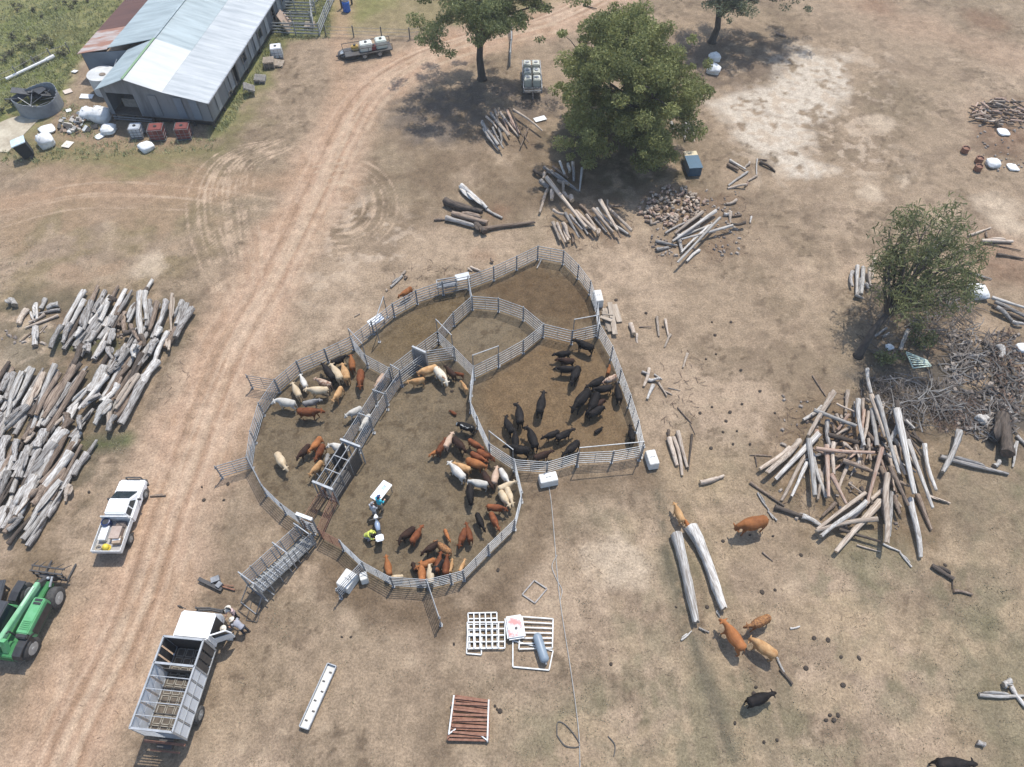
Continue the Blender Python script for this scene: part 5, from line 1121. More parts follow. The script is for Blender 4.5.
sticks_stuff('twig_litter',[(930,395,985,432,300,.3,1.0,.025,.4),(990,330,1024,420,170,.3,1.0,.05,.5),(768,390,905,540,260,.2,.9,.018,.1),(0,290,190,420,130,.2,.7,.016,.1),(480,100,560,150,60,.2,.7,.02,.05),(540,160,640,250,100,.2,.8,.02,.05),(640,180,760,270,110,.2,.8,.02,.05),(655,345,705,425,50,.2,.9,.02,.05),(390,260,470,300,60,.2,.8,.02,.05),(560,235,1024,560,200,.1,.4,.01,.02),(560,480,1024,767,200,.1,.4,.01,.02),(180,150,500,300,150,.1,.4,.01,.02),(0,480,250,767,120,.1,.4,.01,.02)],'brown twigs and bark scattered over the ground round the log heaps','twigs',BST)
mb = MB()
for i in range(520):
    z = random.random()
    if z < .3: x,y = random.uniform(945,1024),random.uniform(330,430)
    elif z < .42: x,y = random.uniform(975,1024),random.uniform(100,170)
    elif z < .6: x,y = random.uniform(780,900),random.uniform(395,530)
    elif z < .66: x,y = random.uniform(0,150),random.uniform(330,345)
    else: x,y = random.uniform(650,740),random.uniform(190,255)
    s = random.uniform(.05,.16)*(1.6 if z < .3 else 1); p = g(x,y,s*.4); mb.box(p,(s*2*random.uniform(.6,1.6),s*1.4,s*.9),rz=random.uniform(0,3),rx=random.uniform(-.4,.4),top=(.6,.7))
tag(mb.build('rubble', mat('rubble',(.33,.28,.23),(.15,.12,.10),.6,.95,lo=.4,hi=.6)),'grey stones bark and rubble chips round the heaps','rubble',kind='stuff')
# grass blades
def grass(name, areas, n_, hgt, m, label):
    r_ = np.random.default_rng(8); V = []; k = 0
    for pxp,cnt in areas:
        xs = [p[0] for p in pxp]; ys = [p[1] for p in pxp]; got = 0
        while got < cnt:
            x,y = random.uniform(min(xs),max(xs)),random.uniform(min(ys),max(ys)); c = False
            for (a0,b0),(a1,b1) in zip(pxp,pxp[1:]+pxp[:1]):
                if (b0 > y) != (b1 > y) and x < (a1-a0)*(y-b0)/(b1-b0)+a0: c = not c
            if not c: continue
            got += 1; p = g(x,y,0); s = random.uniform(.5,1.4)
            for j in range(n_):
                a = random.uniform(0,6.28); q = p+Vector((random.gauss(0,.12*s),random.gauss(0,.12*s),-.03)); d = Vector((math.cos(a),math.sin(a),0)); w_ = Vector((-d.y,d.x,0))*.03*s
                t = q+d*hgt*.5*s+Vector((0,0,hgt*s)); V += [q-w_,q+w_,t]
    me = bpy.data.meshes.new(name); me.vertices.add(len(V)); me.vertices.foreach_set('co', np.array(V,dtype=np.float32).ravel()); nt_ = len(V)//3
    me.loops.add(nt_*3); me.loops.foreach_set('vertex_index', np.arange(nt_*3,dtype=np.int32)); me.polygons.add(nt_); me.polygons.foreach_set('loop_start', np.arange(0,nt_*3,3,dtype=np.int32)); me.update(calc_edges=True)
    me.materials.append(m); o = bpy.data.objects.new(name,me); COL.objects.link(o); tag(o,label,'grass',kind='stuff')
grass('grass',[([(0,0),(132,0),(80,60),(58,95),(0,110)],2300),([(262,75),(280,40),(330,38),(330,0),(272,0),(262,60),(215,130),(225,132)],900),([(0,150),(0,165),(210,150),(215,138),(60,140)],260),([(60,100),(98,110),(100,140),(60,135)],160)],9,.22,leafless := mat('grass_green',(.29,.30,.13),(.38,.37,.2),.4,.9),'green pasture grass at the upper left round the shed')
grass('dry_grass',[([(560,500),(1024,440),(1024,767),(560,767)],1500),([(840,360),(1024,340),(1024,440),(850,430)],180),([(0,240),(200,250),(190,290),(0,290)],200),([(230,600),(560,620),(560,767),(200,767)],500),([(60,335),(115,340),(115,352),(60,350)],60),([(80,440),(130,430),(125,455),(85,455)],50),([(400,75),(540,80),(530,130),(400,130)],150)],6,.07,mat('grass_dry',(.24,.21,.13),(.34,.29,.2),.4,.9),'short dry grass on the bare paddock and round the heaps')
# cow pats
cp = MB(); cp.rings([((0,0,z),(k_,0,0),(0,k_*.85,0)) for z,k_ in ((-.02,.17),(.03,.18),(.06,.12),(.07,.03))],9)
cpm = cp.mesh('cow_pat', mat('dung',(.035,.025,.018),(.06,.045,.032),6,.95), True)
def pat(x,y,s,grp,lab):
    o = bpy.data.objects.new('cow_pat', cpm); COL.objects.link(o); o.location = g(x,y); o.scale = (s*.62,s*random.uniform(.45,.75),.8); o.rotation_euler = (0,0,random.uniform(0,6)); tag(o,lab,'cow pat',grp)
for x,y in ((700,413),(712,407),(726,421),(737,431),(733,444),(750,444),(723,432),(742,404),(731,322),(741,370),(716,354),(712,322),(715,335),(760,391),(711,448),(650,382),(663,327),(616,300),(646,313),(775,413),(730,412),(706,359)): pat(x,y,random.uniform(.8,1.4),'cow pats between the yards and the log heap','dark dried cow pat on the bare ground between yards and log heap')
for x,y in ((814,638),(828,640),(841,657),(859,658),(806,668),(843,685),(775,590),(762,592),(830,715),(834,720),(838,715),(826,720),(735,723),(777,740),(764,742),(728,627),(750,535),(723,541),(773,536),(801,555),(945,565),(963,593),(756,687),(754,694),(707,607)): pat(x,y,random.uniform(.8,1.5),'cow pats in the lower right paddock','dark cow pat on the lower right paddock')
for x,y in ((497,709),(500,711),(495,706),(611,664),(676,607),(454,644),(498,570),(342,637),(351,637),(202,487),(228,484),(224,500),(204,500),(89,492),(452,391)): pat(x,y,random.uniform(.7,1.3),'scattered cow pats round the yards','dark cow pat on the worn ground left of or below the yards')
# ================================================================ VEHICLES
def wheel(c, R, w, parent, name='wheel', rim=RIM, steer=0):
    e = MB(); c = Vector(c); S = rotz(steer)
    prof = [(R*.55,-w/2),(R*.93,-w/2),(R,-w*.36),(R,w*.36),(R*.93,w/2),(R*.55,w/2)]
    e.rings([(c+S@Vector((0,y,0)), S@Vector((rr,0,0)), Vector((0,0,rr))) for rr,y in prof], 20)
    t = e.build(name, RUBBER, parent, True)
    e = MB(); e.rings([(c+S@Vector((0,y,0)), S@Vector((rr,0,0)), Vector((0,0,rr))) for rr,y in ((R*.54,-w/2-.01),(R*.58,-w/2+.0),(R*.58,w/2),(R*.54,w/2+.01))],16); e.rings([(c+S@Vector((0,y,0)), S@Vector((rr,0,0)), Vector((0,0,rr))) for rr,y in ((R*.16,-w/2-.04),(R*.18,w/2+.04))],10)
    e.build('rim', rim, t); return t
# ---- white ute
A = g(133,478.5,.95); B = g(107,552,.95); c = flat((A+B)/2); d = flat(A-B); L = d.length; print('ute length', L)
r = empty('parked_ute', c, math.atan2(d.y,d.x), 'white utility truck with gear in its open tray parked beside the dirt road', 'ute'); k = L/5.3
r.scale = (k,k,k)
mb = MB(); mb.prism([(-.35,.42),(2.35,.42),(2.6,.5),(2.62,.75),(2.5,.98),(1.5,1.08),(1.2,1.1),(-.35,1.1)],-.88,.88); mb.build('body', WHITEP, r, bevel=.07)
mb = MB(); mb.add([(1.62,-.80,1.08),(-.42,-.80,1.08),(-.42,.80,1.08),(1.62,.80,1.08),(.72,-.66,1.72),(-.30,-.66,1.72),(-.30,.66,1.72),(.72,.66,1.72)],[(0,1,2,3),(7,6,5,4),(0,4,5,1),(1,5,6,2),(2,6,7,3),(3,7,4,0)]); mb.build('cabin', WHITEP, r, bevel=.06)
mb = MB(); mb.add([(1.58,-.72,1.11),(1.58,.72,1.11),(.78,.61,1.68),(.78,-.61,1.68)],[(0,1,2,3)]); 
mb.v = [(x+.035,y,z+.02) for x,y,z in mb.v]; mb.build('windscreen', GLASS, r)
for s in (-1,1):
    for x0,x1 in ((.95,.35),(.25,-.22)):
        y0,y1 = .80*s,.66*s; f = lambda x,z: (x, (y0+(y1-y0)*(z-1.08)/.64)+.012*s, z); mb = MB(); mb.add([f(x0,1.16),f(x1,1.16),f(x1,1.6),f(x0-.28 if x0 > .5 else x0,1.6)],[(0,1,2,3)]); mb.build('side_window', GLASS, r)
    mb = MB(); mb.box((1.0,1.0*s,1.15),(.12,.22,.16)); mb.build('mirror', BLACK, r, bevel=.02)
    mb = MB(); mb.box((2.55,.62*s,.80),(.12,.34,.16)); mb.build('headlight', mat('lamp_glass',(.6,.62,.62),(.5,.5,.5),2,.15), r, bevel=.02)
mb = MB(); mb.path([(2.35,-.92,.55),(2.72,-.7,.55),(2.78,0,.55),(2.72,.7,.55),(2.35,.92,.55)],.11,6); mb.bar((2.7,-.55,.6),(2.72,-.5,1.0),.07); mb.bar((2.7,.55,.6),(2.72,.5,1.0),.07); mb.bar((2.72,-.5,1.0),(2.72,.5,1.0),.07); mb.build('bull_bar', DARKST, r)
mb = MB(); mb.box((-1.55,0,.86),(2.2,1.86,.08))
mb.build('tray_floor', mat('tray_floor',(.40,.38,.35),(.28,.26,.24),4,.7), r)
mb = MB(); mb.box((-1.55,.93,1.05),(2.25,.04,.34)); mb.box((-1.55,-.93,1.05),(2.25,.04,.34)); mb.box((-2.68,0,1.05),(.04,1.9,.34)); mb.box((-.46,0,1.2),(.05,1.86,.6)); mb.bar((-.46,-.9,1.6),(-.46,.9,1.6),.07); mb.build('tray_side', WHITED, r)
for x in (1.75,-1.5):
    for s in (-1,1): wheel((x,.80*s,.38),.38,.26,r,steer=0)
mb = MB(); mb.box((-.6,0,.5),(3.9,.7,.2)); mb.build('chassis', BLACK, r)
# load in the tray: things of their own
R3 = rotz(math.atan2(d.y,d.x)); U = lambda x,y,z: c+R3@Vector((x*k,y*k,z*k)); ua = math.atan2(d.y,d.x)
e = empty('toolbox', U(-1.45,-.3,.9), ua, 'brown tool box in the tray of the white ute', 'tool box'); mb = MB(); mb.box((0,0,.2),(.8,.6,.4)); mb.build('box', mat('tan_box',(.33,.24,.18),(.24,.15,.1),2,.6), e, bevel=.03); mb = MB(); mb.box((.0,0,.42),(.82,.62,.04)); mb.build('lid', mat('lid_box',(.44,.35,.28),(.30,.22,.17),1.5,.5), e)
e = empty('carton', U(-1.9,-.45,.9), ua+.1, 'pale brown carton in the rear right of the white ute tray', 'carton'); mb = MB(); mb.box((0,0,.15),(.45,.5,.3)); mb.build('carton', mat('carton',(.38,.28,.2),(.3,.22,.15)), e); mb = MB(); mb.box((0,0,.31),(.1,.5,.01)); mb.build('tape', WHITED, e)
e = empty('tarp', U(-1.0,-.3,.9)+Vector((0,0,0)), ua, 'folded grey cloth beside the tool box in the ute tray', 'cloth'); mb = MB(); mb.box((.2,0,.1),(.5,.7,.2),top=(.8,.8)); mb.build('cloth', mat('cloth_brown',(.2,.15,.12),(.12,.1,.09),3,.9), e, bevel=.05); mb = MB(); mb.bar((-.0,-.3,.21),(.4,.3,.21),.04); mb.build('strap', DARKST, e)
e = empty('bucket', U(-.75,.55,.9), 0, 'dark blue drum behind the cab of the white ute', 'drum'); mb = MB(); mb.rings([((0,0,z),(q,0,0),(0,q,0)) for z,q in ((0,.24),(.5,.28),(.52,.22),(.45,.2))],14); mb.build('drum', mat('navy',(.015,.03,.09),(.02,.04,.12),2,.4), e); mb = MB(); mb.rings([((0,0,.46),(.2,0,0),(0,.2,0)),((0,0,.49),(.19,0,0),(0,.19,0))],14); mb.build('lid', BLACK, e)
e = empty('esky', U(-1.45,.5,.9), ua, 'flat white box lying in the tray of the white ute', 'box'); mb = MB(); mb.box((0,0,.15),(.9,.45,.3)); mb.build('box', WHITEP, e, bevel=.03); mb = MB(); mb.box((0,0,.32),(.92,.47,.05)); mb.build('lid', WHITED, e)
e = empty('helmet', U(-2.35,.15,.9), 0, 'yellow round container at the tailgate of the white ute', 'container'); mb = MB(); mb.ball((0,0,.16),.22); mb.build('shell', mat('yellow',(.65,.5,.05),(.55,.4,.04),3,.5), e, True); mb = MB(); mb.rings([((0,0,.02),(.28,0,0),(0,.24,0)),((0,0,.06),(.27,0,0),(0,.23,0))],12); mb.build('brim', mat('yellow',(.65,.5,.05)), e)
e = empty('rope_coil', U(-2.4,.6,.92), 0, 'pale rope coil in the rear left of the white ute tray', 'rope'); mb = MB(); mb.path([(math.cos(i*.5)*.2,math.sin(i*.5)*.16,.03+i*.006) for i in range(30)],.025,5); mb.build('rope', mat('rope',(.5,.42,.3)), e)
# ---- cattle truck
A = (g(164.7,637,3.0)+g(202.8,639.2,3.0))/2; B = (g(131,728.5,3.0)+g(171,731.8,3.0))/2; c = flat((A+B)/2); d = flat(A-B); L = d.length; wd = (flat(g(202.8,639.2,3.0)-g(164.7,637,3.0))).length
print('crate', L, wd)
TA = math.atan2(d.y,d.x); r = empty('cattle_truck', c, TA, 'white cab truck with an open silver cattle crate parked at the lower left', 'truck'); hw = 1.12; hl = L/2; Rt = rotz(TA)
tc_ = c.copy(); TU = lambda x,y,z=0: tc_+Rt@Vector((x,y,z))
mb = MB(); mb.box((0,0,.98),(2*hl,2*hw,.12)); mb.box((.6,0,.72),(2*hl+2.2,.8,.28)); mb.build('chassis', DARKST, r)
mb = MB(); mb.box((0,0,1.055),(2*hl-.1,2*hw-.1,.03)); mb.build('crate_floor', mat('crate_floor',(.13,.105,.08),(.08,.065,.05),3,.95), r)
mb = MB()
for i in range(9):
    x = -hl+.3+i*(2*hl-.6)/8
    for j in range(4):
        y = -.75+j*.5; w_,h_ = .2,.2
        for a,b in (((-w_,-h_),(w_,-h_)),((w_,-h_),(w_,h_)),((w_,h_),(-w_,h_)),((-w_,h_),(-w_,-h_))): mb.bar((x+a[0],y+a[1],1.10),(x+b[0],y+b[1],1.10),.045,.05)
mb.build('floor_grid', mat('grid_steel',(.33,.30,.25),(.22,.2,.16),5,.8,.1), r)
ALU = mat('aluminium',(.42,.43,.435),(.30,.31,.31),2,.45,.3); 
nb = 6; bx = [-hl+2*hl*(i/nb)*1.0 for i in range(nb+1)]; bx[-1] = hl; div = bx[4]+.15
mb = MB()
for x in (-hl,div,hl):
    for y in (-hw,hw): mb.bar((x,y,1.0),(x,y,3.0),.09)
for y in (-hw,hw):
    for z in (1.08,3.0): mb.bar((-hl,y,z),(hl,y,z),.09,.1)
for x in (-hl,div,hl): mb.bar((x,-hw,3.0),(x,hw,3.0),.11,.1)
mb.build('crate_frame', ALU, r)
mb = MB()
n5_ = 5
for i in range(1,n5_): x = -hl+(div+hl)*i/n5_; mb.bar((x,-hw,2.97),(x,hw,2.97),.035,.05); [mb.bar((x,s*hw,1.05),(x,s*hw,3.0),.06) for s in (-1,1)]
mb.build('cross_bar', ALU, r)
PALEP = mat('pale_panel',(.72,.73,.73),(.62,.63,.63),1.6,.5,0)
for s in (-1,1):
    for i in range(n5_):
        x0 = -hl+(div+hl)*i/n5_+.06; x1 = -hl+(div+hl)*(i+1)/n5_-.06; mb = MB()
        mb.box(((x0+x1)/2,s*hw,1.62),(x1-x0,.03,.98))
        mb.box(((x0+x1)/2,s*hw,2.55),(x1-x0,.03,.78)); mb.build('side_panel', PALEP, r)
    mb = MB()
    for z in (2.13,): mb.bar((-hl,s*(hw+.03),z),(div,s*(hw+.03),z),.03,.05)
    mb.build('side_rail', ALU, r)
    for i in range(3):
        x0 = div+(hl-div)*i/3+.05; x1 = div+(hl-div)*(i+1)/3-.05; mb = MB(); mb.box(((x0+x1)/2,s*hw,1.95),(x1-x0,.03,1.75)); mb.build('dark_panel', DARKST, r)
mb = MB(); mb.box((hl,0,2.0),(.04,2*hw-.1,1.9)); mb.build('head_board', DARKST, r)
mb = MB(); mb.box((div,0,1.5),(.04,2*hw-.1,.8)); mb.build('divider', DARKST, r)
mb = MB()
for z in (1.3,1.6,1.9,2.2,2.5,2.8): mb.bar((-hl-.02,-hw,z),(-hl-.02,hw,z),.04,.09)
mb.box((-hl,-.55,2.0),(.03,.9,1.8)); mb.build('rear_gate', ALU, r)
mb = MB(); mb.bar((-hl-.25,-hw,.95),(-hl-.25,hw,.95),.12,.1); mb.bar((-hl-.6,-.8,.6),(-hl-.6,.8,.6),.08); mb.build('rear_bumper', RUST, r)
cx0 = hl+.15; cl = 1.75
mb = MB(); mb.prism([(cx0,.75),(cx0+cl,.75),(cx0+cl+.08,1.3),(cx0+cl-.22,2.3),(cx0+.05,2.35),(cx0,2.2)],-1.0,1.0); mb.build('cab', WHITEP, r, bevel=.1)
mb = MB(); mb.add([(cx0+cl+.105,-.88,1.38),(cx0+cl+.105,.88,1.38),(cx0+cl-.13,.82,2.15),(cx0+cl-.13,-.82,2.15)],[(0,1,2,3)]); mb.build('windscreen', GLASS, r)
mb = MB(); mb.add([(cx0+.3,1.012,1.5),(cx0+cl-.2,1.012,1.5),(cx0+cl-.35,1.012,2.1),(cx0+.3,1.012,2.1)],[(0,1,2,3)]); mb.build('side_window', GLASS, r)
mb = MB(); mb.box((cx0+.9,-1.006,1.55),(1.0,.012,1.3)); mb.build('cab_opening', BLACK, r)
# open door on the driver side (right)
dx = cx0+.25; da = -1.15; dd = Vector((math.cos(da),math.sin(da),0)); D0 = Vector((cx0+.3,-1.02,0))
dm = MB(); nrm = Vector((-dd.y,dd.x,0))*.05
def dq(a,z,k_=0): return D0+dd*a+Vector((0,0,z))+nrm*k_
dm.add([dq(0,.9),dq(1.0,.9),dq(1.0,1.6),dq(0,1.6),dq(0,.9,1),dq(1.0,.9,1),dq(1.0,1.6,1),dq(0,1.6,1)],[(0,1,2,3),(7,6,5,4),(0,4,5,1),(1,5,6,2),(2,6,7,3),(3,7,4,0)])
for a,b in ((dq(0,1.6,.5),dq(0,2.2,.5)),(dq(0,2.2,.5),dq(.85,2.2,.5)),(dq(.85,2.2,.5),dq(1.0,1.6,.5))): dm.bar(a,b,.07)
dr = dm.build('door', WHITEP, r); dm = MB(); dm.add([dq(.05,1.6,.5),dq(.95,1.6,.5),dq(.82,2.17,.5),dq(.05,2.17,.5)],[(0,1,2,3)]); dm.build('window', GLASS, dr)
mb = MB(); mb.bar((cx0+cl,1.0,1.9),(cx0+cl+.1,1.35,1.9),.04); mb.box((cx0+cl+.1,1.4,1.8),(.06,.2,.4)); mb.bar((cx0+cl,-1.0,1.9),(cx0+cl+.25,-1.35,1.95),.04); mb.box((cx0+cl+.25,-1.4,1.8),(.06,.2,.4)); mb.build('mirror', BLACK, r)
mb = MB(); mb.path([(cx0+cl+.3,-.95,.8),(cx0+cl+.4,0,.8),(cx0+cl+.3,.85,.8)],.09,6); mb.path([(cx0+cl+.3,-.9,1.2),(cx0+cl+.38,0,1.2),(cx0+cl+.3,.8,1.2)],.05,6); mb.bar((cx0+cl+.35,-.8,.6),(cx0+cl+.35,-.8,1.2),.08); mb.bar((cx0+cl+.35,.8,.6),(cx0+cl+.35,.8,1.2),.08); mb.build('bull_bar', DARKST, r)
for x,ww in ((cx0+.9,.28),(-hl*.42,.5)):
    for s in (-1,1): wheel((x,s*(.98-.0),.48),.48,ww,r)
for s in (-1,1): mb = MB(); mb.prism([(-hl*.42-.62,.9),(-hl*.42-.5,1.04-.06),(-hl*.42+.5,.98),(-hl*.42+.62,.9),(-hl*.42+.5,.94),(-hl*.42-.5,.94)],s*.8-.25,s*.8+.25); mb.build('mudguard', BLACK, r)
# ---- telehandler
A = g(40,596,.6); B = g(14,647,.6); F1 = g(55.5,598,.6); R1_ = g(29.7,648,.6)
d = flat(F1-R1_); WB = d.length; hd = d.normalized(); left = Vector((-hd.y,hd.x,0)); tw = 1.05
c = flat((F1+R1_)/2)+left*tw*.92; print('teleh wb', WB); TA2 = math.atan2(d.y,d.x)
r = empty('telehandler', c, TA2, 'green telescopic loader with a black front grab parked at the left edge', 'telehandler'); r.scale = (1.0,1.0,1.0); wb = WB/2
for s in (-1,1):
    for x in (wb,-wb): wheel((x,s*.98,.62),.66,.46,r,rim=mat('rim_pale',(.42,.42,.40),(.3,.3,.28),3,.5,.2),steer=.12 if x > 0 else 0)
mb = MB(); mb.box((0,0,.75),(4.6,.9,.45)); mb.box((-wb-.35,0,.95),(.9,1.5,.7)); mb.build('chassis', GREEND, r, bevel=.04)
mb = MB(); mb.box((.05,-.78,1.2),(2.15,.80,.95),top=(.97,.88)); mb.build('engine_cover', GREEN, r, bevel=.05)
for x in (.75,.95): mb = MB(); mb.box((x-.0,-.8,1.69),(.14,.45,.03)); mb.build('vent', BLACK, r)
for i in range(5): pass
mb = MB(); [mb.box((-.75+.11*i,-.8,1.69),(.035,.5,.02)) for i in range(5)]; mb.build('louvre', GREEND, r)
mb = MB(); mb.box((.1,-1.21,1.15),(1.7,.02,.6)); mb.build('side_grille', BLACK, r)
mb = MB(); mb.bar((-wb-.55,-.05,2.05),(wb+.5,-.05,1.35),.28,.36); mb.build('boom', mat('boom_green',(.15,.36,.18),(.22,.42,.26),2,.5), r, bevel=.03)
mb = MB(); mb.bar((-.6,-.05,1.66+.23),(wb+.2,-.05,1.40+.23),.12,.06); mb.build('boom_hose_tray', mat('pale_green',(.42,.55,.42),(.35,.48,.35),2,.5), r)
mb = MB(); mb.bar((wb+.4,-.05,1.35),(wb+1.0,-.05,.8),.3,.34); mb.box((wb+1.1,-.05,.75),(.25,.9,.5)); mb.build('boom_head', DARKST, r, bevel=.02)
mb = MB()
for y in (-.95,-.5,0,.5,.95): mb.path([(wb+1.2,y,.25),(wb+1.25,y,1.15),(wb+1.55,y,1.25),(wb+2.0,y*1.15,.85)],[.05,.05,.045,.02],5)
for z,x in ((.3,wb+1.2),(.75,wb+1.22),(1.15,wb+1.25),(1.22,wb+1.55)): mb.bar((x,-1.05,z),(x,1.05,z),.09)
for y in (-.8,.8): mb.bar((wb+1.2,y,.12),(wb+2.35,y,.1),.1,.05)
mb.build('front_grab', DARKST, r)
mb = MB(); mb.bar((wb+.5,-.5,.9),(wb+1.1,-.4,1.0),.1); mb.ball((wb+.95,-.25,1.1),.1); mb.build('hydraulic_coupling', GALV, r)
# cab on left
mb = MB(); mb.box((-.25,.75,1.05),(1.75,.85,.7),top=(.95,.95)); mb.build('cab_base', GREEND, r, bevel=.04)
mb = MB(); mb.box((-.3,.75,2.42),(1.55,.9,.1),top=(.93,.9)); mb.build('cab_roof', mat('roof_black',(.035,.037,.04),(.055,.055,.058),3,.5), r, bevel=.04)
mb = MB()
for x in (-1.0,.45):
    for y in (.35,1.15): mb.bar((x+(.15 if x > 0 else 0),y,1.35),(x,y,2.4),.08)
mb.build('cab_pillars', BLACK, r)
mb = MB(); mb.box((-.27,.75,1.9),(1.35,.72,.95),top=(.9,.95)); mb.build('cab_glass', GLASS, r)
mb = MB(); mb.prism([(-wb-.85,1.05),(-wb-.7,1.4),(-wb-.2,1.5),(-wb+.5,1.42),(-wb+.85,1.1),(-wb+.75,1.08),(-wb+.4,1.36),(-wb-.2,1.43),(-wb-.62,1.34),(-wb-.75,1.05)],-1.22,-.72); mb.build('mudguard', BLACK, r)
mb = MB(); mb.prism([(wb-.85,1.05),(wb-.7,1.4),(wb-.2,1.5),(wb+.5,1.42),(wb+.45,1.36),(wb-.2,1.43),(wb-.62,1.34),(wb-.75,1.05)],.72,1.22); mb.build('mudguard', BLACK, r); mb = MB(); mb.prism([(-wb-.85,1.05),(-wb-.7,1.4),(-wb-.2,1.5),(-wb+.5,1.42),(-wb+.45,1.36),(-wb-.2,1.43),(-wb-.62,1.34),(-wb-.75,1.05)],.72,1.22); mb.build('mudguard', BLACK, r)
mb = MB(); mb.bar((-wb-.5,-.3,1.3),(-wb-.1,-.3,2.1),.3,.25); mb.bar((-wb-.5,.2,1.3),(-wb-.1,.2,2.1),.3,.25); mb.build('boom_pivot', GREEN, r)
mb = MB(); mb.path([(-1.1,-.45,1.6),(-1.1,-.45,2.25),(-1.25,-.45,2.35)],.05,6); mb.build('exhaust', BLACK, r)
mb = MB(); mb.box((-1.12,-.85,1.25),(.35,.75,.85),top=(.7,.9)); mb.build('rear_shroud', BLACK, r, bevel=.05)
# black machine roof/bucket behind its cab at the frame edge
r = empty('rotary_slasher', g(3,612,0)+Vector((-.6,.3,0)), TA2+.3, 'black machine cover beside the green loader at the left edge', 'machine')
mb = MB(); mb.box((0,0,.9),(2.6,1.7,.12),top=(.95,.9)); mb.box((0,0,.6),(2.2,1.3,.5)); mb.build('deck', mat('roof_black',(.035,.037,.04)), r, bevel=.05)
mb = MB(); mb.bar((1.2,.4,.9),(1.9,0,.6),.1); mb.bar((1.2,-.4,.9),(1.9,0,.6),.1); [mb.bar((x,y,0),(x,y,.9),.1) for x in (-1,1) for y in (-.6,.6)]; mb.build('frame', DARKST, r)
# ---- small trailer / buggy with gear at the top
A = g(344,54,.5); B = g(391,46,.5); c = flat((A+B)/2); d = flat(B-A); L = d.length; ta = math.atan2(d.y,d.x); print('trailer', L)
r = empty('spray_trailer', c, ta, 'long low trailer loaded with pale tanks and gear parked before the wire fence', 'trailer')
mb = MB(); mb.box((0,0,.55),(L,1.7,.12)); mb.bar((-L/2,0,.5),(-L/2-.9,0,.4),.12); mb.build('deck', DARKST, r)
for x in (-L*.1,L*.22):
    for s in (-1,1): wheel((x,s*.85,.34),.34,.24,r)
mb = MB(); [mb.bar((x,y,.6),(x,y,1.2),.06) for x in (-L/2,0,L/2) for y in (-.8,.8)]; [mb.bar((-L/2,y,1.2),(L/2,y,1.2),.05) for y in (-.8,.8)]; mb.build('rail', DARKST, r)
def gear(nm, x, y, z, dm_, m, lab, cat, extra=None):
    Rr = rotz(ta); e = empty(nm, c+Rr@Vector((x,y,z)), ta, lab, cat); mb = MB(); mb.box((0,0,dm_[2]/2),dm_,top=(.88,.88)); mb.build('body', m, e, bevel=.08); mb = MB(); mb.rings([((0,0,dm_[2]),(.16,0,0),(0,.16,0)),((0,0,dm_[2]+.1),(.15,0,0),(0,.15,0))],10); mb.build('cap', BLACK, e); return e
gear('spray_tank',-.1,0,.61,(1.5,1.1,.8),mat('tank_pale',(.62,.62,.56),(.5,.5,.44),2,.5),'pale tank in the middle of the trailer at the top','tank'); gear('spray_tank',L*.3,.1,.61,(1.3,1.2,.85),mat('tank_green',(.45,.5,.42),(.55,.56,.5),2,.5),'greenish white tank at the right end of the trailer','tank'); gear('battery_box',L*.12,-.3,.61,(.6,.6,.5),mat('dark_red',(.2,.03,.03)),'dark red box between the two tanks on the trailer','box'); gear('gear_box',-L*.25,.3,.61,(.8,.6,.5),mat('ochre',(.45,.3,.08)),'ochre box at the left end of the trailer','box')
q = empty('inflatable_ring', g(350,56), 0, 'dark round tub with grey cover on the ground left of the trailer', 'tub'); mb = MB(); mb.rings([((0,0,z),(k_*1.3,0,0),(0,k_*1.0,0)) for z,k_ in ((0,.9),(.35,1),(.42,.95),(.36,.85))],20); mb.build('tub', BLACK, q); mb = MB(); mb.rings([((0,0,.4),(1.0,0,0),(0,.75,0)),((0,0,.5),(.7,0,0),(0,.5,0)),((0,0,.53),(.1,0,0),(0,.1,0))],16); mb.build('cover', mat('grey_cover',(.42,.45,.46),(.3,.33,.34),3,.6), q)
# ---- trailer beside the shade tree
A = g(531,60,.9); B = g(533,93,.9); c = flat((A+B)/2); d = flat(B-A); L = min(d.length,5.2); ta = math.atan2(d.y,d.x)
r = empty('box_trailer', c, ta, 'cage trailer with white cube tanks parked between the two upper trees', 'trailer')
mb = MB(); mb.box((0,0,.6),(L,1.9,.1)); mb.bar((L/2,0,.55),(L/2+1,0,.45),.12); mb.build('deck', DARKST, r)
mb = MB(); [mb.bar((x,y,.6),(x,y,1.15),.06) for x in (-L/2,-L/4,0,L/4,L/2) for y in (-.95,.95)]; [mb.bar((-L/2,y,z),(L/2,y,z),.04) for y in (-.95,.95) for z in (.85,1.15)]; [mb.bar((x,-.95,z),(x,.95,z),.04) for x in (-L/2,L/2) for z in (.85,1.15)]; mb.build('side_rail', GALV, r)
for s in (-1,1): [wheel((x,s*.95,.36),.36,.24,r) for x in (-.4,.45)]
i = 0
for x in (-L*.33,-L*.04,L*.22):
    for y in (-.46,.46):
        Rr = rotz(ta); lab = ('far','middle','near')[i//2]+' '+('right','left')[0 if y > 0 else 1]+' pale tub on the cage trailer between the upper trees'; i += 1
        e = empty('tub', c+Rr@Vector((x,y,.66)), ta, lab, 'tub', 'pale tubs on the cage trailer'); mb = MB(); mb.box((0,0,.4),(1.1,.82,.8),top=(.9,.9)); mb.build('body', mat('tub_cream',(.50,.50,.42),(.38,.38,.32),2,.5), e, bevel=.07); mb = MB(); mb.rings([((0,0,.8),(.2,0,0),(0,.2,0)),((0,0,.87),(.19,0,0),(0,.19,0))],10); mb.build('lid', GALVD, e)
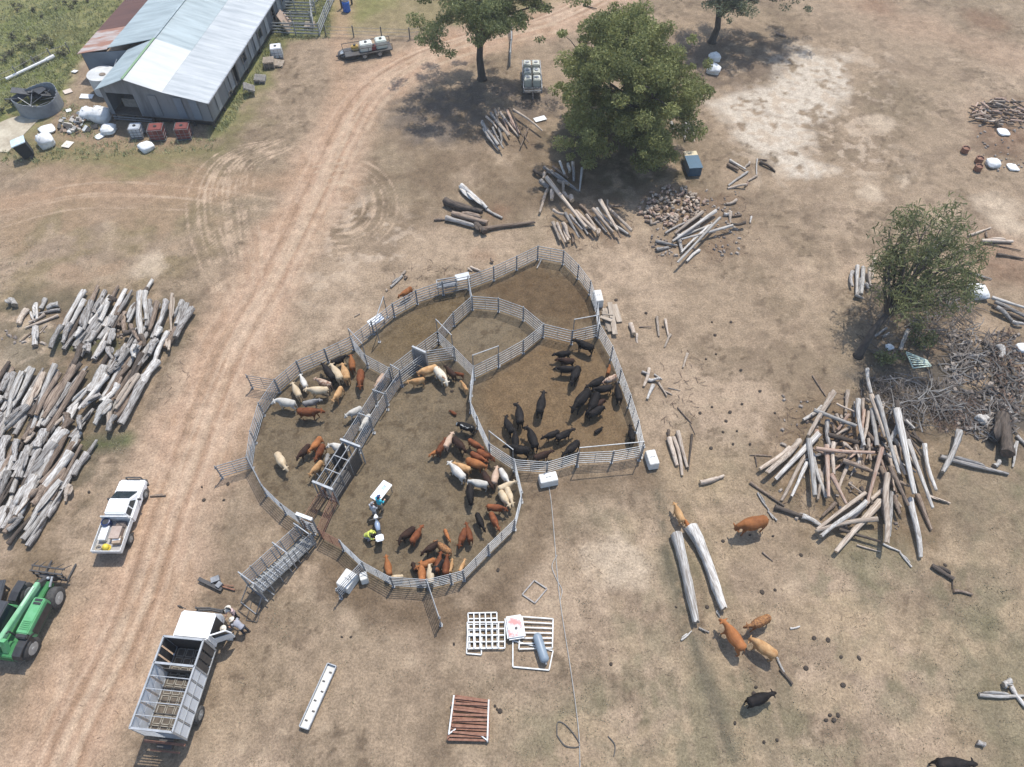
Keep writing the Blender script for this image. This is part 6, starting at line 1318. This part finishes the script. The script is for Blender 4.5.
# ---- blue box with cream lid
r = empty('fuel_pod', g(691,168), 0.1, 'dark blue box with a cream top panel standing beside the bushy tree', 'box')
mb = MB(); mb.box((0,-.3,.45),(1.25,1.9,.9),top=(.95,.95)); mb.build('body', mat('dark_blue',(.02,.06,.10),(.03,.08,.12),2,.45), r, bevel=.05); mb = MB(); mb.box((.05,.95,.62),(1.25,.85,.55)); mb.build('end_box', mat('cream_board',(.56,.47,.30),(.5,.41,.26),2,.7), r, bevel=.03)
mb = MB(); mb.box((0,-.3,.93),(1.28,1.9,.04)); mb.build('lid', mat('dark_blue2',(.03,.09,.14),(.03,.08,.12),2,.4), r)
# ================================================================ GEAR BELOW THE YARDS
def flatpanel(px, nb_, bars, m, label, z=.06, grp=None, name='barred_gate', w=.07, diag=False, cross=0, stiles=0):  # steel panels and open frames lying on the ground
    P = [g(*p,z) for p in px]; o = P[0].copy(); r = empty(name, Vector((o.x,o.y,0)), 0, label, 'barred gate', grp); o = Vector((o.x,o.y,0)); P = [p-o for p in P]; mb = MB()
    for a,b in zip(P,P[1:]+P[:1]): mb.bar(a,b,w,w)
    mb.build('frame', m, r); mb = MB()
    for i in range(1,nb_): t = i/nb_; mb.bar(P[0].lerp(P[3],t),P[1].lerp(P[2],t),w,w*.8)
    for i in range(1,cross): t = i/cross; a = P[0].lerp(P[1],t); b = P[3].lerp(P[2],t); a.z += .07; b.z += .07; mb.bar(a,b,w,w*.6)
    mb.build('bars', m, r)
    if stiles:
        mb = MB()
        for i in range(1,stiles+1): t = i/(stiles+1); a = P[0].lerp(P[1],t); b = P[3].lerp(P[2],t); mb.bar(a,b,w,w)
        mb.build('stile', m, r)
WM = mat('white_steel',(.66,.66,.64),(.5,.5,.47),3,.55)
o510 = (340,510); s510 = 2.985
Z = lambda x,y: (o510[0]+x/s510, o510[1]+y/s510)
flatpanel([Z(382,308),Z(468,306),Z(470,410),Z(388,412)],6,0,WM,'upper left white barred panel in the stack lying below the yards',.08,'white steel panels lying flat',cross=5)
flatpanel([Z(380,335),Z(492,335),Z(492,412),Z(382,414)],4,0,WM,'wider white barred panel lying over the first one below the yards',.18,'white steel panels lying flat',cross=6)
flatpanel([Z(380,370),Z(424,370),Z(422,432),Z(378,428)],1,0,WM,'small open white frame at the lower left of the panel stack',.06,'white steel panels lying flat')
flatpanel([Z(540,318),Z(636,325),Z(634,412),Z(534,415)],6,0,WM,'white barred panel under the grey cylinder',.14,'white steel panels lying flat')
flatpanel([Z(516,390),Z(636,420),Z(624,478),Z(516,468)],1,0,WM,'open white frame lying lowest beside the grey cylinder',.06,'white steel panels lying flat')
flatpanel([Z(580,210),Z(618,235),Z(582,278),Z(544,252)],1,0,mat('dull_steel',(.33,.31,.28),(.25,.22,.2),3,.7),'single square grey frame lying alone right of the bottom fence',.05,None)
r = empty('sink_tub', g(515,629), .15, 'white square tub with red stains lying between the white panels', 'tub'); mb = MB(); mb.box((0,0,.3),(1.05,1.35,.28),top=(1.05,1.05)); mb.build('tub', WHITED, r, bevel=.1); mb = MB(); mb.box((0,0,.45),(.85,1.1,.03)); mb.build('basin', mat('stained',(.62,.60,.58),(.55,.22,.2),1.3,.6,lo=.5,hi=.6), r, bevel=.01); mb = MB(); mb.rings([((.05,-.1,.46),(.09,0,0),(0,.09,0)),((.05,-.1,.5),(.08,0,0),(0,.08,0))],10); mb.build('drain', BLACK, r)
A,B = g(*Z(588,375),.4), g(*Z(612,450),.4); r = empty('gas_cylinder', flat(A), 0, 'blue grey cylinder lying on the white barred panel', 'cylinder'); mb = MB(); o = flat(A); t = (B-A).normalized(); R_ = .27
mb.path([A-o-t*.12,A-o,A-o+t*.1,B-o-t*.1,B-o,B-o+t*.1],[.14,.24,R_,R_,.24,.12],16); mb.build('body', mat('bluegrey',(.22,.27,.31),(.18,.22,.26),2,.45), r, True); mb = MB(); mb.path([B-o+t*.1,B-o+t*.22],[.06,.05],8); mb.build('valve', GALVD, r)
z4 = lambda x,y: Z(x,y)
flatpanel([Z(345,555),Z(445,570),Z(443,688),Z(322,685)],12,0,RUST,'stack of rusty brown barred panels lying at the bottom centre',.22,None,w=.11)
for a,b,lab in ((Z(340,555),Z(325,668),'left'),(Z(444,568),Z(440,688),'right')):
    A,B = g(*a,.35),g(*b,.35); o = flat(A); mb = MB(); mb.bar(A-o,B-o,.08,.08); mb.bar(A-o,A-o+Vector((0,0,-.35)),.08); mb.bar(B-o,B-o+Vector((0,0,-.35)),.08); mb.bar(B-o,B-o+Vector((.35 if lab == 'left' else -.35,.25,-.05)),.06); q = mb.build('steel_strap', WM); q.location = o; tag(q,'thin white bar lying along the %s side of the rusty panels'%lab,'steel bar')
for i in range(7): 
    a,b = Z(330+random.uniform(0,12),560+i*17),Z(446,566+i*17+random.uniform(-8,8)); A,B = g(*a,.32),g(*b,.32); o = flat((A+B)/2); mb = MB(); mb.bar(A-o,B-o,.11,.09); q = mb.build('rusty_bar', RUST); q.location = o; tag(q,'rusty bar lying loose on top of the rusty barred panels','steel bar','loose rusty bars on the panel stack')
# long white trough
A,B = g(333,666,.0),g(305,729,.0); c = (A+B)/2; d = B-A; L = d.length; r = empty('feed_trough', flat(c), math.atan2(d.y,d.x), 'long narrow white trough lying alone below the loading ramp', 'trough')
mb = MB(); mb.box((0,0,.12),(L,.5,.1)); mb.build('base', mat('trough_white',(.66,.65,.61),(.50,.48,.43),1.5,.8), r, bevel=.02)
mb = MB(); [mb.box((0,y,.24),(L,.05,.2)) for y in (-.27,.27)]; [mb.box((x,0,.24),(.05,.5,.2)) for x in (-L/2,L/2)]; mb.build('side', GALV, r)
[MB().box((-L/2+.4+i*(L-.8)/5,(-1)**i*.08,.185),(.08,.16,.03)).build('bolt', DARKST, r) for i in range(6)]
# steel bits near ramp
A,B = g(199,579,.15),g(222,590,.15); r = empty('drawbar', flat(A), 0, 'dark steel drawbar with brackets lying on the ground left of the loading ramp', 'steel part'); o = flat(A); d = B-A
mb = MB(); mb.bar(A-o,B-o,.22,.2); mb.build('bar', DARKST, r); mb = MB(); mb.box(d*.6+Vector((.1,.35,.2)),(.5,.35,.3),rz=.4); mb.box(d*.75+Vector((.2,.1,.2)),(.35,.3,.35),rz=1); mb.build('bracket', GALVD, r); mb = MB(); mb.bar(d*.9+Vector((0,.2,.1)),g(235,590,.1)-o,.08); mb.bar(d*.95+Vector((0,.3,.1)),g(234,586,.1)-o,.05); mb.build('rod', RUST, r)
flatpanel([(246,620),(252,601),(262,606),(257,622)],1,0,DARKST,'thin open rod frame lying at the lower end of the loading ramp',.05,None,'rod_frame',.03)
# cables
def cable(px, rad, m, label, nm='cable', z=.03):
    P = [g(*p,z) for p in spl(px,6)]; o = flat(P[0]); mb = MB(); mb.path([p-o for p in P],rad,5); q = mb.build(nm, m); q.location = o; tag(q,label,nm)
CB = mat('pale_cable',(.36,.345,.32),(.26,.24,.21),3,.7)
cable([(549,487),(551,500),(553,520),(555,545),(557,570),(560,600),(566,640),(570,665),(575,700),(579,735),(580,767)],.028,CB,'thin pale cable running from the white block straight down to the bottom edge')
cable([(557,555),(552,566),(556,578),(562,590),(560,600)],.03,CB,'short loop of cable on the ground beside the long pale cable')
cable([(557,735),(558,722),(568,727),(580,745),(566,746),(557,735)],.03,mat('dark_cable',(.1,.09,.08)),'dark wire loop lying near the bottom edge beside the cable','wire')
cable([(608,736),(615,745),(614,756)],.03,mat('dark_cable',(.1,.09,.08)),'short dark bent wire lying near the bottom edge','wire')
# white ladder-like gate in the rubbish
flatpanel([(906,352),(913,368),(931,366),(926,360)],1,0,mat('pale_green_steel',(.50,.58,.48),(.42,.5,.4),3,.5),'pale green barred gate panel lying under the leaning tree',.35,None,w=.08,cross=6)
# small rubbish by upper right edge: pots
for px,py,lab in ((964,152,'left'),(978,162,'middle'),(977,170,'lowest')):
    q = empty('drum', g(px,py), 0, lab+' rusty tin among the rubbish at the upper right edge', 'tin'); mb = MB(); mb.rings([((0,0,z),(k_,0,0),(0,k_,0)) for z,k_ in ((0,.35),(.5,.36),(.5,.3),(.4,.3))],12); mb.build('tin', RUST, q); mb = MB(); mb.path([(-.3,0,.5),(0,0,.7),(.3,0,.5)],.02,5); mb.build('handle', DARKST, q)
# ---- treatment table and motorbike in the middle pen
A,B = g(387.5,482.5,.95),g(374.5,499,.95); c = flat((A+B)/2); d = flat(A-B); r = empty('folding_table', c, math.atan2(d.y,d.x), 'narrow white folding table standing in the middle pen', 'table')
L = d.length*1.05; mb = MB(); mb.box((0,0,.9),(L,.72,.05)); mb.build('tabletop', WHITEP, r, bevel=.02); [MB().bar((x,y,0),(x,y,.88),.04).build('leg', GALVD, r) for x in (-L/2+.12,L/2-.12) for y in (-.3,.3)]
ta = math.atan2(d.y,d.x); e = empty('paper_sheet', c+rotz(ta)@Vector((L*.2,0,.93)), ta, 'pale blue clipboard on the white folding table', 'clipboard'); mb = MB(); mb.box((0,0,.01),(.3,.22,.02)); mb.build('board', mat('pale_blue',(.45,.55,.68)), e); mb = MB(); mb.box((.13,0,.03),(.04,.1,.02)); mb.build('clip', GALVD, e)
r = empty('farm_motorbike', g(379.5,532), 1.45-PI/2-.05+1.9, 'white and blue motorbike standing in the middle pen below the table', 'motorbike'); r.rotation_euler = (0,0,1.85)
for x in (-.66,.66):
    w_ = wheel((x,0,.32),.33,.13,r,rim=GALVD)
mb = MB(); mb.rings([(Vector((x,0,z)),Vector((0,w_,0)),Vector((0,0,h_))) for x,z,w_,h_ in ((-.35,.80,.1,.05),(-.1,.82,.16,.12),(.15,.85,.18,.15),(.35,.88,.1,.1))],10); mb.build('fuel_tank', mat('bike_blue',(.25,.32,.42),(.2,.25,.33),3,.35), r, True)
mb = MB(); mb.rings([(Vector((x,0,z)),Vector((0,w_,0)),Vector((0,0,h_))) for x,z,w_,h_ in ((-.95,.80,.1,.04),(-.7,.86,.16,.06),(-.3,.84,.15,.06))],10); mb.build('seat', BLACK, r, True)
mb = MB(); mb.box((-.85,0,.92),(.45,.5,.16)); mb.build('rear_box', WHITEP, r, bevel=.06)
mb = MB(); mb.path([(.95,0,.70),(.7,0,.78),(.45,0,.76)],[.05,.16,.08],8); mb.ball((.55,0,.98),.15); mb.build('front_fender', WHITEP, r, True)
mb = MB(); mb.bar((.66,.08,.32),(.42,.08,1.05),.05); mb.bar((.66,-.08,.32),(.42,-.08,1.05),.05); mb.bar((.42,-.42,1.1),(.42,.42,1.1),.045); mb.box((-.05,0,.5),(.45,.28,.4)); mb.bar((-.66,.1,.32),(-.05,.1,.45),.06); mb.bar((-.66,-.1,.32),(-.05,-.1,.45),.06); mb.bar((-.1,.3,.02),(0,.12,.4),.04); mb.build('frame', DARKST, r)
# ================================================================ PEOPLE
def person(loc, rz, label, pose, shirt, trousers, hat, hatkind='wide', s=1.0):
    """pose: joints in metres, x forward"""
    P = {'stand': dict(hip=(0,0,.95), chest=(.03,0,1.32), neck=(.04,0,1.50), head=(.08,0,1.64), kL=(.05,.11,.50), fL=(0,.12,.06), kR=(.05,-.11,.50), fR=(-.04,-.12,.06), eL=(.10,.27,1.12), hL=(.30,.22,1.02), eR=(.10,-.27,1.12), hR=(.32,-.18,1.02)),
      'bend': dict(hip=(-.12,0,.88), chest=(.22,0,1.10), neck=(.42,0,1.20), head=(.56,0,1.25), kL=(.06,.12,.48), fL=(-.1,.13,.06), kR=(.0,-.12,.48), fR=(-.22,-.13,.06), eL=(.38,.26,.86), hL=(.52,.16,.68), eR=(.40,-.24,.88), hR=(.55,-.12,.72)),
      'crouch': dict(hip=(-.15,0,.38), chest=(.12,0,.72), neck=(.24,0,.88), head=(.32,0,1.0), kL=(.32,.20,.50), fL=(.05,.20,.06), kR=(.32,-.20,.45), fR=(0,-.20,.06), eL=(.34,.28,.62), hL=(.55,.16,.55), eR=(.34,-.28,.62), hR=(.55,-.14,.50))}[pose]
    V_ = {k_:Vector(v) for k_,v in P.items()}; r = empty('person', loc, rz, label, 'person'); r.scale = (s,s,s)
    sd_ = Vector((0,1,0)); up = (V_['neck']-V_['hip']).normalized(); fw = up.cross(sd_)*-1; fw = sd_.cross(up)
    shL = V_['neck']+sd_*.19-up*.06; shR = V_['neck']-sd_*.19-up*.06; hpL = V_['hip']+sd_*.1; hpR = V_['hip']-sd_*.1
    mb = MB(); hp,ch,nk = V_['hip'],V_['chest'],V_['neck']
    mb.rings([(hp-up*.10,sd_*.12,fw*.09),(hp,sd_*.17,fw*.125),(hp.lerp(ch,.45),sd_*.15,fw*.11),(ch,sd_*.19,fw*.13),(nk-up*.08,sd_*.18,fw*.10),(nk-up*.01,sd_*.07,fw*.06)],14)
    hd_ = V_['head']; mb.path([nk-up*.06,nk+(hd_-nk)*.5],[.062,.055],10)
    hx = (hd_-nk).normalized(); 
    mb.ball(hd_,.105,12,9,(1.05,.84,1.22))
    hf = Vector((1,0,0)) if pose != 'bend' else Vector((.75,0,-.66)); 
    mb.path([hd_+hf*.095+Vector((0,0,.01)),hd_+hf*.135-Vector((0,0,.02)),hd_+hf*.10-Vector((0,0,.035))],[.014,.018,.014],6)
    for s_ in (-1,1): mb.ball(hd_+Vector((0,s_*.092,-.005)),.028,6,5,(.7,.4,1.1))
    mb.ball(hd_+hf*.06-Vector((0,0,.09)),.045,8,6)
    def limb(pts, rs): mb.path(pts, rs, 10)
    for sh,e_,h_,sg in ((shL,V_['eL'],V_['hL'],1),(shR,V_['eR'],V_['hR'],-1)):
        limb([sh,sh.lerp(e_,.5),e_,e_.lerp(h_,.5),h_],[.062,.052,.044,.040,.028])
        dr_ = (h_-e_).normalized(); sx = dr_.cross(Vector((0,0,1))).normalized()*sg*-1; 
        pal = h_+dr_*.05; mb.rings([(h_,sx*.028,Vector((0,0,.018))),(pal,sx*.045,Vector((0,0,.018))),(h_+dr_*.10,sx*.042,Vector((0,0,.015)))],8)
        for i_,ln in enumerate((.075,.088,.08,.062)):
            b0 = h_+dr_*.095+sx*(.033-.022*i_); mb.path([b0,b0+dr_*ln*.55-Vector((0,0,.008)),b0+dr_*ln*.85-Vector((0,0,.035))],[.0115,.0105,.009],6)
        b0 = h_+dr_*.03+sx*.035; mb.path([b0,b0+sx*.03+dr_*.03-Vector((0,0,.01)),b0+sx*.035+dr_*.06-Vector((0,0,.02))],[.014,.0125,.0105],6)
    for hp_,k_,f_ in ((hpL,V_['kL'],V_['fL']),(hpR,V_['kR'],V_['fR'])):
        limb([hp_,hp_.lerp(k_,.5),k_,k_.lerp(f_,.35),f_],[.10,.083,.06,.056,.042]); mb.path([f_+Vector((-.05,0,-.02)),f_+Vector((.09,0,-.025)),f_+Vector((.17,0,-.035))],[.04,.042,.028],8)
    b = bpy.data.objects.new('body', remesh(mb,'person_body',SKIN,.0095)); COL.objects.link(b); b.parent = r
    # clothes as their own shells
    mb = MB(); mb.rings([(hp-up*.02,sd_*.185,fw*.14),(hp.lerp(ch,.45),sd_*.172,fw*.13),(ch,sd_*.21,fw*.15),(nk-up*.09,sd_*.20,fw*.12),(nk-up*.015,sd_*.085,fw*.075)],16)
    for sh,e_,h_ in ((shL,V_['eL'],V_['hL']),(shR,V_['eR'],V_['hR'])): mb.path([sh-(e_-sh)*.1,sh.lerp(e_,.5),e_,e_.lerp(h_,.75)],[.075,.066,.058,.048],10)
    q = bpy.data.objects.new('shirt', remesh(mb,'shirt',shirt,.02)); COL.objects.link(q); q.parent = r
    mb = MB(); mb.rings([(hp-up*.13,sd_*.14,fw*.11),(hp,sd_*.185,fw*.14),(hp+up*.06,sd_*.175,fw*.13)],14)
    for hp_,k_,f_ in ((hpL,V_['kL'],V_['fL']),(hpR,V_['kR'],V_['fR'])): mb.path([hp_,hp_.lerp(k_,.5),k_,k_.lerp(f_,.45),k_.lerp(f_,.92)],[.115,.098,.076,.07,.062],10)
    q = bpy.data.objects.new('trousers', remesh(mb,'trousers',trousers,.02)); COL.objects.link(q); q.parent = r
    for f_ in (V_['fL'],V_['fR']): mb = MB(); mb.path([f_+Vector((-.07,0,0)),f_+Vector((.05,0,-.005)),f_+Vector((.2,0,-.02))],[.05,.055,.04],10); mb.build('boot', mat('boot',(.07,.045,.03)), r, True)
    mb = MB(); hz_ = hd_+Vector((0,0,.07)); T_ = Matrix.Rotation(.5 if pose == 'bend' else .1,3,'Y')
    br = .20 if hatkind == 'wide' else .105
    rg_ = [(Vector((0,0,-.005)),br),(Vector((0,0,.008)),br*.98),(Vector((0,0,.012)),.108),(Vector((0,0,.10)),.092),(Vector((0,0,.125)),.06)]
    mb.rings([(hz_+T_@p_,T_@Vector((k_*1.08,0,0)),T_@Vector((0,k_*.92,0))) for p_,k_ in rg_],18)
    if hatkind != 'wide': mb.rings([(hz_+T_@Vector((.08,0,0)),T_@Vector((0,.08,0)),T_@Vector((0,0,.008))),(hz_+T_@Vector((.2,0,-.01)),T_@Vector((0,.055,0)),T_@Vector((0,0,.006)))],8)
    mb.build('hat', hat, r, True)
    mb = MB(); mb.ball(hd_+Vector((-.02,0,.01)),.112,12,8,(1.0,.88,1.15)); mb.v = [v for v in mb.v]; 
    # hair cap behind the face
    mb2 = MB(); mb2.ball(hd_-hf*.022+Vector((0,0,.012)),.108,12,8,(1.0,.90,1.2)); mb2.build('hair', mat('hair',(.05,.035,.025)), r, True)
    for s_ in (-1,1): e_ = MB(); e_.ball(hd_+hf*.098+Vector((0,s_*.034,.012)),.014,6,5); e_.build('eye', BLACK, r)
    e_ = MB(); e_.box(hd_+hf*.108+Vector((0,0,-.058)),(.012,.045,.01)); e_.build('mouth', mat('lips',(.35,.12,.09)), r)
    return r
def cloth(n_,c_): return mat('cloth_'+n_,c_,tuple(x*.8 for x in c_),8,.9)
WH = cloth('hat_white',(.66,.60,.50)); DK = cloth('dark',(.025,.027,.035)); JN = cloth('denim',(.06,.08,.13)); GY = cloth('grey',(.33,.33,.36)); TE = cloth('teal',(.03,.38,.48)); NV_ = cloth('navy',(.03,.06,.16)); YL = cloth('yellow',(.62,.66,.12)); LG_ = cloth('lightgrey',(.42,.43,.45)); PK = cloth('pink',(.55,.40,.38))
def gz(px,py,z): p = g(px,py,z); return flat(p)
person(gz(223.2,629.8,1.72),1.9,'person in dark clothes and a white brimmed hat standing closest to the open truck door','stand',DK,DK,WH)
person(gz(233,620.5,1.35)+Vector((.35,-.2,0)),2.6,'person in a grey shirt and pale hat bending forward beside the truck','bend',GY,DK,WH)
person(gz(228.5,607.5,1.7),4.2,'person in a pinkish shirt and cream hat at the front corner of the truck','stand',PK,DK,WH)
person(gz(377.3,497,1.72)+Vector((0,-.05,0)),1.0,'person in a bright teal shirt and dark blue cap at the white folding table','stand',TE,cloth('tan',(.4,.32,.22)),NV_,'cap')
person(gz(371.2,505,1.5),1.1,'person in light grey clothes left of the one in teal','stand',LG_,LG_,cloth('cap_grey',(.3,.3,.3)),'cap',.92)
person(gz(366.5,532,.95)+Vector((0,0,0)),-.2,'person in a yellow green top crouching left of the motorbike','crouch',YL,GY,YL,'cap')
o = MB(); o.box((0,0,0),(.5,.4,.3),top=(.8,.8)); q = o.build('sack', WHITED, bevel=.08); q.location = TU(cx0+.9,-1.35,.15); tag(q,'white sack at the open driver door of the truck','sack')
# thin haze volume over the whole place, added to lift the shadows
mb = MB(); mb.box((0,220,22.5),(900,700,47)); hz = mb.build('haze', GALV); hz.data.materials.clear()
hm = bpy.data.materials.new('haze'); hm.use_nodes = True; n = hm.node_tree.nodes; n.remove(n['Principled BSDF'])
pv = n.new('ShaderNodeVolumePrincipled'); pv.inputs['Color'].default_value = (.86,.86,.86,1); pv.inputs['Density'].default_value = .0005; pv.inputs['Anisotropy'].default_value = .2
hm.node_tree.links.new(pv.outputs[0], n['Material Output'].inputs['Volume']); hz.data.materials.append(hm); hz['kind'] = 'stuff'
for o in bpy.data.objects:
    if o.parent is None and o.get('label') and len(o['label'].split()) > 16: print('LONG', o['label'])
print('objects', len(bpy.data.objects), 'logs', LGN[0])
